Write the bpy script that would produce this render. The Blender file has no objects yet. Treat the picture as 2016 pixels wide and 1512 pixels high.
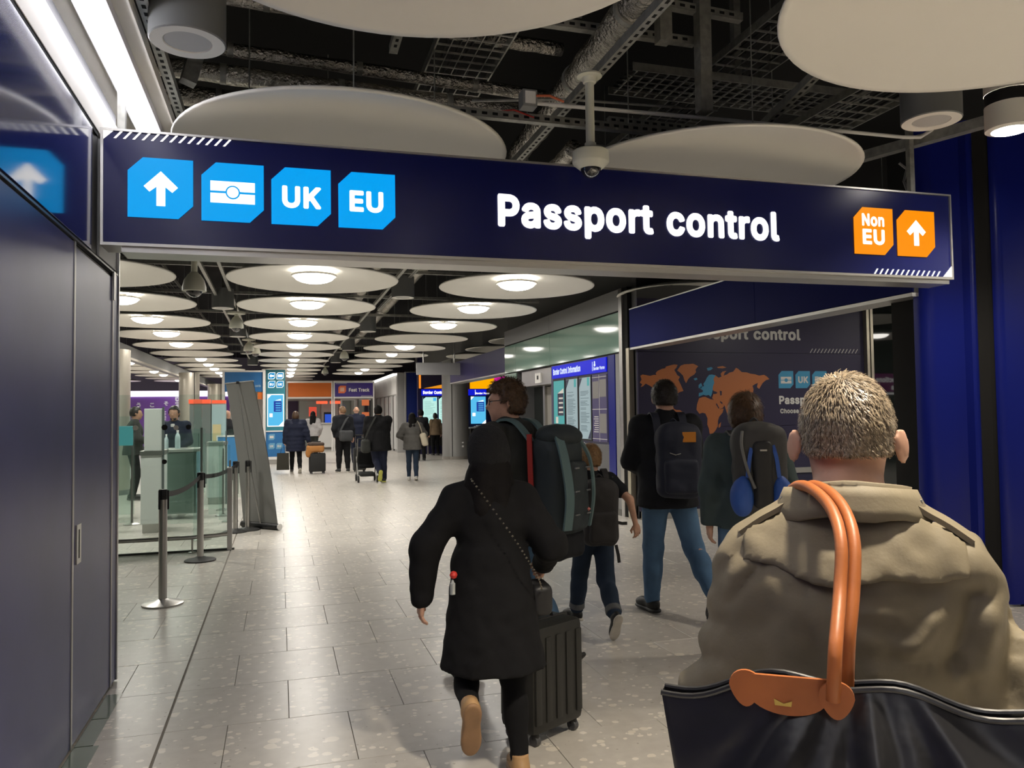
import bpy, bmesh, math, random
import numpy as np
from mathutils import Vector, Matrix, noise as mnoise

random.seed(7)
SC = bpy.context.scene
COL = SC.collection
PI = math.pi

# ------------------------------------------------------------------ camera
EYE = Vector((0.0, 0.0, 1.57))
FPX = 1545.0
def _n(v): return Vector(v).normalized()
_wy = _n((551 - 1008, 756 - 820, FPX))
_wx = _n(((FPX * FPX - 64 * 7) / 457.0, 7, FPX)); _wx = (_wx - _wy * _wx.dot(_wy)).normalized()
_wz = Vector(np.cross(_wx, _wy)); _wz = _wz if _wz[1] > 0 else -_wz
RIGHT = Vector((_wx[0], _wy[0], _wz[0])); UP = Vector((_wx[1], _wy[1], _wz[1])); FWD = Vector((_wx[2], _wy[2], _wz[2]))
cam = bpy.data.cameras.new('camera'); cam.sensor_width = 36.0; cam.lens = FPX / 2016 * 36; cam.clip_start = 0.05; cam.clip_end = 200
camo = bpy.data.objects.new('camera', cam); COL.objects.link(camo)
camo.matrix_world = Matrix(((RIGHT.x, UP.x, -FWD.x, EYE.x), (RIGHT.y, UP.y, -FWD.y, EYE.y), (RIGHT.z, UP.z, -FWD.z, EYE.z), (0, 0, 0, 1)))
SC.camera = camo

# ------------------------------------------------------------------ world, exposure
w = bpy.data.worlds.new('world'); SC.world = w; w.use_nodes = True
w.node_tree.nodes['Background'].inputs[0].default_value = (0.9, 0.95, 1.0, 1)
w.node_tree.nodes['Background'].inputs[1].default_value = 0.05
SC.view_settings.view_transform = 'Standard'; SC.view_settings.look = 'None'
SC.view_settings.gamma = 1.0; SC.view_settings.exposure = 0.0
LAMP = 13.0        # ceiling lamp domes, glow of the glass
LAMPW = 33.0       # ceiling lamp domes, watts of the downward lens
TUBE = 17.0        # fluorescent tubes
SPOT = 40.0        # small downlights

# ------------------------------------------------------------------ helpers
ROOT = {}
def rootloc(p):
    return ROOT.get(p.name, Vector((0, 0, 0))) if p else None
def tag(o, label=None, cat=None, group=None, kind=None):
    if label: o['label'] = label
    if cat: o['category'] = cat
    if group: o['group'] = group
    if kind: o['kind'] = kind
    return o
def thing(name, label, cat, loc=(0, 0, 0), group=None, kind=None):
    o = bpy.data.objects.new(name, None); COL.objects.link(o); o.empty_display_size = 0.1
    o.location = loc; ROOT[o.name] = Vector(loc)
    return tag(o, label, cat, group, kind)
def link(name, me, parent=None, loc=None):
    o = bpy.data.objects.new(name, me); COL.objects.link(o)
    if parent is not None:
        o.parent = parent; ROOT[o.name] = rootloc(parent)
    elif loc is not None:
        o.location = loc; ROOT[o.name] = Vector(loc)
    else: ROOT[o.name] = Vector((0, 0, 0))
    return o
def dup(root, loc, label=None, group=None):
    r = root.copy(); COL.objects.link(r); r.location = loc; ROOT[r.name] = Vector(loc)
    if label: r['label'] = label
    if group: r['group'] = group
    for ch in root.children:
        c = ch.copy(); COL.objects.link(c); c.parent = r
        for g in ch.children:
            d = g.copy(); COL.objects.link(d); d.parent = c
    return r

class MB:
    """collects geometry in world coordinates; build() links it as one mesh object"""
    def __init__(s): s.v = []; s.f = []
    def add(s, v, f):
        n = len(s.v); s.v += [tuple(p) for p in v]; s.f += [tuple(i + n for i in q) for q in f]; return s
    def box(s, x0, x1, y0, y1, z0, z1):
        return s.add([(x0, y0, z0), (x1, y0, z0), (x1, y1, z0), (x0, y1, z0), (x0, y0, z1), (x1, y0, z1), (x1, y1, z1), (x0, y1, z1)],
                     [(0, 3, 2, 1), (4, 5, 6, 7), (0, 1, 5, 4), (1, 2, 6, 5), (2, 3, 7, 6), (3, 0, 4, 7)])
    def bbox(s, x0, x1, y0, y1, z0, z1, b=0.01):
        """box with chamfered edges"""
        bm = bmesh.new(); bmesh.ops.create_cube(bm, size=1)
        for q in bm.verts: q.co = Vector(((x0 + x1) / 2 + q.co.x * (x1 - x0), (y0 + y1) / 2 + q.co.y * (y1 - y0), (z0 + z1) / 2 + q.co.z * (z1 - z0)))
        bmesh.ops.bevel(bm, geom=bm.edges[:], offset=b, segments=2, affect='EDGES', profile=0.6)
        s.bm(bm); return s
    def bm(s, bm, M=None):
        bm.verts.index_update()
        s.add([(M @ q.co if M else q.co.copy()) for q in bm.verts], [[q.index for q in f.verts] for f in bm.faces]); bm.free(); return s
    def beam(s, a, b, wd, ht, up=(0, 0, 1)):
        a = Vector(a); b = Vector(b); d = (b - a).normalized(); u = Vector(up)
        if abs(d.dot(u)) > .98: u = Vector((0, 1, 0))
        r = d.cross(u).normalized() * wd / 2; t = r.cross(d).normalized() * ht / 2
        v = [p + i * r + j * t for p in (a, b) for (i, j) in ((-1, -1), (1, -1), (1, 1), (-1, 1))]
        return s.add(v, [(0, 1, 2, 3), (7, 6, 5, 4), (0, 4, 5, 1), (1, 5, 6, 2), (2, 6, 7, 3), (3, 7, 4, 0)])
    def tube(s, pts, r, n=8, cap=True):
        pts = [Vector(p) for p in pts]; rs = r if isinstance(r, (list, tuple)) else [r] * len(pts)
        rings = []; u = None
        for i, p in enumerate(pts):
            d = (pts[min(i + 1, len(pts) - 1)] - pts[max(i - 1, 0)]).normalized()
            if u is None:
                u = d.cross(Vector((0, 0, 1)));
                if u.length < .05: u = d.cross(Vector((0, 1, 0)))
            u = (u - d * u.dot(d)).normalized(); w_ = d.cross(u)
            rings.append([p + (u * math.cos(2 * PI * k / n) + w_ * math.sin(2 * PI * k / n)) * rs[i] for k in range(n)])
        v = [q for R in rings for q in R]; f = []
        for i in range(len(rings) - 1):
            for k in range(n): f.append((i * n + k, i * n + (k + 1) % n, (i + 1) * n + (k + 1) % n, (i + 1) * n + k))
        if cap: f.append(tuple(range(n - 1, -1, -1))); f.append(tuple((len(rings) - 1) * n + k for k in range(n)))
        return s.add(v, f)
    def lathe(s, prof, c=(0, 0, 0), n=32):
        """profile (r, z) about the vertical through c"""
        v = []; f = []; idx = []
        for r, z in prof:
            if r < 1e-6: idx.append([len(v)]); v.append((c[0], c[1], c[2] + z))
            else:
                idx.append(list(range(len(v), len(v) + n)))
                v += [(c[0] + r * math.cos(2 * PI * k / n), c[1] + r * math.sin(2 * PI * k / n), c[2] + z) for k in range(n)]
        for a, b in zip(idx[:-1], idx[1:]):
            for k in range(n):
                k2 = (k + 1) % n
                if len(a) == 1 and len(b) == 1: continue
                if len(a) == 1: f.append((a[0], b[k], b[k2]))
                elif len(b) == 1: f.append((a[k2], a[k], b[0]))
                else: f.append((a[k], b[k], b[k2], a[k2]))
        return s.add(v, f)
    def prism(s, poly, o, u, vv, th):
        """polygon in (u, v) at origin o, extruded by vector th"""
        o = Vector(o); u = Vector(u); vv = Vector(vv); th = Vector(th); n = len(poly)
        a = [o + u * p[0] + vv * p[1] for p in poly]; b = [p + th for p in a]
        f = [tuple(range(n)), tuple(range(2 * n - 1, n - 1, -1))] + [(i, i + n, (i + 1) % n + n, (i + 1) % n) for i in range(n)]
        return s.add(a + b, f)
    def mesh(s, name, mat, off=(0, 0, 0), smooth=False):
        me = bpy.data.meshes.new(name); ox, oy, oz = off
        me.from_pydata([(p[0] - ox, p[1] - oy, p[2] - oz) for p in s.v], [], s.f)
        bm = bmesh.new(); bm.from_mesh(me); bmesh.ops.recalc_face_normals(bm, faces=bm.faces[:]); bm.to_mesh(me); bm.free()
        if mat: me.materials.append(mat)
        if smooth:
            me.polygons.foreach_set('use_smooth', [True] * len(me.polygons)); 
            if smooth != 'all': me.set_sharp_from_angle(angle=math.radians(38))
        return me
    def build(s, name, mat, parent=None, smooth=False, loc=None):
        off = rootloc(parent) if parent is not None else (Vector(loc) if loc is not None else Vector((0, 0, 0)))
        return link(name, s.mesh(name, mat, off, smooth), parent, loc)

def box(name, mat, parent, *a): return MB().box(*a).build(name, mat, parent)

# ------------------------------------------------------------------ lettering
# glyph outlines: advance and closed loops x, y, x, y ... in 1/300 em
GLYPH = {
    'A': (155, [[-5,-5,-2,-8,3,-11,29,-11,36,-5,48,31,94,32,96,30,111,-8,118,-11,139,-11,144,-10,149,-5,150,2,120,84,91,160,87,163,82,164,60,164,53,161,50,156,-5,5,-6,0],[63,72,72,98,74,91,81,72,79,71]]),
    'B': (148, [[8,-5,13,-10,18,-11,88,-10,109,-4,119,2,126,9,134,24,136,41,135,53,132,62,119,82,127,94,130,106,130,122,125,137,118,146,109,154,100,159,88,162,18,164,13,163,9,158,7,151,7,0],[49,28,49,58,78,58,90,53,94,48,96,41,94,36,90,31,78,28],[49,97,49,124,76,124,85,121,88,118,90,110,88,104,83,100,73,97]]),
    'C': (164, [[2,58,7,39,17,20,31,4,48,-7,70,-13,91,-12,113,-6,130,4,141,17,149,32,153,48,150,56,144,59,120,59,114,56,108,41,98,32,84,27,67,29,60,33,54,39,46,53,42,72,44,94,50,108,58,118,67,123,79,126,91,124,101,119,107,113,113,99,118,94,142,93,149,96,152,101,153,106,148,123,138,140,126,152,110,160,96,164,79,166,60,163,47,159,34,151,22,140,13,128,7,113,3,96,1,77]]),
    'D': (162, [[8,-5,13,-10,18,-11,71,-11,85,-9,100,-6,111,0,122,7,131,16,139,29,145,43,148,58,150,77,148,96,144,113,137,127,129,139,110,154,97,159,85,162,68,164,18,164,11,161,7,156,7,151,7,0],[49,28,49,124,68,124,80,123,90,119,97,113,105,101,108,84,107,62,102,46,93,36,83,31,71,28]]),
    'E': (137, [[8,-5,13,-10,20,-11,114,-11,119,-9,123,-5,123,19,121,24,116,28,49,29,49,57,107,58,114,60,118,67,118,86,116,91,112,96,107,97,59,97,52,97,48,98,49,124,116,125,121,130,123,134,123,154,121,158,116,163,112,164,18,164,13,163,8,158,7,151,7,0]]),
    'F': (134, [[8,-5,13,-10,18,-11,40,-11,47,-6,48,0,49,55,104,55,109,57,113,60,115,65,115,84,114,89,109,93,104,95,52,95,48,96,49,124,90,124,112,124,116,126,120,130,122,134,122,154,119,160,114,163,18,164,13,163,9,158,7,151,7,0]]),
    'I': (101, [[-1,-5,4,-10,9,-11,81,-11,86,-10,91,-5,92,17,89,24,84,28,66,29,66,122,67,124,84,125,90,130,92,134,91,157,86,162,81,164,9,164,5,163,0,158,-2,154,-2,137,0,130,7,125,21,124,24,122,24,31,24,28,7,28,1,24,-2,17]]),
    'K': (151, [[8,-5,13,-10,18,-11,40,-11,46,-7,48,0,49,46,59,55,104,-8,112,-11,136,-11,143,-7,145,-2,145,5,88,86,121,122,145,149,146,154,144,158,138,163,109,164,102,161,49,104,48,154,47,158,42,163,37,164,18,164,11,161,7,156,7,151,7,0]]),
    'N': (168, [[8,-5,13,-10,20,-11,40,-11,44,-9,47,-5,49,84,109,-9,116,-11,140,-11,147,-7,150,0,150,156,146,161,140,164,119,164,114,162,110,158,109,154,109,74,107,69,48,161,40,164,18,164,11,161,7,156,7,151,7,0]]),
    'O': (171, [[2,58,6,41,14,24,23,12,34,2,48,-7,62,-11,79,-13,96,-12,110,-7,125,1,137,11,146,24,153,39,157,56,159,75,158,92,154,111,147,128,137,141,125,152,110,160,96,164,79,166,62,164,48,159,35,152,24,142,14,128,7,113,3,96,1,77],[43,62,42,84,46,101,55,116,67,123,84,125,99,120,110,108,117,92,118,72,115,53,106,39,94,30,77,27,67,29,60,33,49,46]]),
    'P': (144, [[8,-5,11,-8,16,-11,37,-11,43,-10,48,-2,49,44,80,45,95,48,109,55,122,67,131,86,134,108,130,127,120,144,104,156,83,163,18,164,13,163,9,158,7,151,7,0],[49,84,49,124,76,124,86,120,90,115,92,106,91,96,87,89,76,84]]),
    'R': (146, [[8,-5,13,-10,18,-11,40,-11,44,-9,47,-5,48,0,49,48,66,48,68,46,96,-5,100,-9,107,-11,128,-11,134,-10,139,-2,138,5,110,58,121,67,127,77,131,86,134,98,132,120,124,139,112,152,97,160,80,163,18,164,11,161,7,156,7,151,7,0],[49,88,49,124,76,124,88,120,91,115,92,106,92,98,88,92,76,88]]),
    'T': (146, [[-1,132,2,127,7,125,43,124,47,122,47,0,48,-5,52,-10,58,-11,79,-11,84,-9,87,-5,88,70,89,124,125,124,132,127,136,134,136,151,136,156,132,161,125,164,7,163,2,161,-1,156]]),
    'U': (166, [[8,38,14,22,24,7,37,-3,54,-10,73,-13,92,-12,110,-7,126,3,135,12,141,22,148,43,148,154,145,160,140,163,116,164,112,162,108,158,107,154,107,122,107,53,104,41,97,32,88,28,76,27,64,29,57,34,53,38,49,50,48,156,45,161,40,163,18,164,11,161,7,154,7,53]]),
    'V': (155, [[-6,149,51,-5,55,-9,60,-11,87,-11,93,-5,141,125,150,151,149,156,147,161,139,164,120,164,115,163,111,160,72,54,34,160,27,164,3,163,-5,158,-6,154]]),
    'W': (217, [[-5,146,36,-2,39,-8,46,-11,72,-11,79,-5,103,80,127,-6,132,-10,137,-11,161,-11,166,-9,170,-2,202,115,212,151,210,158,207,162,202,164,180,164,174,161,170,156,149,73,147,72,123,158,120,162,115,164,89,163,84,161,81,156,58,69,34,159,27,164,3,163,-3,161,-6,156]]),
    'a': (128, [[-1,21,2,12,9,2,19,-6,31,-11,50,-14,62,-12,74,-7,84,-11,103,-11,108,-9,111,-5,112,0,112,79,110,93,104,105,98,113,88,119,76,124,64,126,50,126,38,124,26,119,17,113,5,98,2,91,2,84,7,78,26,72,12,63,3,53,-2,38],[40,28,39,33,43,37,52,39,72,41,69,33,62,27,50,25],[40,76,43,82,50,87,60,88,68,86,71,81,69,79]]),
    'c': (130, [[0,41,5,24,13,11,23,0,37,-8,51,-13,68,-13,82,-11,97,-4,107,5,115,17,120,29,118,37,113,41,89,46,84,43,77,32,73,27,63,25,53,27,46,33,42,43,40,55,41,69,48,82,56,87,65,88,73,85,77,81,84,70,92,68,115,74,119,79,119,86,114,98,106,109,95,118,82,123,68,126,53,126,39,122,27,116,14,103,3,84,-1,62]]),
    'd': (138, [[0,41,5,24,13,10,22,-1,34,-8,46,-12,58,-14,73,-12,85,-7,92,-11,111,-11,117,-10,122,-5,123,0,123,110,123,154,121,158,113,164,92,164,87,162,84,158,82,154,82,125,81,122,61,126,41,124,25,115,13,103,5,89,1,74,-1,58],[41,44,40,58,41,70,45,79,51,85,61,88,70,86,77,79,82,67,82,53,80,41,77,34,70,27,61,25,51,28,46,34]]),
    'e': (132, [[0,41,3,29,9,17,17,5,27,-3,39,-9,51,-13,63,-14,77,-12,89,-9,99,-4,109,4,115,12,119,22,120,29,116,36,111,38,118,42,121,46,122,62,121,77,116,91,110,103,101,112,90,120,77,124,63,126,49,125,37,121,26,115,15,106,9,96,3,84,0,70,-1,55],[44,35,42,38,44,40,80,40,83,38,80,34,75,28,63,25,51,28],[46,77,44,79,46,82,56,87,65,88,74,84,78,79,75,77]]),
    'f': (87, [[-8,94,-5,90,0,87,13,86,14,-5,21,-11,43,-11,50,-8,53,-2,54,86,74,89,79,94,80,98,79,115,76,122,69,125,55,125,54,127,55,130,57,131,69,129,76,133,84,154,83,161,79,166,74,168,52,170,38,167,26,159,16,146,12,125,0,125,-7,120,-9,113]]),
    'g': (139, [[0,41,4,29,9,17,26,-2,6,-14,4,-19,5,-26,12,-36,20,-43,32,-51,44,-54,61,-56,77,-55,94,-50,106,-42,116,-31,121,-20,123,-7,123,12,123,116,121,120,113,125,92,125,85,120,70,125,51,126,37,122,25,115,13,103,3,84,-1,63],[41,45,40,58,41,70,46,80,51,85,61,88,70,86,77,80,81,70,83,58,81,46,78,36,73,32,63,29,53,30,46,35],[44,-11,42,-9,44,-8,63,-10,80,-6,82,-7,81,-9,75,-15,65,-18,53,-17]]),
    'h': (134, [[6,-5,11,-10,18,-11,37,-11,44,-5,46,74,52,84,64,88,73,84,77,77,79,-5,83,-9,88,-11,107,-11,113,-10,117,-5,118,0,118,65,118,82,115,94,110,106,102,114,90,122,78,126,64,126,46,122,45,154,42,160,35,164,11,163,6,158,5,154,5,0]]),
    'i': (61, [[3,137,7,130,13,125,8,121,5,115,5,0,6,-5,10,-9,15,-11,34,-11,41,-9,45,-2,45,24,45,115,43,120,37,125,44,130,48,137,49,146,47,154,43,161,34,167,27,168,17,167,8,161,3,154,1,146]]),
    'k': (125, [[6,-5,10,-10,16,-11,35,-11,42,-8,45,-2,45,31,47,34,83,-10,88,-11,112,-11,119,-8,122,-2,121,5,76,65,116,106,119,110,119,115,114,123,109,125,83,125,78,122,47,90,45,94,45,154,44,158,40,162,35,164,16,164,8,161,5,156,5,151,5,0]]),
    'l': (68, [[6,14,13,-1,21,-7,28,-10,40,-12,54,-11,61,-8,65,-3,65,2,61,21,57,26,45,28,45,119,45,153,42,160,35,164,13,163,8,160,5,155,5,26]]),
    'm': (194, [[6,-5,11,-10,18,-11,37,-11,44,-5,46,77,50,84,59,88,66,87,71,82,71,-2,76,-9,83,-11,102,-11,107,-9,111,-5,112,79,115,84,121,88,129,88,136,84,138,77,138,-2,143,-9,150,-11,169,-11,175,-7,178,-2,178,82,176,94,172,104,160,118,143,126,131,127,119,126,107,121,97,115,81,124,64,127,54,125,42,121,35,125,13,125,9,122,5,118,5,0]]),
    'n': (134, [[6,-5,11,-10,18,-11,37,-11,44,-5,45,72,49,82,57,87,64,88,71,86,75,82,77,77,78,0,81,-7,88,-11,107,-11,114,-9,118,-2,118,26,117,86,112,102,102,114,90,122,76,126,59,126,42,121,35,125,13,125,9,122,5,115,5,0]]),
    'o': (136, [[0,41,4,26,10,14,20,3,29,-5,41,-10,53,-13,68,-13,80,-11,92,-7,102,0,111,10,117,19,121,29,125,43,125,58,124,72,121,85,114,98,106,109,97,117,85,123,73,126,58,126,46,125,34,120,25,114,16,106,9,96,3,84,0,70,-1,55],[41,44,40,55,41,69,46,79,51,85,61,88,71,86,79,79,83,70,85,55,83,43,79,34,73,27,63,25,53,27,46,34]]),
    'p': (138, [[6,-48,9,-51,13,-54,35,-54,40,-52,45,-45,46,-9,66,-14,85,-11,102,-3,115,10,125,32,128,58,124,84,114,104,107,112,97,119,78,126,59,126,45,121,35,125,16,125,11,124,7,120,5,113,5,-43],[47,41,45,53,46,68,49,77,54,84,64,88,73,87,81,81,85,71,87,60,86,46,83,36,78,29,69,25,59,26,52,32]]),
    'q': (138, [[0,41,4,27,9,15,17,4,27,-4,39,-10,53,-13,68,-13,80,-9,82,-12,82,-45,85,-50,92,-54,113,-54,118,-52,122,-48,123,32,122,116,118,123,113,125,92,125,85,120,70,125,51,126,37,122,25,115,13,103,3,84,-1,63],[41,44,40,58,42,70,46,80,51,85,61,88,70,86,77,80,82,68,82,53,80,41,76,32,70,27,61,25,51,28,45,34]]),
    'r': (89, [[6,-5,11,-10,18,-11,37,-11,44,-5,46,77,49,82,54,85,61,87,73,86,81,89,84,96,83,120,76,126,64,127,52,125,42,121,35,125,13,125,7,120,5,113,5,0]]),
    's': (121, [[1,22,6,10,13,1,23,-6,35,-11,49,-13,66,-13,78,-10,90,-4,99,4,107,14,110,26,110,38,106,50,99,60,83,71,77,72,102,77,107,82,108,89,104,101,97,110,89,118,78,123,66,126,49,126,35,123,23,118,14,110,7,101,3,89,3,77,6,67,11,58,27,44,32,43,8,39,3,37,0,31],[37,39,35,41,37,42,63,35,68,33,68,29,59,25,47,26,42,29],[44,82,44,85,49,88,61,88,66,86,71,77,74,74,71,74,51,78]]),
    't': (79, [[-9,95,-3,88,7,87,8,85,9,20,13,8,21,-3,31,-9,45,-12,64,-11,73,-6,75,1,71,20,64,26,50,26,49,44,49,85,50,87,64,87,69,90,72,97,72,114,71,119,67,123,49,126,49,143,45,150,38,152,19,152,12,149,8,143,8,126,-3,124,-8,119,-9,114]]),
    'u': (134, [[6,27,10,15,17,3,25,-4,37,-10,59,-12,81,-7,88,-11,107,-11,112,-10,116,-6,118,1,117,118,114,122,109,125,85,124,79,118,78,109,77,39,71,29,64,26,57,26,49,30,45,39,44,118,40,123,35,125,13,125,7,121,5,114,5,42]]),
    'v': (128, [[-4,108,39,-5,46,-11,70,-11,77,-6,113,86,122,110,122,115,121,120,113,125,87,124,81,118,58,56,36,118,32,122,24,125,0,124,-5,118]]),
    'よ': (111, [[8,5,13,-2,18,-7,32,-11,44,-10,54,-7,61,0,64,8,71,5,83,-5,88,-5,96,7,95,12,83,22,63,31,62,46,64,48,71,48,91,50,93,55,92,67,88,69,64,68,62,70,63,82,61,87,56,88,44,88,42,86,41,82,42,36,25,33,13,26,8,17],[30,10,28,12,30,14,40,16,43,14,42,10,40,9]]),
    'う': (111, [[12,48,15,38,20,36,39,41,53,44,63,43,69,38,67,26,61,19,49,13,28,7,26,5,27,0,34,-10,49,-9,68,-1,81,9,89,24,90,36,88,48,80,57,71,62,77,64,80,67,82,79,77,83,29,88,26,84,24,77,25,72,27,69,60,65,15,57,12,53]]),
    'こ': (111, [[13,12,18,2,30,-5,45,-8,64,-8,85,-6,92,-3,93,12,88,16,61,12,40,13,35,16,33,19,35,31,33,36,21,38,16,36,14,33,12,21],[19,62,23,59,40,58,83,60,87,65,85,78,81,80,54,78,23,79,19,74]]),
    'そ': (111, [[6,31,11,28,32,30,33,29,31,22,32,12,34,5,40,-1,47,-6,58,-9,78,-10,82,-7,84,3,83,7,80,10,66,10,56,12,52,17,52,22,56,29,64,33,95,35,98,39,97,51,92,54,63,53,85,72,85,77,76,86,27,84,23,82,22,79,23,67,28,64,42,65,43,63,28,50,7,46,5,41]]),
    '欢': (111, [[-3,3,5,-6,10,-7,29,10,33,1,32,-1,32,-6,40,-13,43,-15,58,-5,70,10,84,-7,94,-14,99,-14,108,-4,107,1,96,9,89,18,84,30,80,44,82,46,94,42,97,44,99,49,105,73,103,76,96,78,72,78,70,80,70,90,67,93,55,94,52,90,51,83,48,80,41,82,3,82,-1,78,-1,68,3,63,1,61,0,56,17,30,8,18,-2,8],[22,58,20,61,22,63,27,63,29,61,27,52],[41,29,40,32,43,41,53,38,58,43,60,42,59,35,56,25,51,17,48,16],[82,56,80,59,82,59]]),
    '迎': (111, [[-2,-3,4,-11,9,-14,14,-12,23,-2,35,-9,50,-12,88,-13,102,-11,107,1,105,7,100,8,81,7,78,9,78,11,81,12,95,13,99,16,102,21,103,81,100,85,98,86,69,87,62,94,57,94,34,83,30,77,14,88,7,85,2,81,2,75,21,59,18,57,4,57,0,54,-1,45,1,40,12,37,13,16,-1,2],[30,56,30,59],[40,10,38,11,40,12,57,18,59,16,59,9,57,6],[52,37,51,40,51,69,57,72,59,71,59,40],[78,32,78,66,81,68,83,66,83,33,81,30]]),
}
CAPH = max(GLYPH['P'][1][0][1::2]) / 300
def text_mb(s, cap, o, u, v, width=None, align='l'):
    """flat lettering: cap height in metres, left end of the baseline at o, reading along u, up along v"""
    em = cap / CAPH; cu = bpy.data.curves.new('t', 'CURVE'); cu.dimensions = '2D'; cu.fill_mode = 'BOTH'
    x = 0.0
    for ch in s:
        if ch == ' ': x += 0.27; continue
        adv, loops = GLYPH[ch]
        for L in loops:
            sp = cu.splines.new('POLY'); n = len(L) // 2; sp.points.add(n - 1); sp.use_cyclic_u = True
            for i in range(n): sp.points[i].co = (x + L[2 * i] / 300, L[2 * i + 1] / 300, 0, 1)
        x += adv / 300
    ob = bpy.data.objects.new('t', cu); me = bpy.data.meshes.new_from_object(ob)
    kx = em if width is None else width / x
    ofs = {'l': 0, 'c': -x / 2, 'r': -x}[align]
    o = Vector(o); u = Vector(u); v = Vector(v); mb = MB()
    mb.add([o + u * ((p.co.x + ofs) * kx) + v * (p.co.y * em) for p in me.vertices], [tuple(f.vertices) for f in me.polygons])
    bpy.data.objects.remove(ob); bpy.data.curves.remove(cu); bpy.data.meshes.remove(me)
    return mb
def text(s, cap, o, u, v, mat, parent, name='lettering', split=None, width=None):
    """lettering on a sign; letters large enough to tell apart are parts of their own"""
    o = Vector(o); un = Vector(u)
    if not split: return tag(text_mb(s, cap, o, u, v, width=width).build(name, mat, parent), kind='stuff')
    em = cap / CAPH; tot = sum(.27 if c == ' ' else GLYPH[c][0] / 300 for c in s); kx = em if width is None else width / tot; x = 0
    for c in s:
        if c == ' ': x += .27; continue
        adv = GLYPH[c][0] / 300
        text_mb(c, cap, o + un * (x * kx), u, v, width=adv * kx).build('letter', mat, parent); x += adv

# ------------------------------------------------------------------ materials
MATS = {}
def mat(name, col=(.5, .5, .5), rough=.5, metal=0.0, emit=None, es=0.0, spec=.5, bump=None, var=None, coat=0, trans=0, alpha=1, ior=1.45, rand=0):
    if name in MATS: return MATS[name]
    m = bpy.data.materials.new(name); m.use_nodes = True; nt = m.node_tree; b = nt.nodes['Principled BSDF']
    I = b.inputs; I['Base Color'].default_value = (*col, 1); I['Roughness'].default_value = rough; I['Metallic'].default_value = metal
    I['Specular IOR Level'].default_value = spec; I['IOR'].default_value = ior
    if coat: I['Coat Weight'].default_value = coat; I['Coat Roughness'].default_value = .08
    if trans: I['Transmission Weight'].default_value = trans
    if alpha < 1: I['Alpha'].default_value = alpha
    if emit: I['Emission Color'].default_value = (*emit, 1); I['Emission Strength'].default_value = es
    N = nt.nodes.new; L = nt.links.new
    if bump or var:
        tc = N('ShaderNodeTexCoord')
    if var:     # (scale, amount [, stretch xyz])
        mp = N('ShaderNodeMapping'); L(tc.outputs['Object'], mp.inputs[0]); mp.inputs['Scale'].default_value = var[2] if len(var) > 2 else (1, 1, 1)
        n = N('ShaderNodeTexNoise'); n.inputs['Scale'].default_value = var[0]; n.inputs['Detail'].default_value = 4; L(mp.outputs[0], n.inputs['Vector'])
        r = N('ShaderNodeValToRGB'); a = var[1]
        r.color_ramp.elements[0].position = .3; r.color_ramp.elements[1].position = .7
        r.color_ramp.elements[0].color = (*[c * (1 - a) for c in col], 1); r.color_ramp.elements[1].color = (*[min(1, c * (1 + a)) for c in col], 1)
        L(n.outputs['Fac'], r.inputs[0]); L(r.outputs[0], I['Base Color'])
    if bump:    # (scale, strength, distance [, stretch])
        mp = N('ShaderNodeMapping'); L(tc.outputs['Object'], mp.inputs[0]); mp.inputs['Scale'].default_value = bump[3] if len(bump) > 3 else (1, 1, 1)
        n = N('ShaderNodeTexNoise'); n.inputs['Scale'].default_value = bump[0]; n.inputs['Detail'].default_value = 3; L(mp.outputs[0], n.inputs['Vector'])
        bp = N('ShaderNodeBump'); bp.inputs['Strength'].default_value = bump[1]; bp.inputs['Distance'].default_value = bump[2]
        L(n.outputs['Fac'], bp.inputs['Height']); L(bp.outputs[0], I['Normal'])
    MATS[name] = m; return m

def glow(name, col, s): return mat(name, (0, 0, 0), .4, emit=col, es=s, spec=.2)

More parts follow.
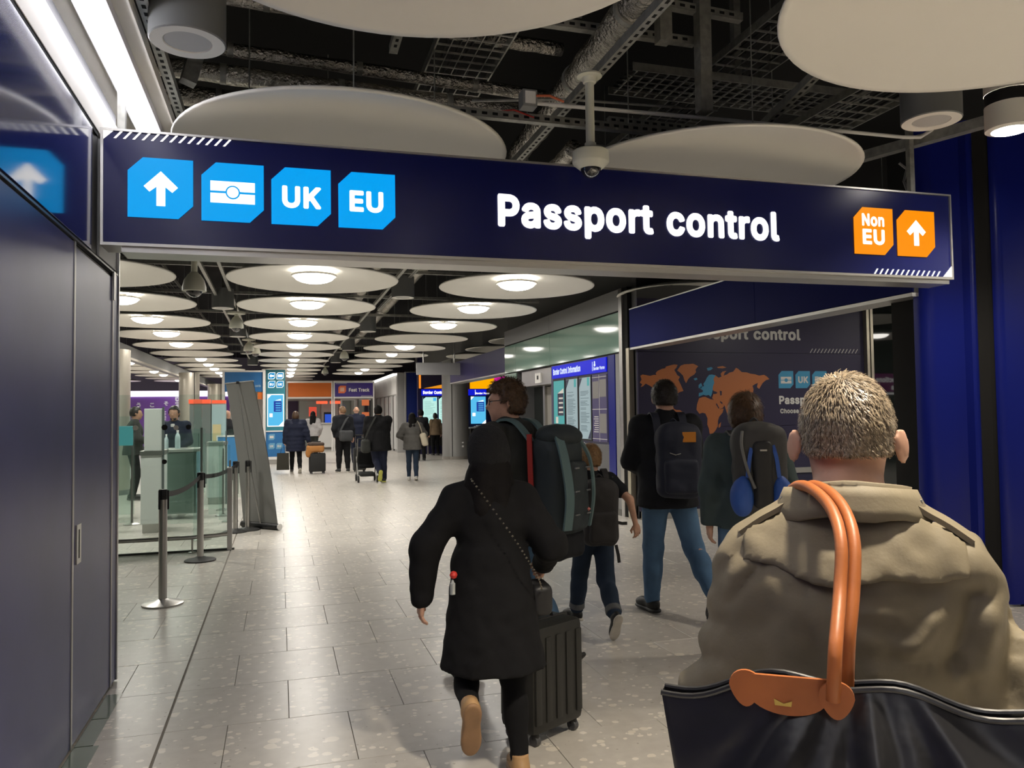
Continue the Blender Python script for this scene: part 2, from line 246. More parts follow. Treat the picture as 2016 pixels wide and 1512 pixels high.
# polished terrazzo: beige-grey matrix, pale chips, dark specks, each slab its own tint
def terrazzo():
    m = bpy.data.materials.new('terrazzo'); m.use_nodes = True; nt = m.node_tree; b = nt.nodes['Principled BSDF']; N = nt.nodes.new; L = nt.links.new
    g = N('ShaderNodeNewGeometry'); oi = N('ShaderNodeObjectInfo')
    mp = N('ShaderNodeMapping'); L(g.outputs['Position'], mp.inputs[0]); mp.inputs['Scale'].default_value = (1, 1.15, 1)
    wn = N('ShaderNodeTexNoise'); wn.inputs['Scale'].default_value = 34; L(mp.outputs[0], wn.inputs['Vector'])
    wm = N('ShaderNodeVectorMath'); wm.operation = 'MULTIPLY_ADD'; wm.inputs[1].default_value = (.014, .014, .014); L(wn.outputs['Color'], wm.inputs[0]); L(mp.outputs[0], wm.inputs[2])
    def chips(scale, lo, thr, c, prev):
        v = N('ShaderNodeTexVoronoi'); v.inputs['Scale'].default_value = scale; L(wm.outputs[0], v.inputs['Vector'])
        s = N('ShaderNodeSeparateColor'); L(v.outputs['Color'], s.inputs[0])
        a = N('ShaderNodeMath'); a.operation = 'GREATER_THAN'; L(s.outputs[0], a.inputs[0]); a.inputs[1].default_value = lo
        r = N('ShaderNodeMath'); r.operation = 'MULTIPLY'; L(s.outputs[1], r.inputs[0]); r.inputs[1].default_value = thr
        d = N('ShaderNodeMath'); d.operation = 'LESS_THAN'; L(v.outputs['Distance'], d.inputs[0]); L(r.outputs[0], d.inputs[1])
        k = N('ShaderNodeMath'); k.operation = 'MULTIPLY'; L(a.outputs[0], k.inputs[0]); L(d.outputs[0], k.inputs[1])
        x = N('ShaderNodeMix'); x.data_type = 'RGBA'; L(k.outputs[0], x.inputs[0]); L(prev, x.inputs[6]); x.inputs[7].default_value = (*c, 1); return x.outputs[2]
    base = N('ShaderNodeTexNoise'); base.inputs['Scale'].default_value = 14; base.inputs['Detail'].default_value = 6; L(g.outputs['Position'], base.inputs['Vector'])
    rp = N('ShaderNodeValToRGB'); rp.color_ramp.elements[0].position = .35; rp.color_ramp.elements[1].position = .65
    rp.color_ramp.elements[0].color = (.46, .432, .392, 1); rp.color_ramp.elements[1].color = (.51, .482, .438, 1); L(base.outputs['Fac'], rp.inputs[0])
    c = chips(12, .55, .46, (.68, .63, .55), rp.outputs[0]); c = chips(23, .62, .44, (.72, .67, .60), c); c = chips(33, .86, .28, (.30, .27, .23), c)
    hs = N('ShaderNodeHueSaturation'); mr = N('ShaderNodeMapRange'); L(oi.outputs['Random'], mr.inputs[0]); mr.inputs[3].default_value = .95; mr.inputs[4].default_value = 1.04
    L(mr.outputs[0], hs.inputs['Value']); L(c, hs.inputs['Color']); L(hs.outputs[0], b.inputs['Base Color'])
    rn = N('ShaderNodeTexNoise'); rn.inputs['Scale'].default_value = 1.2; rn.inputs['Detail'].default_value = 1; L(g.outputs['Position'], rn.inputs['Vector'])
    rr = N('ShaderNodeMapRange'); L(rn.outputs['Fac'], rr.inputs[0]); rr.inputs[1].default_value = 0.0; rr.inputs[2].default_value = 1.0; rr.inputs[3].default_value = .27; rr.inputs[4].default_value = .33
    L(rr.outputs[0], b.inputs['Roughness']); b.inputs['Specular IOR Level'].default_value = .40
    MATS['terrazzo'] = m; return m
M_FLOOR = terrazzo()
M_GROUT = mat('grout', (.26, .24, .21), .8)
M_BLUE = mat('blue_panel', (.009, .013, .10), .45, spec=.03, bump=(6, .02, .02))
M_BLUEL = mat('blue_panel_pale', (.058, .062, .19), .33, spec=.32, var=(2.2, .12), bump=(5, .03, .02))  # paler blue for the left wall, tone varied by soft noise
M_BLUER = mat('blue_panel_vivid', (.007, .013, .17), .28, spec=.3, bump=(4, .03, .02))
M_NAVY = mat('navy_face', (.007, .010, .085), .26, spec=.40)
M_STEEL = mat('brushed_steel', (.52, .51, .49), .33, 1.0, bump=(90, .06, .004, (1, 1, .04)))
M_STEELD = mat('dark_steel', (.22, .22, .21), .4, 1.0)
M_ALU = mat('aluminium_frame', (.55, .54, .52), .38, .85)
M_BLACK = mat('black_plastic', (.012, .012, .013), .45)
M_VOID = mat('black_paint', (.008, .008, .008), .9)
M_DISC = mat('white_disc', (.80, .78, .72), .55)
M_WHITE = mat('white_paint', (.72, .71, .69), .5)
M_CREAM = mat('cream_board', (.60, .57, .51), .55)
M_GREYP = mat('grey_panel', (.20, .20, .20), .45)
M_GREYD = mat('dark_grey_panel', (.075, .075, .078), .5)
M_MIDG = mat('mid_grey', (.16, .165, .165), .45)
M_STRUT = mat('galvanised_strut', (.38, .38, .35), .45, .6, var=(20, .2))
M_SLOT = mat('slot_black', (.006, .006, .006), .9)
M_FOIL = mat('foil_duct', (.66, .63, .57), .27, 1.0, bump=(38, .9, .03, (1, 1, 1)), var=(9, .35))
M_LAMP = glow('lamp_glow', (1.0, .95, .87), LAMP)
M_TUBE = glow('tube_glow', (.95, .94, 1.0), TUBE)
M_SPOT = glow('spot_glow', (1.0, .93, .86), SPOT)
M_SIGNW = glow('sign_white', (1.0, .97, .92), 1.5)
M_SIGNB = glow('sign_cyan', (.0, .36, .88), 1.0)
M_SIGNO = glow('sign_orange', (1.0, .29, .0), 1.0)
M_PRINTW = mat('print_white', (.62, .61, .58), .5)
M_PRINTO = mat('print_orange', (.46, .15, .045), .45)
M_PRINTC = mat('print_cyan', (.05, .28, .48), .45)
M_MAP = mat('map_navy', (.030, .026, .060), .35, spec=.4)
glow('screen_cyan_far', (.10, .52, .86), 1.0); glow('screen_mint_far', (.52, .86, .78), 1.0); glow('screen_blue_far', (.02, .06, .42), .8); glow('ink_mint', (.3, .55, .5), .8)
M_GLASSG = mat('green_back_glass', (.20, .31, .265), .07, spec=.35)
def glassmat(name, tint, a, rough=.03):
    m = bpy.data.materials.new(name); m.use_nodes = True; nt = m.node_tree; nt.nodes.clear(); N = nt.nodes.new; L = nt.links.new
    o = N('ShaderNodeOutputMaterial'); t = N('ShaderNodeBsdfTransparent'); t.inputs[0].default_value = (*tint, 1)
    gl = N('ShaderNodeBsdfGlossy'); gl.inputs['Roughness'].default_value = rough; gl.inputs[0].default_value = (.9, 1, .96, 1)
    df = N('ShaderNodeBsdfDiffuse'); df.inputs[0].default_value = (.45, .62, .55, 1)
    lw = N('ShaderNodeFresnel'); lw.inputs[0].default_value = 1.5
    x = N('ShaderNodeMixShader'); x.inputs[0].default_value = a; L(t.outputs[0], x.inputs[1]); L(df.outputs[0], x.inputs[2])
    y = N('ShaderNodeMixShader'); L(lw.outputs[0], y.inputs[0]); L(x.outputs[0], y.inputs[1]); L(gl.outputs[0], y.inputs[2]); L(y.outputs[0], o.inputs[0])
    MATS[name] = m; return m
M_GLASS = glassmat('clear_glass', (.93, .97, .955), .025)
M_GLASSD = glassmat('green_glass', (.91, .96, .945), .035)
M_DARKGLASS = mat('dark_mirror_glass', (.010, .013, .012), .03, spec=.9)

# ================================================================== STRUCTURE
UX = Vector((1, 0, 0)); UZ = Vector((0, 0, 1)); UY = Vector((0, 1, 0))
# ---- floor: slab with individual 600 mm terrazzo tiles
floor = MB().box(-16, 18, -9, 47, -.25, -.012).build('floor', M_GROUT); tag(floor, kind='structure')
def tile_mesh(wd, dp):
    g = .0014; c = .0012
    return MB().add([(g, g, -.012), (wd - g, g, -.012), (wd - g, dp - g, -.012), (g, dp - g, -.012), (g, g, -c), (wd - g, g, -c), (wd - g, dp - g, -c), (g, dp - g, -c),
        (g + c, g + c, 0), (wd - g - c, g + c, 0), (wd - g - c, dp - g - c, 0), (g + c, dp - g - c, 0)],
        [(0, 1, 5, 4), (1, 2, 6, 5), (2, 3, 7, 6), (3, 0, 4, 7), (4, 5, 9, 8), (5, 6, 10, 9), (6, 7, 11, 10), (7, 4, 8, 11), (8, 9, 10, 11)])
T_FULL = tile_mesh(.6, .61).mesh('tile', M_FLOOR); T_HALF = tile_mesh(.3, .61).mesh('tile_half', M_FLOOR)
tiles = []
for j in range(-21, 70):
    y = 4.315 + .61 * j
    if y > 46 or y < -8.5: continue
    odd = j % 2
    x = -.556
    if odd: tiles.append((x, y, .3)); x += .3
    while x < 17: tiles.append((x, y, .6)); x += .6
    x = -.566
    if odd: x -= .3; tiles.append((x, y, .3))
    while x > -15.4: x -= .6; tiles.append((x, y, .6))
def tkey(t):
    x, y, wd = t; d = FWD.x * (x + .3) + FWD.y * (y + .3); r = RIGHT.x * (x + .3) + RIGHT.y * (y + .3)
    vis = d > 1.5 and abs(r / d) < .72 and 1.57 / d < .56 and not (x < -1.0 and y < 5.0)
    return (0 if vis else 1, d if vis else abs(d))
tiles.sort(key=tkey)
for x, y, wd in tiles[:298]:
    o = bpy.data.objects.new('tile', T_FULL if wd > .5 else T_HALF); COL.objects.link(o); o.parent = floor; o.location = (x, y, 0)
rest = MB()
for x, y, wd in tiles[298:]:
    rest.add([(p[0] + x, p[1] + y, p[2]) for p in tile_mesh(wd, .61).v], tile_mesh(wd, .61).f)
tag(rest.build('tile_field', M_FLOOR, floor), kind='stuff')
# greenish glass inset strip beside the left wall
st = MB()
for y0, y1 in ((3.0, 3.62), (3.63, 4.24), (4.25, 4.60), (4.61, 4.985)): st.box(-.945, -.862 if y0 > 4.2 else -.835, y0, y1, .0005, .004)
st.build('glass_strip', mat('floor_glass', (.10, .135, .10), .15, spec=.6), floor)

ceil = MB().box(-16, 18, -9, 47, 4.9, 5.1).build('ceiling', M_VOID); tag(ceil, kind='structure')
tag(MB().box(-16, 18, -9.2, -9, 0, 4.9).build('wall_back', M_GREYD), kind='structure')
tag(MB().box(-16, 18, 46.6, 46.8, 0, 4.9).build('wall_far', mat('far_wall', (.42, .40, .42), .6)), kind='structure')
tag(MB().box(-16.2, -16, -9, 47, 0, 4.9).build('wall_outer_left', M_GREYP), kind='structure')
tag(MB().box(18, 18.2, -9, 47, 0, 4.9).build('wall_outer_right', M_GREYD), kind='structure')

# ---- wall_left: blue laminate wall, door leaf, trims, fascia above
wl = MB().box(-1.30, -.962, -3.0, 5.235, 0, 3.42).build('wall_left', M_GREYD); tag(wl, kind='structure')
def xpanel(name, y0, y1, z0, z1, m, x=-.95, th=.012):
    return MB().bbox(x - th, x, y0, y1, z0, z1, .003).build(name, m, wl)
xpanel('panel', -3.0, .6, .015, 2.425, M_BLUEL); xpanel('panel', .62, 2.40, .015, 2.425, M_BLUEL)
xpanel('panel', 2.42, 4.195, .015, 2.425, M_BLUEL)
dl = xpanel('door_leaf', 4.225, 5.09, .015, 2.405, M_BLUEL)
dl['label'] = 'narrow blue service door leaf with recessed pull'
xpanel('end_panel', 5.115, 5.235, .015, 2.44, M_BLUEL, x=-.945)
box('trim_strip', M_ALU, wl, -.96, -.946, 4.197, 4.221, .01, 2.43)
box('trim_strip', M_ALU, wl, -.96, -.944, 5.092, 5.112, .01, 2.41)
box('hinge', M_STEEL, wl, -.948, -.936, 5.085, 5.115, 2.27, 2.44)
MB().box(-.951, -.943, 4.27, 4.355, .865, 1.055).build('pull_plate', M_STEEL, dl)
MB().box(-.947, -.9425, 4.302, 4.324, .89, 1.03).build('pull_slot', M_SLOT, dl)
box('groove', M_SLOT, wl, -.962, -.955, -3, 5.235, 2.425, 2.462)
box('trim_rail', M_STEELD, wl, -.952, -.942, -3, 5.235, 2.434, 2.444)
for y0, y1 in ((-3, .6), (.604, 2.4), (2.404, 4.56)): xpanel('fascia_panel', y0, y1, 2.462, 3.115, mat('blue_fascia', (.018, .03, .16), .10, spec=1.0, coat=.5, bump=(3, .015, .02)))
xpanel('end_fascia', 4.74, 5.235, 2.462, 3.115, M_GREYP)
box('groove', M_SLOT, wl, -.965, -.952, -3, 4.70, 3.115, 3.14)
MB().box(-.96, -.948, -3, 5.7, 3.14, 3.34).build('upper_board', M_CREAM, wl)
box('corner_post', M_STEEL, wl, -.965, -.938, 5.235, 5.262, .01, 2.62)
# cove soffit with a twin fluorescent batten
sf = MB().box(-1.3, -.655, -3, 5.7, 3.50, 3.53).build('trim_1', M_CREAM); tag(sf, kind='structure')
MB().box(-.665, -.655, -3, 5.7, 3.46, 3.505).build('edge_lip', M_CREAM, sf)

# ---- right side: map wall return, store wall, bulkheads
wr = MB().box(4.99, 5.40, 10.98, 17.3, 0, 3.45).build('wall_right', M_GREYD); tag(wr, kind='structure')
# (door recess is cut below by building the wall in pieces)
wr.data.clear_geometry()
mb = MB()
mb.box(4.99, 5.40, 10.98, 14.17, 0, 2.47); mb.box(4.99, 5.40, 16.42, 17.34, 0, 2.47); mb.box(4.99, 5.40, 10.98, 17.34, 2.47, 3.45)
mb.box(5.38, 5.40, 14.17, 16.42, 0, 2.47)
me = mb.mesh('wall_right', M_GREYD); wr.data = me
for y0, y1 in ((10.99, 14.20), (14.215, 16.45), (16.465, 17.34)):
    MB().bbox(4.965, 4.985, y0, y1, 2.49, 3.10, .003).build('glass_panel', M_GLASSG, wr)
for y0, y1 in ((10.99, 14.21), (14.22, 17.34)): MB().bbox(4.96, 4.985, y0, y1, 3.125, 3.45, .003).build('grey_panel', M_GREYP, wr)
box('shadow_gap', M_SLOT, wr, 4.975, 4.988, 10.99, 17.34, 3.10, 3.125)
box('shadow_gap', M_SLOT, wr, 4.975, 4.988, 10.99, 17.34, 2.465, 2.49)
MB().bbox(4.965, 4.985, 16.45, 17.34, .02, 2.465, .003).build('glass_panel', M_GLASSG, wr)
MB().bbox(4.95, 4.99, 11.14, 11.40, .02, 2.465, .006).build('blue_panel', M_BLUER, wr)
MB().bbox(4.96, 4.99, 10.99, 11.13, .02, 2.465, .004).build('grey_panel', M_GREYP, wr)
MB().bbox(4.96, 4.99, 11.41, 14.15, .02, 1.06, .004).build('dado_panel', mat('dado_grey', (.10, .10, .105), .5), wr)
MB().bbox(4.97, 4.99, 11.41, 14.15, 1.06, 2.465, .004).build('backing_panel', mat('backing_navy', (.05, .05, .10), .4), wr)
box('plinth', M_STEELD, wr, 4.955, 4.99, 10.99, 14.17, 0, .1)
# staff door in the recess
d1 = MB().bbox(5.33, 5.36, 14.30, 15.45, .01, 2.12, .004).build('door_1', mat('door_grey', (.22, .21, .19), .5)); tag(d1, kind='structure')
box('frame', M_STEEL, d1, 5.28, 5.36, 14.18, 14.295, 0, 2.46); box('frame', M_STEEL, d1, 5.28, 5.36, 15.455, 15.56, 0, 2.46)
box('header', M_STEEL, d1, 5.02, 5.36, 14.2, 16.2, 2.14, 2.46)
box('side_light', M_DARKGLASS, d1, 5.33, 5.35, 15.57, 16.3, 0.02, 2.13)
box('exit_box', M_WHITE, d1, 4.99, 5.02, 14.85, 15.20, 2.18, 2.38)
MB().box(4.985, 4.99, 14.98, 15.07, 2.25, 2.33).build('pictogram', M_BLACK, d1)
# bulkhead above the store wall
tag(MB().box(5.5, 5.6, 8.0, 33, 3.45, 4.9).build('trim_2', mat('bulkhead_grey', (.13, .13, .125), .6)), kind='structure')
# steel jamb columns of the opening
jc = MB().box(4.955, 5.02, 10.86, 10.975, 0, 3.45).build('trim_3', M_STEEL); tag(jc, kind='structure')
box('gap', M_SLOT, jc, 4.985, 5.06, 10.72, 10.86, 0, 3.45)
box('jamb', mat('champagne_steel', (.50, .46, .36), .35, .9), jc, 4.95, 5.03, 10.62, 10.72, 0, 2.52)
# ---- fascia beam over the opening to the map alcove
fb = MB().box(4.985, 5.22, 5.2, 10.62, 2.52, 3.09).build('trim_4', M_GREYD); tag(fb, kind='structure')
for y0, y1 in ((5.2, 7.42), (7.424, 10.62)): MB().bbox(4.97, 4.985, y0, y1, 2.525, 3.085, .003).build('fascia_panel', M_BLUE, fb)
box('soffit', M_ALU, fb, 4.965, 5.22, 5.2, 10.62, 2.49, 2.52); box('top_trim', M_ALU, fb, 4.968, 4.99, 5.2, 10.62, 3.085, 3.10)
# ---- alcove back wall behind the map, and the glass bay to its right
aw = MB().box(5.06, 9.2, 10.55, 10.72, 0, 4.9).build('wall_alcove', M_GREYD); tag(aw, kind='structure')
win = MB().box(9.20, 14.5, 10.50, 10.52, .35, 3.3).build('window_1', M_DARKGLASS); tag(win, kind='structure')
for x in (9.06, 9.135): box('mullion', mat('champagne_steel'), win, x - .028, x + .022, 10.42, 10.5, 0, 3.3)
box('mullion_gap', M_SLOT, win, 9.085, 9.11, 10.46, 10.5, 0, 3.3)
for x in (10.4, 11.8, 13.2): box('mullion', M_STEELD, win, x - .02, x + .02, 10.47, 10.5, .35, 3.3)
for z in (.9, 1.25, 1.36): box('rail', M_STEEL, win, 9.16, 14.5, 10.43, 10.47, z, z + .035)
box('sill', M_GREYP, win, 9.16, 14.5, 10.44, 10.6, 0, .35)
# ---- rounded blue wall at the right edge (two panels and a dark joint)
def curve_wall(pts, z0, z1, th=.03):
    mb = MB(); P = [Vector((x, y, 0)) for x, y in pts]; n = len(P); Q = []
    for i, p in enumerate(P):
        d = (P[min(i + 1, n - 1)] - P[max(i - 1, 0)]).normalized(); Q.append(p + Vector((-d.y, d.x, 0)) * th)
    R = P + Q[::-1]; m = len(R)
    mb.add([(p.x, p.y, z) for z in (z0, z1) for p in R], [(i, (i + 1) % m, (i + 1) % m + m, i + m) for i in range(m)] + [(i, i + 1, m - 2 - i, m - 1 - i) for i in range(n - 1)] + [(m + i, 2 * m - 1 - i, 2 * m - 2 - i, m + i + 1) for i in range(n - 1)])
    return mb
def arc(cx, cy, r, a0, a1, n=10): return [(cx + r * math.cos(math.radians(a0 + (a1 - a0) * i / n)), cy + r * math.sin(math.radians(a0 + (a1 - a0) * i / n))) for i in range(n + 1)]
core = MB().add([(x, y, z) for z in (0, 3.9) for x, y in ((5.12, 5.14), (5.46, 4.93), (7.5, 4.3), (7.5, 5.6), (5.12, 5.6))],
    [(0, 1, 6, 5), (1, 2, 7, 6), (2, 3, 8, 7), (3, 4, 9, 8), (4, 0, 5, 9), (0, 4, 3, 2, 1), (5, 6, 7, 8, 9)]).build('wall_column', M_SLOT); tag(core, kind='structure')
curve_wall([(5.032, 5.26)] + arc(5.15, 5.22, .12, 180, 262, 8) + [(5.30, 5.02)] + arc(5.345, 5.04, .08, 250, 330, 6), .02, 3.9).build('panel', M_BLUER, core, True)
curve_wall(arc(5.555, 4.925, .07, 190, 262, 6) + [(5.8, 4.80), (6.6, 4.60), (7.5, 4.36)], .02, 3.9).build('panel', M_BLUER, core, True)
box('plinth', M_WHITE, core, 5.5, 7.4, 4.88, 4.95, 0, .02)

# ---- left hall: long dark beam, steel columns, back wall with greetings
bm_ = MB().add([(x, y, z) for z in (2.98, 3.28) for x, y in ((-3.75, 12), (-3.55, 12), (-3.0, 44), (-3.2, 44))],
    [(0, 1, 5, 4), (1, 2, 6, 5), (2, 3, 7, 6), (3, 0, 4, 7), (0, 3, 2, 1), (4, 5, 6, 7)]).build('trim_5', M_MIDG); tag(bm_, kind='structure')
MB().beam((-3.54, 12, 2.99), (-2.99, 44, 2.99), .02, .05).build('edge_trim', M_CREAM, bm_)

# ================================================================== CEILING
ZD = 3.325; RD = 1.085
def sstep(a, b, x): t = min(1, max(0, (x - a) / (b - a))); return t * t * (3 - 2 * t)
prof = [(r, .15 * (1 - (r / RD) ** 2)) for r in (0, .15, .3, .45, .6, .75, .9, 1.0, 1.05)] + [(1.078, .002), (RD, .012), (1.078, .024), (1.05, .032)] + [(r, .15 * (1 - (r / RD) ** 2) + .026) for r in (1.0, .9, .6, .3, 0)]
DISC_ME = MB().lathe(prof, n=64).mesh('disc_panel', M_DISC, smooth='all')
ROD_ME = MB().tube([(0, 0, .11), (0, 0, 1.57)], .005, 5).mesh('hanger_rod', M_STRUT)
ringp = [(.255, .055), (.285, .055), (.29, .068), (.285, .08), (.255, .08), (.255, .055)]
rg = MB().lathe(ringp, n=40)
for k in range(6):
    a = 2 * PI * k / 6 + .3; rg.beam((.272 * math.cos(a), .272 * math.sin(a), .075), (.20 * math.cos(a), .20 * math.sin(a), .158), .012, .012)
rg.lathe([(.10, .125), (.215, .13), (.215, .16), (.10, .16)], n=28)
RING_ME = rg.mesh('lamp_ring', M_DISC, smooth=True)
DOME_ME = MB().lathe([(0, -.032), (.06, -.030), (.12, -.022), (.18, -.007), (.23, .017), (.262, .052), (.262, .066), (0, .07)], n=36).mesh('lamp_dome', M_LAMP, smooth='all')
ORD = ['first', 'second', 'third', 'fourth', 'fifth', 'sixth', 'seventh', 'eighth', 'ninth', 'tenth', 'eleventh', 'twelfth', 'thirteenth', 'fourteenth', 'fifteenth', 'sixteenth', 'seventeenth']
LENS = bpy.data.lights.new('lamp_lens', 'AREA'); LENS.shape = 'DISK'; LENS.size = .30; LENS.energy = LAMPW; LENS.color = (1.0, .95, .87); LENS.spread = math.radians(165)
def disc(x, y, label, group, lamp=True):
    r = thing('ceiling_disc', label, 'ceiling disc', (x, y, ZD), group)
    link('panel', DISC_ME, r); 
    for a, b in ((.62, .05), (-.62, .05), (0, -.6)): link('hanger_rod', ROD_ME, r).location = (a, b, 0)
    if lamp:
        g = link('lamp_ring', RING_ME, r); link('lamp_dome', DOME_ME, g)
        if y > 22: g.scale = (.62, .62, .9)
        lo = bpy.data.objects.new('lamp_lens', LENS); COL.objects.link(lo); lo.parent = g; lo.location = (0, 0, -.036)
X0, DX, Y0, DY = .43, 2.75, 10.45, 2.56
disc(.45, 2.50, 'large plain white disc cut off by the top edge, left of the dome camera', 'unlit discs before the hall', False)
disc_near = [(X0, 5.33, 'big plain white disc above the blue tiles of the hanging passport sign', False), (3.10, 5.20, 'plain white disc rising behind the word control on the hanging sign', False),
             (3.10, 2.45, 'large plain white disc in the top right corner of the picture', False), (5.93, 10.55, 'plain white disc half hidden behind the blue beam over the map', False)]
for x, y, lb, lm in disc_near: disc(x, y, lb, 'unlit discs before the hall', lm)
disc(X0, 7.89, 'white ceiling disc hidden behind the hanging sign over the middle of the passage', 'lit discs of the middle row', False)
disc(3.18, 7.89, 'white ceiling disc behind the lettering of the hanging sign', 'lit discs of the right row', False)
for n in range(13):
    y = Y0 + DY * n
    disc(X0, y, 'white disc with lamp in the middle row, %s beyond the hanging sign' % ORD[n], 'lit discs of the middle row', n < 11)
    if y < 38: disc(X0 - DX, y, 'white disc with lamp in the row left of the middle, %s from the camera' % ORD[n], 'lit discs of the left row', n % 6 != 5)
    if y < 36: disc(X0 + DX, y, 'white disc with lamp in the row right of the middle, %s beyond the hanging sign' % ORD[n], 'lit discs of the right row', n % 4 != 3)
for i, y in enumerate((18.2, 20.7, 23.3)): disc(5.93, y, 'plain white disc above the far blue fascia, %s from the green glass' % ORD[i], 'plain discs over the far counters', False)
for k in (-2, -3, -4):
    for n in range(1, 13):
        y = Y0 + DY * n - .6
        if y > 41: continue
        xx = -4.65 + DX * (k + 2)
        if xx / y < -.62: continue
        disc(xx, y, 'white gate hall disc, %s row left of the dark beam, %s from the front' % ({-2: 'first', -3: 'second', -4: 'third'}[k], ORD[n - 1]), 'discs of the gate hall', (n + k) % 3 != 0)
# lit discs behind the camera and over the right-hand bay (they light the front and show in the glass)
for i, (x, y) in enumerate(((X0, -.2), (3.18, .2), (X0, -3.4), (3.18, -3.4), (-2.3, -3.4), (5.93, -3.4), (7.9, 2.2), (7.9, 8.0), (11, 2.2), (11, 5.2), (11, 8.0), (14, 2.2), (14, 5.2), (14, 8.0), (8.2, -1.4), (11.2, -1.4))):
    disc(x, y, 'white ceiling disc outside the view, %s behind or beside the viewer' % ORD[i], 'discs behind the viewer', i > 5)

# ---- cylinders between the disc rows
def cyl(x, y, label, h=.33, r=.178):
    t = thing('ceiling_cylinder', label, 'ceiling fitting', (x, y, 3.40), 'grey cylinders between the disc rows')
    MB().lathe([(r - .006, 0), (r, .006), (r, h), (r * .6, h + .01)], (x, y, 3.40), 40).build('housing', M_MIDG, t, True)
    MB().lathe([(0, .012), (r * .62, .012), (r * .64, .002), (r - .006, .0)], (x, y, 3.40), 40).build('baffle', M_DISC, t, True)
    MB().lathe([(0, .006), (r * .61, .006), (r * .61, .011)], (x, y, 3.40), 32).build('grille', mat('grille_grey', (.48, .48, .47), .6), t, True)
    MB().tube([(x, y, 3.4 + h), (x, y, 4.9)], .02, 6).build('stem', M_STRUT, t)
cyl(-.43, 4.06, 'big grey cylinder with pale underside above the left end of the hanging sign', .62)
cyl(3.995, 3.98, 'grey cylinder with orange-tinted underside below the top right disc', .62)
for i, y in enumerate((14.0, 18.9, 24.0, 29.2)): cyl(-.92, y, 'small grey cylinder left of the middle disc row, %s from the front' % ORD[i])
for i, y in enumerate((12.2, 17.3, 22.4, 27.6)): cyl(1.85, y, 'small grey cylinder right of the middle disc row, %s from the front' % ORD[i])
# downlight with black band, top right, and added copies out of view
def downlight(x, y, label, watt, cone=125):
  t = thing('spot_light', label, 'spotlight', (x, y, 3.40), 'banded downlights')
  MB().lathe([(.11, 0), (.145, .01), (.145, .17)], (x, y, 3.40), 32).build('lower_body', M_DISC, t, True)
  MB().lathe([(.143, .17), (.143, .25)], (x, y, 3.40), 32).build('band', M_BLACK, t, True)
  MB().lathe([(.145, .25), (.145, .6), (.05, .61)], (x, y, 3.40), 32).build('upper_body', M_DISC, t, True)
  MB().lathe([(0, -.003), (.105, -.002), (.11, .012)], (x, y, 3.40), 28).build('lens', M_SPOT, t, True)
  ld = bpy.data.lights.new('downlight', 'SPOT'); ld.energy = watt; ld.color = (1.0, .88, .70); ld.spot_size = math.radians(cone); ld.spot_blend = .6; ld.shadow_soft_size = .10
  lo = bpy.data.objects.new('lamp_beam', ld); COL.objects.link(lo); lo.parent = t; lo.location = (0, 0, -.05)
downlight(4.64, 3.98, 'pale cylindrical downlight with black band, lit, at the right edge', 120)
for i, (x, y, wt) in enumerate(((1.32, 1.02, 420), (-.25, -.9, 800), (2.5, -.5, 900), (3.9, .1, 900), (5.3, 1.2, 800), (-.3, -2.6, 600), (2.4, -2.8, 600))):  # added fill downlights, unseen: floor bounce for the near discs and foreground man
    downlight(x, y, 'added banded fill downlight outside the view, %s behind or above the viewer' % ORD[i], wt, 112 if i == 0 else 72)

# ---- fluorescent batten in the cove
t = thing('fluorescent_batten', 'twin fluorescent tube batten glowing above the left blue wall', 'light fitting', (-.83, 1.2, 3.38))
MB().box(-.895, -.745, -4.6, 5.66, 3.445, 3.495).build('tray', mat('batten_tray', (.34, .33, .34), .5), t)
for i, xx in enumerate((-.865, -.79)):
    for j in range(5):
        y0 = -4.5 + 2.02 * j
        MB().tube([(xx, y0, 3.425), (xx, y0 + 1.96, 3.425)], .013 if i == 0 else .019, 10).build('tube', M_TUBE, t, True)
        MB().box(xx - .018, xx + .018, y0 + 1.96, y0 + 2.02, 3.41, 3.445).build('tube_holder', M_WHITE, t)

# ---- cctv domes
def cctv(x, y, zt, zb, label, s=1.0, pole=True):
    t = thing('security_camera', label, 'camera', (x, y, zb), 'ceiling dome cameras')
    mw = mat('camera_cream', (.66, .66, .56), .45)
    MB().lathe([(0, zt - zb + .02), (.03 * s, zt - zb + .02), (.075 * s, zt - zb), (.08 * s, zt - zb - .012), (.05 * s, zt - zb - .02), (.04 * s, zt - zb - .05), (.03 * s, zt - zb - .055)], (x, y, zb), 24).build('mount', mw, t, True)
    MB().lathe([(.028 * s, zt - zb - .05), (.028 * s, .225 * s), (.036 * s, .22 * s), (.036 * s, .18 * s)], (x, y, zb), 20).build('pole', mw, t, True)
    MB().lathe([(.03 * s, .19 * s), (.1 * s, .175 * s), (.113 * s, .165 * s), (.115 * s, .10 * s), (.11 * s, .09 * s), (.072 * s, .058 * s), (.05 * s, .058 * s)], (x, y, zb), 32).build('housing', mw, t, True)
    MB().lathe([(0, 0)] + [(.064 * s * math.sin(a), .062 * s - .062 * s * math.cos(a)) for a in (.3, .6, .9, 1.2, 1.5)], (x, y, zb), 28).build('dome', mat('smoked_dome', (.02, .02, .022), .04, spec=1.0, coat=1), t, True)
cctv(1.868, 4.513, 3.69, 3.035, 'cream dome camera on a white pole in front of the sign lettering', 1.0)
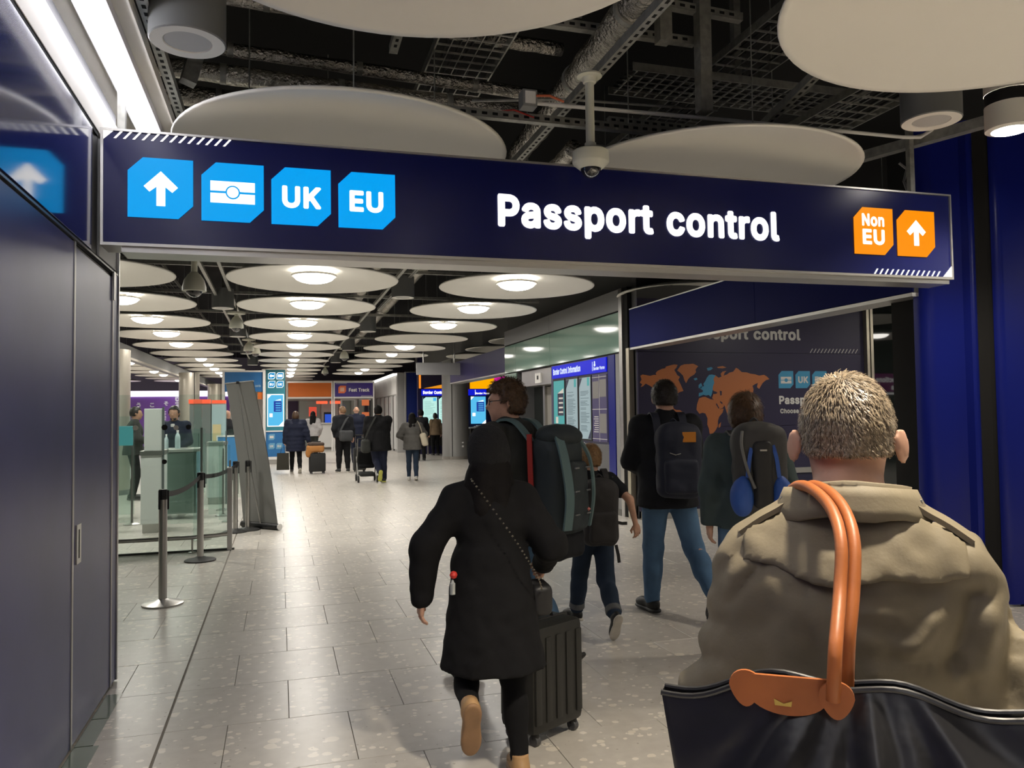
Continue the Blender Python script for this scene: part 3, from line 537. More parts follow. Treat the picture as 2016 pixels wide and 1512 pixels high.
def bell(x, y, zt, zb, label, s):
    t = thing('security_camera', label, 'camera', (x, y, zb), 'ceiling dome cameras'); mw = mat('camera_cream')
    MB().lathe([(0, zt - zb + .03), (.17 * s, zt - zb + .03), (.17 * s, zt - zb), (.03 * s, zt - zb - .01)], (x, y, zb), 24).build('mount', mw, t, True)
    MB().lathe([(.035 * s, zt - zb), (.035 * s, .30 * s), (.05 * s, .29 * s)], (x, y, zb), 16).build('pole', mw, t, True); MB().tube([(x, y, zt + .03), (x, y, 4.9)], .012, 6).build('drop_rod', M_STRUT, t)
    MB().lathe([(.03 * s, .30 * s), (.07 * s, .27 * s), (.115 * s, .2 * s), (.135 * s, .12 * s), (.135 * s, .075 * s), (.09 * s, .07 * s)], (x, y, zb), 28).build('housing', mw, t, True)
    MB().lathe([(0, 0)] + [(.095 * s * math.sin(a), .09 * s - .09 * s * math.cos(a)) for a in (.3, .6, .9, 1.2, 1.5)], (x, y, zb), 24).build('dome', mat('smoked_dome'), t, True)
bell(-.885, 9.05, 3.30, 2.865, 'bell-shaped cream dome camera under the left half of the hanging sign', .92)
for i, (x, y, lb) in enumerate(((-.76, 15.1, 'small dome camera below the first grey cylinder on the left'), (-.73, 20.3, 'small dome camera over the grey leaning banner, left one of a pair'), (-.60, 21.2, 'small dome camera over the grey leaning banner, right one of a pair'), (1.75, 22.6, 'small dome camera right of the middle disc row, nearest of two'), (1.66, 30.8, 'small dome camera right of the middle disc row, farther of two'))):
    bell(x, y, 3.45, 3.12, lb, .95)

# ---- services in the void: struts, ducts, trays, conduits
def strut(name, a, b, label, cat='strut', wd=.055, slots='down', group='galvanised struts in the ceiling void', pitch=.075):
    a = Vector(a); b = Vector(b); L = (b - a).length; d = (b - a).normalized()
    t = thing(name, label, cat, tuple(a), group)
    MB().beam(a, b, wd, wd).build('channel', M_STRUT, t)
    if slots:
        side = d.cross(UZ).normalized() if abs(d.z) < .9 else UX
        nrm = {'down': Vector((0, 0, -1)), 'front': Vector((0, -1, 0))}[slots]
        lat = d.cross(nrm).normalized(); sb = MB(); k = .04
        while k < L - .05:
            c = a + d * k + nrm * (wd / 2 + .0008)
            sb.add([c - d * .019 - lat * .010, c + d * .019 - lat * .010, c + d * .019 + lat * .010, c - d * .019 + lat * .010], [(0, 1, 2, 3)]); k += pitch
        tag(sb.build('slots', M_SLOT, t), kind='stuff')
    return t
strut('strut_channel', (1.93, 1.0, 3.72), (1.93, 16, 3.72), 'long perforated strut running away above the dome camera')
strut('strut_channel', (-.62, 1.5, 3.56), (-.62, 5.6, 3.56), 'perforated strut along the edge of the lit cove board')
strut('strut_channel', (.72, 3.6, 4.02), (.72, 5.1, 3.98), 'short perforated strut between the two upper white discs')
strut('strut_channel', (1.0, 5.13, 3.62), (3.0, 5.13, 3.62), 'cross strut with slots just above the sign, right of the big disc', slots='front')
strut('strut_channel', (1.5, 4.75, 4.12), (2.75, 4.75, 4.12), 'upper cross strut behind the dome camera bracket', slots='front')
strut('strut_channel', (2.48, 4.65, 4.30), (3.06, 4.65, 4.28), 'short cross strut at the top edge, right of the dome camera', slots='front')
strut('strut_channel', (2.41, 4.55, 3.98), (2.41, 4.55, 4.9), 'short upright strut hanging right of the dome camera', slots=None, wd=.085)
strut('strut_channel', (2.74, 4.62, 3.58), (2.74, 4.62, 4.9), 'long upright strut hanging right of the dome camera', slots=None, wd=.085)
strut('strut_channel', (3.5, 5.4, 4.15), (3.5, 5.4, 4.9), 'thin upright strut in the dark beside the top right disc', slots=None, wd=.06)
strut('strut_channel', (4.30, 5.9, 3.62), (4.92, 4.2, 3.62), 'dark strut rising to the right above the right end of the sign', slots=None, wd=.075)
strut('strut_channel', (3.3, 3.6, 3.85), (3.45, 5.3, 3.62), 'dark strut with orange-lit flange beside the right grey cylinder')
strut('strut_channel', (2.6, 5.9, 3.98), (4.6, 5.9, 3.98), 'cross strut behind the right white disc', slots='front')
strut('strut_channel', (-.55, 5.2, 3.66), (-.25, 5.3, 4.9), 'dark speckled upright under the left grey cylinder', slots=None, wd=.09)
for i, (x, z) in enumerate(((-1.02, 3.62), (-.80, 3.70))): strut('strut_channel', (x, 7.5, z), (x, 32, z), 'long strut over the passage left of the middle discs, %s of two' % ('lower', 'upper')[i], slots=None, wd=.045)
for i, (x, z) in enumerate(((1.66, 3.60),)): strut('strut_channel', (x, 8, z), (x, 32, z), 'long strut over the passage right of the middle discs', slots=None, wd=.045)
for i, y in enumerate((11.7, 14.3, 16.9, 19.4, 22.0, 24.5, 27.1)):
    strut('strut_channel', (-3.4, y, 3.72), (4.8, y, 3.72), 'cross strut of the hall ceiling between discs, %s beyond the sign' % ORD[i], slots=None, wd=.05)
def duct(a, b, r, label, n=26):
    a = Vector(a); b = Vector(b); pts = []; rs = []
    t = thing('foil_duct', label, 'duct', tuple(a), 'silver ducts in the ceiling void')
    for i in range(n + 1):
        q = a.lerp(b, i / n); q += Vector((random.uniform(-1, 1), random.uniform(-1, 1), random.uniform(-1, 1))) * r * .05; pts.append(q); rs.append(r * random.uniform(.94, 1.06))
    MB().tube(pts, rs, 18).build('sleeve', M_FOIL, t, 'all')
    for k in (.2, .5, .8):
        q = a.lerp(b, k); d = (b - a).normalized() * .02
        MB().tube([q - d, q + d], r * 1.08, 18).build('band', M_STRUT, t, True)
duct((2.02, 3.6, 4.02), (2.16, 7.0, 4.02), .10, 'silver insulated pipe running away beside the perforated strut')
duct((-.9, 5.50, 4.06), (2.0, 5.75, 4.06), .045, 'thin silver pipe crossing above the big left disc')
duct((-.9, 5.62, 3.93), (1.75, 5.72, 3.90), .065, 'crinkled foil duct crossing just above the big left disc')
duct((-.9, 5.95, 3.88), (1.5, 6.05, 3.82), .075, 'foil duct lowest of those above the big left disc')
duct((-.6, 5.2, 4.25), (2.0, 5.35, 4.25), .05, 'dull silver pipe in the shadow above the foil ducts')
duct((1.35, 8.2, 3.85), (1.5, 26, 3.85), .13, 'foil duct over the hall, left of a parallel pair')
duct((2.12, 8.2, 3.90), (2.25, 26, 3.90), .11, 'foil duct over the hall, right of a parallel pair')
duct((2.30, 5.9, 3.72), (2.45, 8.5, 3.74), .07, 'short foil pipe behind the dome camera head')
def tray(x0, x1, y0, y1, z, label, along='x', rungs=16, wire=.006):
    t = thing('cable_tray', label, 'cable tray', ((x0 + x1) / 2, (y0 + y1) / 2, z), 'cable trays in the ceiling void')
    for a, b in ((((x0, y0, z), (x1, y0, z)), ((x0, y1, z), (x1, y1, z))) if along == 'x' else (((x0, y0, z), (x0, y1, z)), ((x1, y0, z), (x1, y1, z)))):
        MB().beam(a, b, .012, .06).build('side_rail', M_STRUT, t)
    r = MB()
    for i in range(rungs):
        k = (i + .5) / rungs
        if along == 'x': r.beam((x0 + (x1 - x0) * k, y0, z - .02), (x0 + (x1 - x0) * k, y1, z - .02), wire * 2, wire * 2)
        else: r.beam((x0, y0 + (y1 - y0) * k, z - .02), (x1, y0 + (y1 - y0) * k, z - .02), wire * 2, wire * 2)
    for q in (.2, .4, .6, .8):
        if along == 'x': r.beam((x0, y0 + (y1 - y0) * q, z - .028), (x1, y0 + (y1 - y0) * q, z - .028), wire, wire)
        else: r.beam((x0 + (x1 - x0) * q, y0, z - .028), (x0 + (x1 - x0) * q, y1, z - .028), wire, wire)
    tag(r.build('rungs', M_STRUT, t), kind='stuff')
    cb = MB()
    for i in range(5):
        q = .15 + .17 * i
        if along == 'x': cb.tube([(x0 + (x1 - x0) * k / 6, y0 + (y1 - y0) * (q + .03 * math.sin(k * 2.1 + i)), z) for k in range(7)], .009, 5)
        else: cb.tube([(x0 + (x1 - x0) * (q + .03 * math.sin(k * 2.1 + i)), y0 + (y1 - y0) * k / 6, z) for k in range(7)], .009, 5)
    tag(cb.build('cables', mat('cable_black', (.02, .02, .02), .5), t), kind='stuff')
tray(-.6, 2.0, 4.55, 4.95, 4.32, 'wide ladder tray in the dark above the first white discs', rungs=22)
tray(1.05, 1.55, 4.1, 6.4, 4.18, 'wire tray running away left of the silver pipe', 'y', 20)
tray(2.5, 4.6, 5.2, 5.65, 4.12, 'mesh tray in the dark right of the upright struts', rungs=24)
tray(3.2, 3.7, 3.8, 8.5, 4.26, 'mesh tray running away beside the top right disc', 'y', 34)
tray(4.1, 4.6, 3.8, 8.5, 3.95, 'mesh tray running away above the right end of the sign', 'y', 34)
tray(2.6, 4.4, 6.2, 6.6, 3.85, 'mesh tray low behind the right white disc', rungs=20)
tray(-2.2, -1.7, 8, 30, 3.9, 'long cable tray over the passage on the left', 'y', 60)
tray(3.9, 4.5, 8.5, 30, 3.95, 'long cable tray over the passage on the right', 'y', 60)
# conduit and junction box above the sign
t = thing('conduit', 'white conduit tube crossing above the sign to the right grey cylinder', 'conduit', (1.6, 4.8, 3.6))
MB().tube([(1.60, 4.81, 3.60), (3.0, 4.74, 3.595), (4.45, 4.70, 3.59), (4.60, 4.69, 3.60), (4.70, 4.68, 3.66), (4.74, 4.6, 3.8)], .014, 8).build('pipe', M_WHITE, t, True)
MB().tube([(1.35, 5.5, 3.86), (2.0, 5.3, 3.86), (3.2, 5.2, 3.86)], .010, 6).build('pipe', M_STRUT, t, True)
t = thing('junction_box', 'grey junction box with orange cable beside the perforated strut', 'electrical box', (1.55, 4.8, 3.6))
MB().bbox(1.50, 1.60, 4.74, 4.84, 3.55, 3.66, .006).build('case', M_GREYP, t); MB().box(1.515, 1.585, 4.733, 4.74, 3.565, 3.645).build('cover', M_WHITE, t)
MB().tube([(1.59, 4.74, 3.62), (1.68, 4.73, 3.625), (1.78, 4.74, 3.60)], .008, 6).build('cable', mat('cable_orange', (.5, .10, .03), .5), t, True)
t = thing('loose_cable', 'thin red cable running from the big left disc to the junction box', 'cable', (1.3, 5.3, 3.7))
MB().tube([(1.05, 5.4, 3.73), (1.3, 5.35, 3.70), (1.55, 5.1, 3.66), (1.66, 5.0, 3.58)], .006, 5).build('wire', mat('cable_red', (.5, .03, .02), .5), t, True)
t = thing('loose_cable', 'grey cable hanging down to the top of the sign at its right end', 'cable', (4.6, 4.8, 3.4))
MB().tube([(4.55, 4.85, 3.45), (4.60, 4.83, 3.40), (4.56, 4.82, 3.30), (4.58, 4.80, 3.20), (4.58, 4.80, 3.14)], .010, 6).build('wire', M_GREYP, t, True)

# ================================================================== HANGING SIGN
YS = 4.65
sg = thing('overhead_sign', 'long dark blue illuminated sign reading Passport control, hung across the passage', 'sign', (-.926, YS, 2.51))
sx0, sx1, sz0, sz1 = -.926, 4.818, 2.51, 3.145
MB().box(sx0 + .012, sx1 - .012, YS, YS + .19, sz0 + .012, sz1 - .012).build('face', M_NAVY, sg)
for q in ((sx0, sx1, sz0 - .004, sz0 + .012), (sx0, sx1, sz1 - .012, sz1), (sx0, sx0 + .014, sz0 + .012, sz1 - .012), (sx1 - .014, sx1, sz0 + .012, sz1 - .012)): MB().box(q[0], q[1], YS - .012, YS + .20, q[2], q[3]).build('frame_bar', M_ALU, sg)
MB().box(sx0 + .1, sx1 - .02, YS + .012, YS + .21, sz0 - .035, sz0 - .004).build('soffit_tray', M_ALU, sg)
for x in (-.84, 4.56): MB().box(x - .02, x + .02, YS + .08, YS + .12, sz1, 4.9).build('hanger', M_STRUT, sg)
yf = YS - .004
def chamfer(x, z, w_, c): return [(x, z), (x + w_ - c, z), (x + w_, z + c), (x + w_, z + w_), (x + c, z + w_), (x, z + w_ - c)]
def plate(poly, m, name, par, y=yf, th=.003): return MB().prism(poly, (0, y, 0), UX, UZ, (0, -th, 0)).build(name, m, par)
def arrow(cx, z, h, par, m, y):
    k = h / .193; P = [(0, .193), (-.087, .106), (-.058, .077), (-.0225, .106), (-.0225, 0), (.0225, 0), (.0225, .106), (.058, .077), (.087, .106)]
    return plate([(cx + p[0] * k, z + p[1] * k) for p in P], m, 'arrow', par, y, .002)
tl = []
for x in (-.792, -.417, -.044, .331):
    tl.append(plate(chamfer(x, 2.666, .332, .076), M_SIGNB, 'icon_tile', sg))
for x in (3.943, 4.319):
    tl.append(plate(chamfer(x, 2.665, .340, .078), M_SIGNO, 'icon_tile', sg))
y2 = YS - .0075
arrow(-.625, 2.733, .193, tl[0], M_SIGNW, y2); arrow(4.49, 2.745, .19, tl[5], M_SIGNW, y2)
plate([(-.370, 2.770), (-.133, 2.770), (-.133, 2.825), (-.370, 2.825)], M_SIGNW, 'passport_bar', tl[1], y2, .002)
plate([(-.370, 2.838), (-.133, 2.838), (-.133, 2.893), (-.370, 2.893)], M_SIGNW, 'passport_bar', tl[1], y2, .002)
plate([(-.2515 + .039 * math.cos(a), 2.8315 + .039 * math.sin(a)) for a in np.linspace(0, 2 * PI, 29)[:-1]], M_SIGNB, 'passport_ring', tl[1], y2 - .0025, .001)
plate([(-.2515 + .031 * math.cos(a), 2.8315 + .031 * math.sin(a)) for a in np.linspace(0, 2 * PI, 25)[:-1]], M_SIGNW, 'passport_dot', tl[1], y2 - .004, .001)
text('UK', .120, (.010, y2 - .002, 2.772), UX, UZ, M_SIGNW, tl[2], width=.226, split=1); text('EU', .118, (.390, y2 - .002, 2.771), UX, UZ, M_SIGNW, tl[3], width=.215, split=1)
text('Non', .085, (4.008, y2 - .002, 2.875), UX, UZ, M_SIGNW, tl[4], width=.205, split=1); text('EU', .105, (4.008, y2 - .002, 2.743), UX, UZ, M_SIGNW, tl[4], width=.21, split=1)
text('Passport control', .193, (1.290, y2, 2.735), UX, UZ, M_SIGNW, sg, width=2.035, split=1)
for i in range(13):
    x = -.862 + .0465 * i
    plate([(x, 3.093), (x + .012, 3.093), (x + .045, 3.132), (x + .033, 3.132)], M_SIGNW, 'stripe', sg)
plate([(sx0 + .014, 3.132), (sx0 + .014, 3.085), (sx0 + .062, 3.132)], M_SIGNW, 'corner_mark', sg)
for i in range(13):
    x = 4.105 + .0465 * i
    plate([(x, 2.525), (x + .012, 2.525), (x + .038, 2.564), (x + .026, 2.564)], M_SIGNW, 'stripe', sg)
plate([(sx1 - .014, 2.525), (sx1 - .014, 2.605), (sx1 - .092, 2.525)], M_SIGNW, 'corner_mark', sg)
sg.rotation_euler.y = -.0037

# ================================================================== MAP PANEL
YM = 10.5
mp = thing('map_panel', 'dark navy wall panel with an orange world map, under the blue beam', 'wall graphic', (7, YM, .62))
for z0, z1 in ((.62, 1.333), (1.337, 2.455), (2.459, 3.25)): MB().box(5.04, 9.03, YM, YM + .04, z0, z1).build('board', M_MAP, mp)
MB().box(5.04, 9.03, YM - .02, YM + .04, .02, .60).build('kick_board', mat('kick_navy', (.02, .02, .05), .4), mp)
MB().box(5.04, 9.03, YM - .05, YM + .02, .60, .68).build('ledge', M_STEEL, mp)
MB().box(5.04, 9.03, YM - .04, YM + .04, 0, .12).build('skirting', M_STEEL, mp)
MAPPOLY = {
 'americas': [(5.075,2.1),(5.112,2.12),(5.166,2.112),(5.231,2.1),(5.297,2.116),(5.336,2.112),(5.324,2.14),(5.353,2.172),(5.431,2.206),(5.479,2.212),(5.497,2.24),(5.564,2.257),(5.631,2.271),(5.687,2.265),(5.663,2.221),(5.629,2.187),(5.655,2.153),(5.676,2.113),(5.72,2.087),(5.693,2.041),(5.731,1.972),(5.761,1.906),(5.774,1.876),(5.715,1.86),(5.666,1.836),(5.638,1.801),(5.619,1.737),(5.591,1.661),(5.616,1.607),(5.649,1.593),(5.709,1.592),(5.797,1.535),(5.814,1.487),(5.881,1.464),(5.866,1.398),(5.821,1.334),(5.764,1.255),(5.728,1.166),(5.695,1.157),(5.679,1.257),(5.665,1.317),(5.612,1.414),(5.596,1.498),(5.588,1.557),(5.527,1.594),(5.451,1.639),(5.386,1.679),(5.344,1.769),(5.326,1.838),(5.282,1.918),(5.228,1.953),(5.159,1.987),(5.115,1.948),(5.076,1.934),(5.103,1.977),(5.064,2.001),(5.095,2.046)],
 'greenland': [(5.678,2.181),(5.738,2.254),(5.799,2.274),(5.877,2.278),(5.945,2.285),(6.03,2.249),(5.983,2.194),(5.992,2.158),(5.959,2.121),(5.891,2.085),(5.858,2.053),(5.821,1.992),(5.793,2.041),(5.774,2.105),(5.722,2.153)],
 'asia': [(6.321,2.11),(6.373,2.073),(6.424,2.09),(6.411,2.135),(6.444,2.167),(6.51,2.18),(6.476,2.147),(6.461,2.106),(6.517,2.123),(6.56,2.151),(6.63,2.168),(6.678,2.226),(6.715,2.209),(6.775,2.16),(6.864,2.156),(6.93,2.136),(7.005,2.128),(7.081,2.107),(7.167,2.12),(7.214,2.095),(7.261,2.053),(7.198,2.037),(7.14,1.995),(7.107,1.95),(7.075,1.904),(7.038,1.929),(7.054,1.995),(7.001,1.975),(6.958,1.95),(6.975,1.896),(6.965,1.851),(6.917,1.839),(6.985,1.82),(6.953,1.768),(6.912,1.752),(6.881,1.724),(6.855,1.646),(6.797,1.564),(6.735,1.54),(6.685,1.602),(6.635,1.639),(6.595,1.546),(6.547,1.461),(6.502,1.543),(6.468,1.649),(6.432,1.686),(6.459,1.649),(6.43,1.613),(6.37,1.597),(6.339,1.658),(6.309,1.728),(6.255,1.763),(6.279,1.829),(6.326,1.854),(6.267,1.89),(6.273,1.945),(6.297,1.996),(6.285,2.057)],
 'africa': [(6.034,1.764),(6.091,1.782),(6.141,1.786),(6.227,1.749),(6.3,1.74),(6.34,1.667),(6.384,1.597),(6.446,1.605),(6.429,1.548),(6.367,1.483),(6.345,1.423),(6.341,1.342),(6.298,1.276),(6.255,1.234),(6.201,1.229),(6.189,1.308),(6.163,1.369),(6.17,1.46),(6.135,1.535),(6.086,1.548),(6.035,1.532),(5.987,1.593),(5.998,1.674)],
 'madagascar': [(6.355,1.362),(6.397,1.402),(6.386,1.333),(6.354,1.313)],
 'severnaya': [(6.349,2.236),(6.447,2.253),(6.511,2.229),(6.446,2.216),(6.365,2.22)],
 'europe': [(6.213,2.118),(6.264,2.122),(6.321,2.11),(6.285,2.057),(6.297,1.996),(6.273,1.945),(6.267,1.89),(6.252,1.83),(6.228,1.785),(6.201,1.814),(6.151,1.806),(6.11,1.818),(6.028,1.79),(6.034,1.845),(6.093,1.855),(6.107,1.879),(6.049,1.915),(6.072,1.94),(6.123,1.946),(6.11,1.98),(6.143,2.02),(6.171,2.073)],
 'britain': [(6.032,1.964),(6.074,1.996),(6.091,1.956),(6.072,1.915),(6.031,1.919)],
 'iceland': [(5.949,2.061),(5.999,2.073),(6.016,2.049),(5.971,2.033)],
 'svalbard': [(6.175,2.219),(6.253,2.236),(6.28,2.216),(6.238,2.187),(6.192,2.179)],
}
MAPSEA = [[(6.271,1.858),(6.322,1.866),(6.349,1.841),(6.302,1.825),(6.27,1.834)],[(6.386,1.878),(6.423,1.87),(6.417,1.808),(6.394,1.804),(6.39,1.843)],[(6.329,1.691),(6.373,1.613),(6.361,1.605),(6.317,1.671)],[(6.392,1.721),(6.432,1.694),(6.423,1.674),(6.386,1.703)]]

for k, P in MAPPOLY.items():
    plate(P, M_PRINTC if k in ('europe', 'britain', 'iceland', 'svalbard') else M_PRINTO, 'continent', mp, YM, .002)
for P in MAPSEA: plate(P, M_MAP, 'sea', mp, YM - .002, .001)
ym = YM - .003
text('Passport control', .165, (5.86, ym, 2.672), UX, UZ, M_PRINTW, mp, width=1.985, split=1)
for i in range(14):
    x = 8.01 + .0655 * i; plate([(x, 2.468), (x + .012, 2.468), (x + .058, 2.535), (x + .046, 2.535)], M_PRINTW, 'stripe', mp, YM, .002)
mt = [plate(chamfer(x, 1.912, .268, .06), M_PRINTC, 'icon_tile', mp, YM, .002) for x in (7.425, 7.732, 8.040)]
plate([(7.465, 1.985), (7.655, 1.985), (7.655, 2.032), (7.465, 2.032)], M_PRINTW, 'passport_bar', mt[0], ym, .001); plate([(7.465, 2.042), (7.655, 2.042), (7.655, 2.09), (7.465, 2.09)], M_PRINTW, 'passport_bar', mt[0], ym, .001)
plate([(7.56 + .03 * math.cos(a), 2.037 + .03 * math.sin(a)) for a in np.linspace(0, 2 * PI, 21)[:-1]], M_PRINTC, 'passport_ring', mt[0], ym - .0015, .001)
text('UK', .098, (7.775, ym - .001, 1.998), UX, UZ, M_PRINTW, mt[1], split=1); text('EU', .098, (8.085, ym - .001, 1.998), UX, UZ, M_PRINTW, mt[2], split=1)
text('Passport control', .122, (7.42, ym, 1.672), UX, UZ, M_PRINTW, mp, split=1); text('Choose the right queue', .068, (7.44, ym, 1.526), UX, UZ, mat('print_light', (.5, .49, .47), .5), mp)
MB().box(5.9, 6.30, YM - .03, YM, .70, .82).build('blue_strip', glow('blue_led', (.02, .03, .7), .25), mp)

# ================================================================== BORDER CONTROL INFORMATION BOARD (store wall)
XB = 4.962
bd = thing('information_board', 'border control information board with three posters beside the steel column', 'notice board', (XB, 12.7, 1.08))
def xplate(y0, y1, z0, z1, m, name, par, x=XB, th=.004):
    return MB().box(x - th, x, y0, y1, z0, z1).build(name, m, par)
DY_ = Vector((0, -1, 0))
xplate(11.43, 14.01, 1.08, 2.46, mat('board_navy', (.035, .032, .075), .4), 'backing', bd)
hd = xplate(11.44, 14.0, 2.215, 2.445, glow('board_blue', (.006, .012, .62), 1.0), 'header', bd, XB - .006, .02)
xh = XB - .0275
text('Border Control Information', .105, (xh, 13.93, 2.285), DY_, UZ, glow('board_text', (.75, .85, 1), 1.1), hd, width=1.40)
text('Border Force', .050, (xh, 11.95, 2.265), DY_, UZ, MATS['board_text'], hd, width=.46)
MB().box(xh - .002, xh, 11.985, 12.0, 2.255, 2.405).build('crest_bar', MATS['board_text'], hd)
MB().prism([(-.03, 0), (.03, 0), (.035, .03), (.02, .05), (.025, .075), (0, .09), (-.025, .075), (-.02, .05), (-.035, .03)], (xh, 11.90, 2.325), (0, 1, 0), UZ, (-.002, 0, 0)).build('crest', MATS['board_text'], hd)
scr_t = glow('screen_teal', (.10, .46, .45), .75); scr_w = glow('screen_pale', (.44, .56, .58), .72); ink = glow('screen_ink', (.16, .24, .27), .5); dark = mat('poster_navy', (.02, .025, .06), .4)
xs = XB - .004
def poster(y0, y1, kind):
    f = xplate(y0 - .03, y1 + .03, 1.10, 2.195, M_BLACK, 'poster_frame', bd, xs, .012); xx = xs - .0125
    p = xplate(y0, y1, 1.13, 2.165, scr_t if kind == 0 else scr_w, 'poster', f, xx, .002) if False else MB().box(xx - .002, xx, y0, y1, 1.13, 2.165).build('poster', scr_t if kind == 0 else scr_w, f)
    def q(a0, a1, z0, z1, m, nm, k=1):
        MB().box(xx - .002 - .0012 * k, xx - .001, y1 - (y1 - y0) * a1, y1 - (y1 - y0) * a0, z0, z1).build(nm, m, f)
    w_ = y1 - y0
    if kind == 0:
        q(.38, .95, 1.52, 1.93, dark, 'text_block'); q(.2, .42, 1.38, 1.50, M_PRINTW, 'badge')
        MB().prism([(0, 0), (w_ * .55, 0), (w_ * .55, .09)], (xx - .0032, y1 - w_ * .40, 1.93), DY_, UZ, (.001, 0, 0)).build('wedge', M_PRINTW, f)
        for i in range(4): q(.5, .9, 1.57 + .085 * i, 1.60 + .085 * i, M_PRINTW, 'text_line', 2)
        MB().prism([(0, 0), (w_ * .32, 0), (w_ * .32, .2)], (xx - .0032, y1 - w_ * .66, 1.14), DY_, UZ, (.001, 0, 0)).build('wedge', M_PRINTW, f)
    else:
        q(.72, .90, 2.02, 2.16, scr_t, 'badge')
        MB().prism([(0, 0), (w_ * .28, .16), (0, .16)], (xx - .0032, y1 - .002, 2.0), DY_, UZ, (.001, 0, 0)).build('wedge', dark, f)
        MB().prism([(0, 0), (w_ * .26, 0), (w_ * .26, .16)], (xx - .0032, y1 - w_ * .74, 1.135), DY_, UZ, (.001, 0, 0)).build('wedge', dark, f)
        rr = random.Random(3 + kind); z = 1.95
        while z > 1.28:
            z -= rr.choice((.022, .022, .022, .05)); q(.12, rr.uniform(.55, .9), z, z + .008, ink, 'text_line')
poster(13.38, 13.94, 0); poster(12.72, 13.27, 1); poster(12.12, 12.63, 2)
for y0, y1, z0, z1, m in ((11.46, 12.06, 1.10, 2.18, 'board_navy'),):
    pf = xplate(y0, y1, z0, z1, mat('leaflet_navy', (.06, .05, .13), .45), 'leaflet_panel', bd, xs, .008); xx = xs - .009
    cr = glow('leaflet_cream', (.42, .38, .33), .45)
    for a, b, c, d in ((11.78, 12.04, 1.80, 2.08), (11.48, 11.74, 1.82, 2.10), (11.48, 11.74, 1.24, 1.55)): MB().box(xx - .002, xx, a, b, c, d).build('leaflet', cr, pf)
    for z in (1.14, 1.62, 2.14): MB().box(xx - .002, xx, 11.46, 12.06, z, z + .008).build('rule', M_PRINTW, pf)
    MB().box(xx - .002, xx, 11.756, 11.764, 1.10, 2.18).build('rule', M_PRINTW, pf)
    for i in range(8): MB().box(xx - .002, xx, 11.80, 12.0 - .02 * (i % 3), 1.25 + .035 * i, 1.262 + .035 * i).build('text_line', M_PRINTW, pf)
for y in (13.05, 12.5): xplate(y - .05, y + .05, 1.035, 1.07, M_WHITE, 'label_tag', bd, XB, .006)

# ================================================================== FAR RIGHT: fascia, pillar, boards
fb2 = MB().box(4.985, 5.3, 17.36, 23.4, 2.52, 3.11).build('trim_6', M_GREYD); tag(fb2, kind='structure')
for y0, y1 in ((17.36, 20.3), (20.304, 23.4)): MB().bbox(4.97, 4.985, y0, y1, 2.53, 3.10, .003).build('fascia_panel', mat('navy_fascia_far', (.035, .03, .10), .4, spec=.1), fb2)
box('soffit', M_ALU, fb2, 4.965, 5.3, 17.36, 23.4, 2.49, 2.525)
t = thing('steel_pillar', 'tall brushed steel pillar under the small hanging sign', 'pillar', (5.97, 27.3, 0))
MB().lathe([(.47, .10), (.47, 4.9)], (5.97, 27.3, 0), 40).build('cladding', mat('pillar_steel', (.36, .36, .355), .45, .35), t, 'all'); MB().lathe([(.475, 0), (.475, .10)], (5.97, 27.3, 0), 40).build('plinth', mat('plinth_stone', (.3, .28, .25), .4), t, True)
MB().box(5.75, 5.765, 26.86, 26.90, .1, 4.9).build('joint', M_SLOT, t); MB().box(6.10, 6.16, 26.83, 26.86, .42, .48).build('socket', M_WHITE, t); MB().box(6.10, 6.16, 26.83, 26.86, .56, .60).build('socket', M_WHITE, t)
t = thing('hanging_sign', 'small blank grey sign hanging on two rods in front of the pillar', 'sign', (4.4, 22, 2.7))
MB().bbox(3.71, 5.09, 22, 22.12, 2.70, 3.045, .01).build('panel', mat('sign_grey', (.30, .30, .31), .5), t)
for x in (3.91, 4.81): MB().tube([(x, 22.06, 3.04), (x, 22.06, 4.9)], .022, 8).build('rod', M_STEEL, t, True)
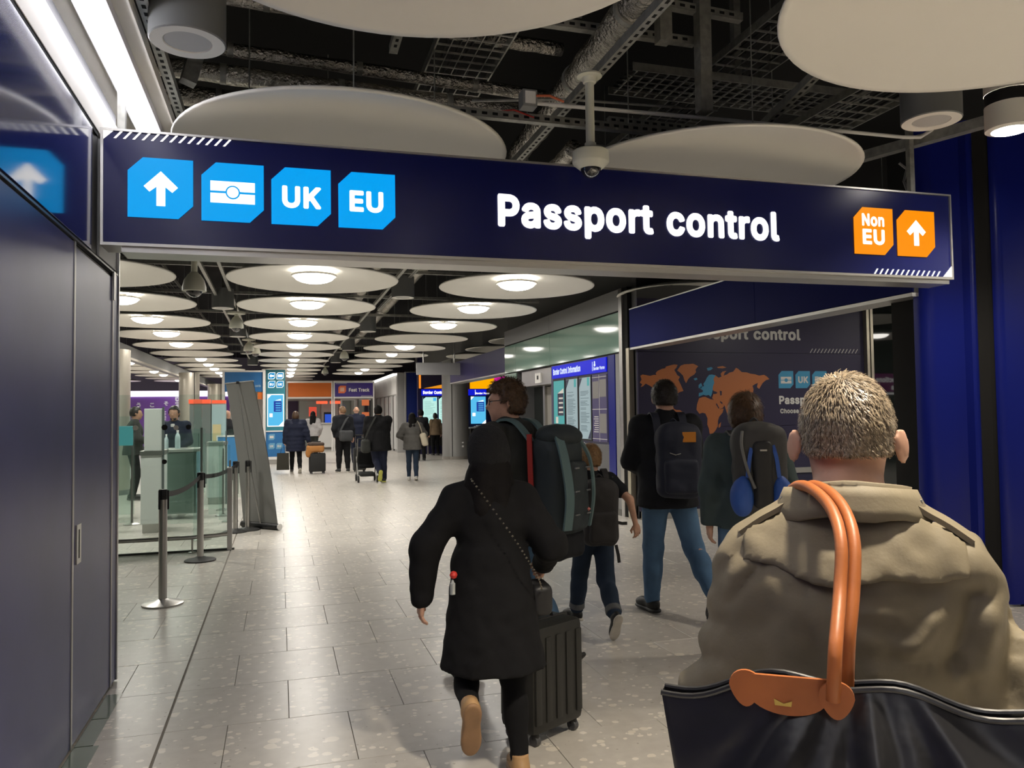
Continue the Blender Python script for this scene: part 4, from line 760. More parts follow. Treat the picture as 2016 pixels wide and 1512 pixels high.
# boards facing the hall at Y=31
YF = 31.0
tag(MB().box(5.28, 9.6, YF + .06, YF + .3, 0, 4.9).build('wall_far_right', mat('far_navy', (.022, .02, .075), .35)), kind='structure')
def fplate(x0, x1, z0, z1, m, name, par, y=YF, th=.02): return MB().box(x0, x1, y, y + th, z0, z1).build(name, m, par)
def screen(par, x0, x1, z0, z1, kind, y):
    s = fplate(x0, x1, z0, z1, MATS['screen_cyan_far'] if kind == 0 else MATS['screen_mint_far'], 'screen', par, y, .02); w_ = x1 - x0; h = z1 - z0
    if kind == 0:
        fplate(x0 + w_ * .38, x1 - w_ * .1, z0 + h * .45, z0 + h * .80, MATS['screen_blue_far'], 'text_block', s, y - .004, .004)
        for i in range(4): fplate(x0 + w_ * .5, x1 - w_ * .16, z0 + h * (.49 + .075 * i), z0 + h * (.52 + .075 * i), MATS['screen_cyan_far'], 'text_line', s, y - .007, .003)
        fplate(x0 + w_ * .10, x0 + w_ * .30, z0 + h * .28, z0 + h * .40, M_SIGNW, 'badge', s, y - .004, .004)
        MB().prism([(0, 0), (w_ * .4, 0), (w_ * .4, h * .05)], (x0 + w_ * .45, y - .005, z0 + h * .82), UX, UZ, (0, .004, 0)).build('wedge', M_SIGNW, s)
        MB().prism([(0, 0), (w_ * .28, 0), (w_ * .28, h * .14)], (x1 - w_ * .28, y - .005, z0), UX, UZ, (0, .004, 0)).build('wedge', M_SIGNW, s)
        MB().prism([(0, 0), (w_ * .22, h * .12), (0, h * .12)], (x0, y - .005, z1 - h * .12), UX, UZ, (0, .004, 0)).build('wedge', M_SIGNW, s)
    else:
        fplate(x0 + w_ * .72, x1 - w_ * .06, z1 - h * .15, z1 - h * .03, MATS['screen_cyan_far'], 'badge', s, y - .004, .004)
        rr = random.Random(kind); z = z0 + h * .82
        while z > z0 + h * .15: fplate(x0 + w_ * .1, x0 + w_ * rr.uniform(.5, .9), z, z + h * .012, MATS['ink_mint'], 'text_line', s, y - .004, .004); z -= h * rr.choice((.045, .045, .09))
        MB().prism([(0, 0), (w_ * .2, 0), (w_ * .2, h * .09)], (x1 - w_ * .2, y - .005, z0), UX, UZ, (0, .004, 0)).build('wedge', M_NAVY, s)
        MB().prism([(0, 0), (w_ * .2, h * .09), (0, h * .09)], (x0, y - .005, z1 - h * .09), UX, UZ, (0, .004, 0)).build('wedge', M_NAVY, s)
    return s
b1 = thing('information_board', 'distant border control board glowing blue left of the steel pillar', 'notice board', (6.4, YF, 1.1), 'distant border boards')
h1 = fplate(5.41, 7.2, 2.33, 2.58, MATS['board_blue'], 'header', b1)
text('Border Control Information', .12, (5.47, YF - .004, 2.40), UX, UZ, M_SIGNW, h1, width=1.65)
screen(b1, 5.47, 6.04, 1.22, 2.27, 1, YF); screen(b1, 6.11, 6.68, 1.22, 2.27, 2, YF)
fplate(5.44, 7.3, 2.63, 3.14, mat('dark_poster', (.06, .05, .10), .3), 'upper_poster', b1)
fplate(5.31, 5.39, 2.62, 3.16, glow('orange_edge', (1.0, .30, .03), .9), 'orange_edge', b1, YF - .02)
MB().prism([(0, 0), (1.5, 0), (1.5, .30)], (5.5, YF - .01, 2.62), UX, UZ, (0, .006, 0)).build('orange_wedge', glow('orange_wedge', (1.0, .36, .02), .8), b1)
b2 = thing('information_board', 'distant cyan screen board glowing right of the steel pillar', 'notice board', (7.7, YF, 1.1), 'distant border boards')
h2 = fplate(7.25, 8.08, 2.33, 2.58, MATS['board_blue'], 'header', b2)
text('Border Force', .07, (7.62, YF - .004, 2.38), UX, UZ, M_SIGNW, h2); MB().box(7.61, 7.625, YF - .005, YF, 2.36, 2.56).build('crest_bar', M_SIGNW, h2)
screen(b2, 7.43, 8.05, 1.18, 2.28, 0, YF)
fplate(7.40, 8.42, 2.60, 3.4, glow('amber_panel', (1.0, .42, .0), 1.0), 'amber_panel', b2)
b3 = thing('information_board', 'distant magenta information panel beside the man with glasses', 'notice board', (8.7, YF, 1.1), 'distant border boards')
fplate(8.425, 9.1, 2.60, 3.4, glow('magenta_panel', (.85, .01, .42), .95), 'magenta_panel', b3); fplate(8.44, 8.85, 2.32, 2.58, glow('magenta_dark', (.45, .0, .28), .9), 'header', b3)
MB().prism([(.09 * math.cos(a), .09 * math.sin(a)) for a in np.linspace(0, 2 * PI, 17)[:-1]], (8.56, YF - .006, 2.45), UX, UZ, (0, .005, 0)).build('icon', M_SIGNW, b3)
fplate(8.44, 9.0, 1.3, 2.28, mat('poster_grey', (.3, .3, .3), .5), 'poster', b3)
# tables in front of the boards
for lb, x0, x1 in (('dark high table with steel legs below the left glowing board', 5.5, 6.3), ('dark high table with papers below the cyan screen board', 7.2, 8.6)):
    t = thing('writing_table', lb, 'table', ((x0 + x1) / 2, YF - .4, 0), 'writing tables')
    MB().bbox(x0, x1, YF - .7, YF - .05, 1.0, 1.05, .01).build('table_top', M_WHITE, t); MB().box(x0 + .05, x1 - .1, YF - .6, YF - .1, .35, .99).build('front_panel', M_BLACK, t)
    for x in (x0 + .03, x1 - .05, x1 - .18):
        MB().box(x - .025, x + .025, YF - .68, YF - .63, 0, 1.0).build('leg', M_STEEL, t)
t = thing('paper_stack', 'small pile of white forms on the high table by the cyan screen', 'papers', (7.55, YF - .4, 1.05))
for i, (a, b) in enumerate(((7.42, 7.62), (7.5, 7.72), (7.6, 7.8))): MB().box(a, b, YF - .55 + .08 * i, YF - .3 + .08 * i, 1.05, 1.06 + .03 * i).build('sheet', M_WHITE, t)
# blue column panel, white glazed office along the right
t = thing('blue_panel_column', 'tall plain blue panel with white edge left of the distant boards', 'panel', (5.3, 33, 0))
MB().box(5.02, 5.72, 32.4, 32.6, .12, 3.32).build('board', mat('royal_blue', (.012, .025, .17), .35), t); MB().box(4.98, 5.02, 32.38, 32.6, 0, 3.36).build('edge', M_ALU, t); MB().box(4.98, 5.72, 32.39, 32.6, 3.32, 3.36).build('top_edge', M_ALU, t)
of = MB().box(4.72, 5.2, 32.9, 41.5, 0, 3.35).build('wall_office', mat('office_grey', (.42, .41, .40), .45)); tag(of, kind='structure')
for i, (y0, y1) in enumerate(((33.0, 34.4), (34.5, 35.9), (36.0, 37.4), (37.5, 38.9), (39.0, 40.4))):
    MB().bbox(4.69, 4.72, y0, y1, 2.45, 3.2, .004).build('panel', M_WHITE, of); MB().bbox(4.68, 4.72, y0, y0 + .75, .12, 2.38, .004).build('door_leaf', mat('office_door', (.55, .55, .54), .35), of); MB().box(4.685, 4.72, y0 + .78, y0 + .98, .05, 2.4).build('door_gap', M_BLACK, of)
MB().box(4.55, 4.72, 32.9, 41.4, 3.25, 3.32).build('light_cove', glow('cove_glow', (1, .95, .88), 1.6), of)
text('PRIVATE OFFICE', .10, (4.675, 34.72, .95), UZ, UY, mat('print_navy', (.05, .05, .2), .5), of)
# ---- end partition: orange panel, Fast Track sign, glazed booth behind
YE = 36.0
p = thing('partition_screen', 'orange panel in a white frame at the far end of the hall', 'partition', (1.3, YE, 0))
MB().box(.36, 2.22, YE, YE + .05, 2.42, 3.05).build('orange_board', mat('orange_board', (.62, .14, .012), .45), p)
for x in (.30, 2.24): MB().box(x - .03, x + .03, YE - .03, YE + .06, 0, 3.12).build('post', M_WHITE, p)
MB().box(.27, 2.27, YE - .02, YE + .06, 3.05, 3.12).build('top_rail', M_WHITE, p); MB().box(.27, 2.27, YE - .02, YE + .06, 2.35, 2.42).build('bottom_rail', M_WHITE, p)
p = thing('fast_track_sign', 'purple blue sign reading Fast Track in a white frame at the far end', 'sign', (3.2, YE, 0))
fboard = MB().box(2.36, 4.06, YE, YE + .05, 2.42, 3.05).build('board', mat('violet_board', (.045, .02, .22), .4), p)
for x in (2.33, 4.09): MB().box(x - .03, x + .03, YE - .03, YE + .06, 0, 3.12).build('post', M_WHITE, p)
MB().box(2.30, 4.12, YE - .02, YE + .06, 3.05, 3.12).build('top_rail', M_WHITE, p); MB().box(2.30, 4.12, YE - .02, YE + .06, 2.35, 2.42).build('bottom_rail', M_WHITE, p)
text('Fast Track', .15, (2.98, YE - .004, 2.66), UX, UZ, mat('print_bright', (.85, .83, .8), .5), fboard, width=.92)
plate(chamfer(2.52, 2.58, .34, .08), mat('badge_orange', (.9, .19, .06), .4), 'badge', fboard, YE - .003, .003)
MB().box(2.60, 2.78, YE - .01, YE - .006, 2.66, 2.84).build('badge_mark', mat('badge_pale', (.9, .5, .35), .4), fboard)
for i in range(9):
    x = 2.40 + .055 * i; plate([(x, 2.99), (x + .02, 2.99), (x + .06, 3.045), (x + .04, 3.045)], M_PRINTW, 'stripe', fboard, YE - .002, .002)
    x = 3.52 + .055 * i; plate([(x, 2.425), (x + .02, 2.425), (x + .06, 2.48), (x + .04, 2.48)], M_PRINTW, 'stripe', fboard, YE - .002, .002)
t = thing('service_counter', 'white counter with papers and screens under the orange panel', 'counter', (2.0, 38.2, 0))
MB().bbox(1.60, 2.45, 38.0, 38.9, .10, 1.20, .01).build('front', M_WHITE, t); MB().bbox(1.52, 2.55, 37.9, 38.95, 1.20, 1.25, .01).build('top', M_WHITE, t)
for x in (1.65, 2.4): MB().box(x - .03, x + .03, 38.1, 38.16, 0, .1).build('foot', M_STEEL, t)
MB().box(2.05, 2.35, 38.2, 38.26, 1.25, 1.65).build('monitor', glow('monitor_blue', (.03, .10, .6), .9), t); MB().box(2.0, 2.4, 38.27, 38.3, 1.25, 1.75).build('monitor_back', M_BLACK, t)
MB().box(1.30, 1.65, 37.9, 37.95, 1.55, 2.0).build('red_notice', glow('notice_red', (.8, .09, .05), .8), t); MB().box(1.34, 1.62, 37.9, 37.95, 1.15, 1.40).build('notice_stand', M_BLACK, t)
back = MB().box(-2.4, 4.7, 41.5, 41.7, 0, 3.4).build('wall_end', mat('end_wall', (.55, .53, .50), .5)); tag(back, kind='structure')
for i, (x0, x1, m) in enumerate(((.4, .9, mat('plum_panel', (.05, .025, .07), .5)), (.95, 2.0, mat('pale_glass', (.42, .46, .43), .3)), (2.1, 2.9, M_WHITE), (2.95, 3.5, mat('pale_glass')), (3.55, 4.2, M_WHITE), (4.25, 4.6, mat('plum_panel')))):
    MB().bbox(x0, x1, 41.42, 41.5, .1, 2.35, .01).build('panel', m, back)
for x0, x1, lb in ((1.75, 2.3, 'red glowing lamp strip behind the counter, left of the white post'), (2.42, 3.0, 'red glowing lamp strip behind the hooded man, right of the white post')):
    t = thing('red_light_strip', lb, 'light', ((x0 + x1) / 2, 40.5, 2.2), 'red lamp strips at the far end'); MB().bbox(x0, x1, 40.5, 40.6, 2.18, 2.32, .02).build('strip', glow('red_strip', (1, .12, .05), 1.3), t); MB().box((x0 + x1) / 2 - .02, (x0 + x1) / 2 + .02, 40.53, 40.57, 0, 2.18).build('pole', M_WHITE, t)
for i, (x, lb) in enumerate(((3.95, 'glass kiosk door with orange notices right of the bald man'), (3.15, 'white framed glass screen behind the bald man'))):
    t = thing('glass_screen', lb, 'glass screen', (x, 38.5, 0), 'glass screens at the far end')
    for s in (-.32, .32): MB().box(x + s - .04, x + s + .04, 38.46, 38.54, 0, 2.35).build('post', M_WHITE if i else M_STEELD, t)
    MB().box(x - .28, x + .28, 38.49, 38.51, .1, 2.3).build('pane', M_GLASS, t); MB().box(x - .3, x + .3, 38.47, 38.53, 2.3, 2.36).build('rail', M_WHITE, t)
    if not i:
        for z in (1.45, 2.05): MB().box(x - .15, x + .2, 38.46, 38.48, z, z + .28).build('notice', glow('notice_orange', (.85, .22, .08), .6), t)

# ================================================================== LEFT: totem, signs, banner, barriers, gates
t = thing('light_totem', 'tall cyan totem with glowing screen and arrow icons', 'totem', (-.13, 27, 0))
MB().bbox(-.44, .17, 27.02, 27.5, 1.10, 3.12, .01).build('upper_body', mat('totem_teal', (.03, .20, .26), .4), t); MB().bbox(-.44, .17, 27.02, 27.5, .25, 1.08, .01).build('lower_body', mat('totem_blue', (.02, .14, .36), .4), t)
MB().box(-.46, .19, 27.0, 27.5, .16, .25).build('base', M_WHITE, t); MB().box(-.4, .13, 27.1, 27.4, 0, .16).build('foot', M_STEEL, t); MB().box(-.46, .19, 27.0, 27.5, 1.07, 1.11).build('band', M_WHITE, t)
MB().box(-.47, -.44, 27.0, 27.5, 0.2, 3.14).build('edge', M_ALU, t)
fplate(-.40, .13, 1.24, 2.31, M_SIGNW, 'screen_border', t, 27.0, .02); screen(t, -.375, .105, 1.27, 2.28, 0, 26.985)
for x in (-.37, -.105):
    for z in (2.52, 2.80):
        q = plate(chamfer(x, z, .225, .05), M_SIGNW, 'icon_border', t, 27.02, .006); plate(chamfer(x + .015, z + .015, .195, .045), glow('totem_icon', (.02, .30, .62), 1.0), 'icon_tile', t, 27.012, .004)
        if x < -.2 and z > 2.7: plate([(x + .04, z + .11), (x + .10, z + .17), (x + .10, z + .135), (x + .185, z + .135), (x + .185, z + .085), (x + .10, z + .085), (x + .10, z + .05)], M_SIGNW, 'arrow', q, 27.006, .003)
        elif z > 2.7: plate([(x + .04, z + .07), (x + .185, z + .07), (x + .185, z + .155), (x + .04, z + .155)], M_SIGNW, 'passport_bar', q, 27.006, .003)
        else: text('EU' if x < -.2 else 'UK', .075, (x + .045, 27.003, z + .075), UX, UZ, M_SIGNW, q, width=.135)
for x, z, s in ((-.36, .80, ''), (-.36, .50, 'UK'), (-.12, .50, 'EU')):
    q = plate(chamfer(x, z, .2, .045), mat('icon_pale', (.12, .32, .5), .4), 'icon_tile', t, 27.02, .004)
    if s: text(s, .07, (x + .04, 27.012, z + .065), UX, UZ, M_PRINTW, q, width=.12)
    else: plate([(x + .04, z + .06), (x + .16, z + .06), (x + .16, z + .14), (x + .04, z + .14)], M_PRINTW, 'passport_bar', q, 27.014, .002)
t = thing('lane_sign', 'blue sign board on white posts behind the grey leaning banner', 'sign', (-1.0, 24, 0))
MB().box(-1.53, -.47, 24, 24.06, 2.30, 2.87).build('board', mat('sky_board', (.02, .13, .34), .4), t)
for x in (-1.56, -.44): MB().box(x - .035, x + .035, 23.97, 24.09, 0, 2.92).build('post', M_WHITE, t)
MB().box(-1.56, -.44, 23.98, 24.08, 2.87, 2.92).build('top_rail', M_WHITE, t)
text('UK EU IDs and passport cards', .07, (-1.43, 23.99, 2.44), UX, UZ, mat('print_faint', (.25, .38, .5), .5), t, width=.9)
MB().box(-.62, -.47, 24.0, 24.05, 2.08, 2.28).build('orange_tab', mat('orange_board'), t)
t = thing('info_easel', 'small blank blue board on a white stand before the leaning banner', 'board', (-1.0, 17, 0))
MB().box(-1.21, -.76, 17, 17.03, .57, 1.17).build('board', mat('sky_board_bright', (.03, .19, .47), .45), t)
for q in ((-1.235, -.735, 1.17, 1.20), (-1.235, -.735, .54, .57), (-1.235, -1.21, .57, 1.17), (-.76, -.735, .57, 1.17)): MB().box(q[0], q[1], 16.985, 17.035, q[2], q[3]).build('frame_bar', M_WHITE, t)
for x in (-1.15, -.82): MB().box(x - .015, x + .015, 17.04, 17.07, 0, .6).build('leg', M_STEEL, t)
# roll-up banner, seen from its grey back, leaning
t = thing('rollup_banner', 'grey back of a leaning roll-up banner stand beside the belt posts', 'banner', (-.25, 11.55, 0))
TL, TR, BR, BL = Vector((-.74, 11.95, 2.05)), Vector((-.36, 11.55, 2.07)), Vector((-.03, 11.40, .06)), Vector((-.50, 11.92, .06))
n_ = (TR - TL).cross(BL - TL).normalized() * .004
rows = []; nv = 14
for i in range(nv + 1):
    k = i / nv; a = TL.lerp(BL, k); b = TR.lerp(BR, k); bow = n_ * (3 * math.sin(k * PI) * 3)
    rows += [a + bow, a.lerp(b, .5) + bow * 1.6, b + bow]
bf = [(i * 3 + j, i * 3 + j + 1, i * 3 + j + 4, i * 3 + j + 3) for i in range(nv) for j in range(2)]
MB().add([q + n_ for q in rows] + [q - n_ for q in rows], bf + [tuple(x + len(rows) for x in f[::-1]) for f in bf]).build('sheet', mat('banner_grey', (.20, .20, .19), .5), t, 'all')
d_ = (BR - BL).normalized()
MB().tube([BL - d_ * .02 + Vector((0, 0, -.015)), BR + d_ * .03 + Vector((0, 0, -.015))], .045, 16).build('cassette', M_BLACK, t, True)
MB().tube([BR + d_ * .031 + Vector((0, 0, -.015)), BR + d_ * .045 + Vector((0, 0, -.015))], .044, 16).build('end_cap', M_WHITE, t, True)
MB().tube([TL - (TR - TL) * .02, TR + (TR - TL) * .02], .012, 8).build('top_bar', mat('banner_grey'), t, True)
pm = (TL + TR) / 2 - n_ * 8; pb = (BL * .45 + BR * .55) - n_ * 6
MB().tube([pm, pm.lerp(pb, .5) - n_ * 6, pb], .008, 6).build('support_pole', M_STEEL, t, True); MB().lathe([(0, .02), (.02, .015), (.02, -.02)], tuple(pm), 10).build('pole_clip', M_BLACK, t, True)
# belt barriers
def stanchion(x, y, label, black=False, belt=None, r=.034, base=.165):
    t = thing('belt_post', label, 'barrier post', (x, y, 0), 'retractable belt posts'); m = M_STEEL
    MB().lathe([(base, 0), (base, .012), (base * .92, .018), (base * .45, .034), (r, .05)], (x, y, 0), 36).build('base', mat('base_black', (.03, .03, .03), .5) if black else M_STEEL, t, True)
    MB().lathe([(r, .045), (r, .90)], (x, y, 0), 24).build('pole', m, t, True)
    MB().lathe([(0, .965), (r * .95, .965), (r * 1.06, .955), (r * 1.06, .885), (r, .88)], (x, y, 0), 24).build('head', M_BLACK, t, True)
    for a in (-.5, .9): MB().box(x + a * .05 - .007, x + a * .05 + .007, y - .042, y - .03, .80, .96).build('belt_clip', M_BLACK, t)
    if belt:
        bx, by = belt; P = []; n = 12
        for i in range(n + 1):
            k = i / n; sag = .05 * 4 * k * (1 - k); P.append(Vector((x + (bx - x) * k, y + (by - y) * k, .925 - sag)))
        v = [q + Vector((0, 0, s)) for q in P for s in (-.024, .024)]; v2 = [q + Vector((.003, 0, 0)) for q in v]
        f = [(2 * i, 2 * i + 1, 2 * i + 3, 2 * i + 2) for i in range(n)]
        MB().add(v + v2, f + [tuple(j + len(v) for j in q[::-1]) for q in f]).build('belt', mat('belt_black', (.012, .012, .013), .6), t)
stanchion(-.95, 7.25, 'nearest steel belt post with round steel base on the left', belt=(-.84, 9.3))
stanchion(-.84, 9.3, 'second steel belt post with black base, behind the nearest one', True, belt=(-.56, 11.35))
stanchion(-.585, 11.42, 'steel belt post left of a close pair beside the banner', True, r=.032); stanchion(-.43, 11.55, 'steel belt post right of a close pair, touching the banner', True, r=.032)
# glass balustrade with steel rail
t = thing('glass_balustrade', 'clear glass balustrade with steel foot rail behind the belt posts', 'glass barrier', (-1.5, 9.95, 0))
MB().box(-3.2, -.60, 9.94, 9.955, .015, 1.84).build('pane', M_GLASS, t); MB().box(-3.2, -.52, 9.925, 9.97, 0, .02).build('floor_channel', mat('channel_dark', (.06, .07, .06), .5), t)
MB().tube([(-3.2, 9.88, .17), (-1.0, 9.88, .175), (-.72, 9.88, .185), (-.66, 9.90, .19), (-.58, 9.93, .19)], .024, 12).build('foot_rail', M_STEEL, t, True)
MB().bbox(-.60, -.545, 9.90, 9.98, 0.0, .97, .004).build('end_post', M_STEEL, t)
MB().tube([(-.98, 9.88, .0), (-.98, 9.88, .17)], .010, 8).build('rail_leg', M_STEEL, t, True); MB().lathe([(.045, 0), (.045, .008), (.01, .012)], (-.98, 9.88, 0), 16).build('leg_plate', M_STEEL, t, True)
def spots(par, y, pts, m):
    for x, z, r in pts: MB().prism([(r * math.cos(a), r * math.sin(a)) for a in np.linspace(0, 2 * PI, 19)[:-1]], (x, y, z), UX, UZ, (0, -.002, 0)).build('marker_dot', m, par)
spots(t, 9.938, ((-1.29, 1.46, .033), (-1.29, 1.06, .028), (-2.0, 1.46, .03), (-1.03, 1.46, .03)), M_BLACK); spots(t, 9.938, ((-1.60, 1.46, .03), (-1.165, 1.455, .028)), M_WHITE)
t = thing('glass_screen', 'frameless glass door edge with steel ball fitting beside the blue wall', 'glass screen', (-1.6, 6.72, 0))
MB().box(-2.4, -1.315, 6.715, 6.73, .03, 2.4).build('pane', M_GLASS, t); MB().box(-2.4, -1.26, 6.70, 6.745, 0, .03).build('floor_channel', mat('channel_dark'), t)
MB().lathe([(0, .05), (.03, .045), (.045, .02), (.045, -.02), (.03, -.045), (0, -.05)], (-1.36, 6.68, .27), 16).build('ball_fitting', M_STEEL, t, True); MB().tube([(-1.6, 6.68, .27), (-1.36, 6.68, .27)], .018, 8).build('rail', M_STEEL, t, True)
# gate cabinets and glass wings
def gate(x, y, label, h=1.7, wd=.25, top=True):
    t = thing('passport_gate', label, 'gate', (x, y, 0), 'automatic passport gates'); mw = mat('gate_white', (.64, .68, .66), .4)
    MB().bbox(x - wd / 2 - .02, x + wd / 2, y, y + .55, .12, 1.06, .01).build('lower_cabinet', mw, t); MB().box(x - wd / 2, x + wd / 2 - .02, y + .03, y + .5, 0, .12).build('plinth', M_STEEL, t)
    if top: MB().bbox(x - wd / 2 + .02, x + wd / 2, y, y + .12, 1.12, h, .01).build('upper_panel', mw, t)
    MB().box(x - wd / 2 - .03, x + wd / 2 + .01, y - .02, y + .56, 1.06, 1.12).build('steel_band', M_STEEL, t)
    MB().box(x + wd / 2, x + wd / 2 + .025, y - .01, y + .03, 0, h + .02).build('mullion', mat('gate_grey', (.10, .12, .12), .4), t)
    MB().box(x + wd / 2 + .03, x + wd / 2 + .45, y + .25, y + .262, .08, 1.35).build('glass_wing', M_GLASSD, t)
    return t
gate(-1.68, 11.75, 'nearest pale passport gate cabinet with tall upper panel behind the glass')
gate(-2.75, 13.2, 'pale passport gate cabinet at the left with a teal screen', 1.35)
gate(-1.10, 15.2, 'passport gate cabinet behind the end of the belt', 1.3, .3, False)
gate(-2.0, 16.5, 'farther passport gate cabinet behind the desk', 1.4)
t = thing('kiosk_screen', 'small teal screen on a steel post at the left gate', 'screen', (-2.15, 12.4, 0)); MB().bbox(-2.27, -2.03, 12.4, 12.44, 1.18, 1.46, .01).build('display', glow('teal_display', (.10, .42, .42), .55), t); MB().box(-2.29, -2.26, 12.39, 12.45, .0, 1.5).build('post', M_STEEL, t)
t = thing('officer_desk', 'steel topped glass desk in front of the seated officer', 'desk', (-1.45, 13.2, 0))
MB().bbox(-1.80, -1.20, 13.1, 13.7, 1.04, 1.09, .01).build('top', M_STEEL, t); MB().box(-1.77, -1.24, 13.14, 13.16, .1, 1.02).build('glass_front', M_GLASSD, t); MB().bbox(-1.76, -1.25, 13.2, 13.66, .08, 1.03, .01).build('body', mat('desk_green', (.36, .42, .40), .4), t)
MB().box(-1.24, -1.19, 13.1, 13.16, 0, 1.04).build('leg', mat('desk_blue', (.2, .36, .45), .4), t)
def bottle(x, y, z, s, label):
    t = thing('water_bottle', label, 'bottle', (x, y, z), 'water bottles on the desk')
    MB().lathe([(0, 0), (.033 * s, .002), (.035 * s, .02), (.035 * s, .15 * s), (.028 * s, .18 * s), (.014 * s, .21 * s), (.013 * s, .235 * s)], (x, y, z), 16).build('body', mat('bottle_plastic', (.45, .55, .58), .15, spec=.8), t, True); MB().lathe([(.015 * s, .225 * s), (.015 * s, .25 * s), (0, .25 * s)], (x, y, z), 12).build('cap', M_WHITE, t, True)
bottle(-1.53, 13.25, 1.09, 1.15, 'larger water bottle on the officer desk'); bottle(-1.70, 13.3, 1.09, .9, 'smaller water bottle at the left of the officer desk')
for x, y, h, wd, lb in ((-1.02, 10.9, 1.80, .10, 'tall narrow green glass fin right of the nearest gate'), (-.80, 12.6, 1.15, .16, 'low teal glass wing left of the blue board'), (-.98, 13.4, 1.2, .22, 'low teal glass wing behind the tall glass fin'), (-2.35, 12.8, 1.6, .5, 'green glass panel at the left gate'), (-1.12, 14.2, 1.3, .4, 'green glass panel right of the officer desk')):
    t = thing('glass_fin', lb, 'glass panel', (x, y, 0), 'glass fins of the gates'); MB().box(x - wd / 2, x + wd / 2, y, y + .015, .03, h).build('pane', M_GLASSD, t); MB().box(x + wd / 2 - .015, x + wd / 2 + .01, y - .02, y + .035, 0, h * .8).build('post', M_STEELD, t); MB().lathe([(.12, 0), (.12, .01), (.03, .03)], (x + wd / 2, y, 0), 20).build('foot', M_STEEL, t, True)
# columns of the left hall
for i, (x, y, r, lb) in enumerate(((-3.38, 18, .38, 'steel clad column nearest in the gate hall, partly behind the blue wall'), (-2.78, 27, .31, 'steel clad column in the middle of the gate hall'), (-2.62, 36, .36, 'steel clad column farthest in the gate hall, left of the lane sign'))):
    t = thing('steel_pillar', lb, 'pillar', (x, y, 0)); MB().lathe([(r, .1), (r, 3.0)], (x, y, 0), 36).build('cladding', mat('warm_steel', (.60, .56, .48), .36, .85), t, 'all'); MB().lathe([(r + .01, 0), (r + .01, .1)], (x, y, 0), 36).build('plinth', M_GREYP, t, True); MB().box(x + r * .55, x + r * .55 + .02, y - r * .86, y - r * .8, .1, 3.0).build('joint', M_SLOT, t)
gw = thing('greeting_wall', 'purple wall band printed with greetings in many languages', 'wall graphic', (-6, 42, 0))
MB().box(-14, -2.4, 42, 42.1, .2, 2.62).build('band', mat('purple_band', (.20, .06, .38), .5), gw); MB().box(-14, -2.4, 41.9, 42.15, 2.62, 2.9).build('light_cove', glow('cove_lilac', (.85, .72, .9), 2.5), gw)
mpw = mat('print_lilac', (.75, .68, .82), .5)
for s, x, z, c, d in (('よ', -7.35, 2.12, .40, 0), ('う', -6.75, 2.12, .40, 0), ('こ', -6.15, 2.12, .40, 0), ('そ', -5.5, 2.2, .36, 0), ('欢', -6.95, 1.55, .45, 0), ('迎', -6.25, 1.55, .45, 0), ('Be', -3.72, 1.62, .50, 0), ('Bienvenue', -4.95, 2.62, .30, 1), ('Welcome', -4.55, 2.58, .24, 1), ('Willkommen', -5.6, 1.9, .22, 1)):
    if d: text(s, c, (x, 41.99, z), (0, 0, -1), UX, mpw, gw)
    else: text(s, c, (x, 41.99, z), UX, UZ, mpw, gw)
t = thing('poster_kiosk', 'kiosk with posters and a red lit top behind the glass fins', 'kiosk', (-1.9, 20, 0))
for x0, x1, m in ((-2.05, -1.58, mat('kiosk_grey', (.14, .16, .16), .4)), (-1.56, -1.25, mat('kiosk_poster', (.35, .48, .52), .5))): MB().box(x0, x1, 20, 20.3, 0, 1.9).build('side_panel', m, t)
MB().box(-2.07, -1.6, 19.97, 20.3, 1.9, 2.0).build('red_top', MATS['red_strip'], t); MB().box(-1.56, -1.25, 19.97, 20.3, 1.9, 1.98).build('red_top', MATS['red_strip'], t); MB().box(-1.54, -1.35, 19.985, 20, .9, 1.4).build('yellow_poster', mat('poster_cream', (.6, .5, .28), .5), t)
t = thing('booth_desk', 'low dark desk with pale front in the gate hall', 'desk', (-2.0, 22, 0)); MB().bbox(-2.6, -1.3, 22, 22.6, 1.0, 1.06, .01).build('top', M_BLACK, t); MB().bbox(-2.55, -1.35, 22.05, 22.5, .05, 1.0, .01).build('front', mat('desk_cream', (.5, .46, .36), .5), t)
# reflected purple sign over the right-hand bay
t = thing('direction_sign', 'purple flight connections sign, seen reversed in the dark glass beside the right wall', 'sign', (15.5, 4.0, 2.0))
MB().box(13.9, 17.4, 3.9, 4.0, 2.02, 2.5).build('board', glow('purple_sign', (.24, .02, .16), .9), t); MB().box(13.9, 17.4, 3.92, 4.0, 1.95, 2.0).build('lower_strip', M_SIGNW, t)
text('Flight Connections', .13, (16.6, 4.003, 2.28), (-1, 0, 0), UZ, M_SIGNW, t); text('All Terminals', .13, (16.6, 4.003, 2.08), (-1, 0, 0), UZ, M_SIGNW, t)
for x in (14.2, 17.1): MB().tube([(x, 3.95, 2.5), (x, 3.95, 4.9)], .02, 6).build('rod', M_STEEL, t)

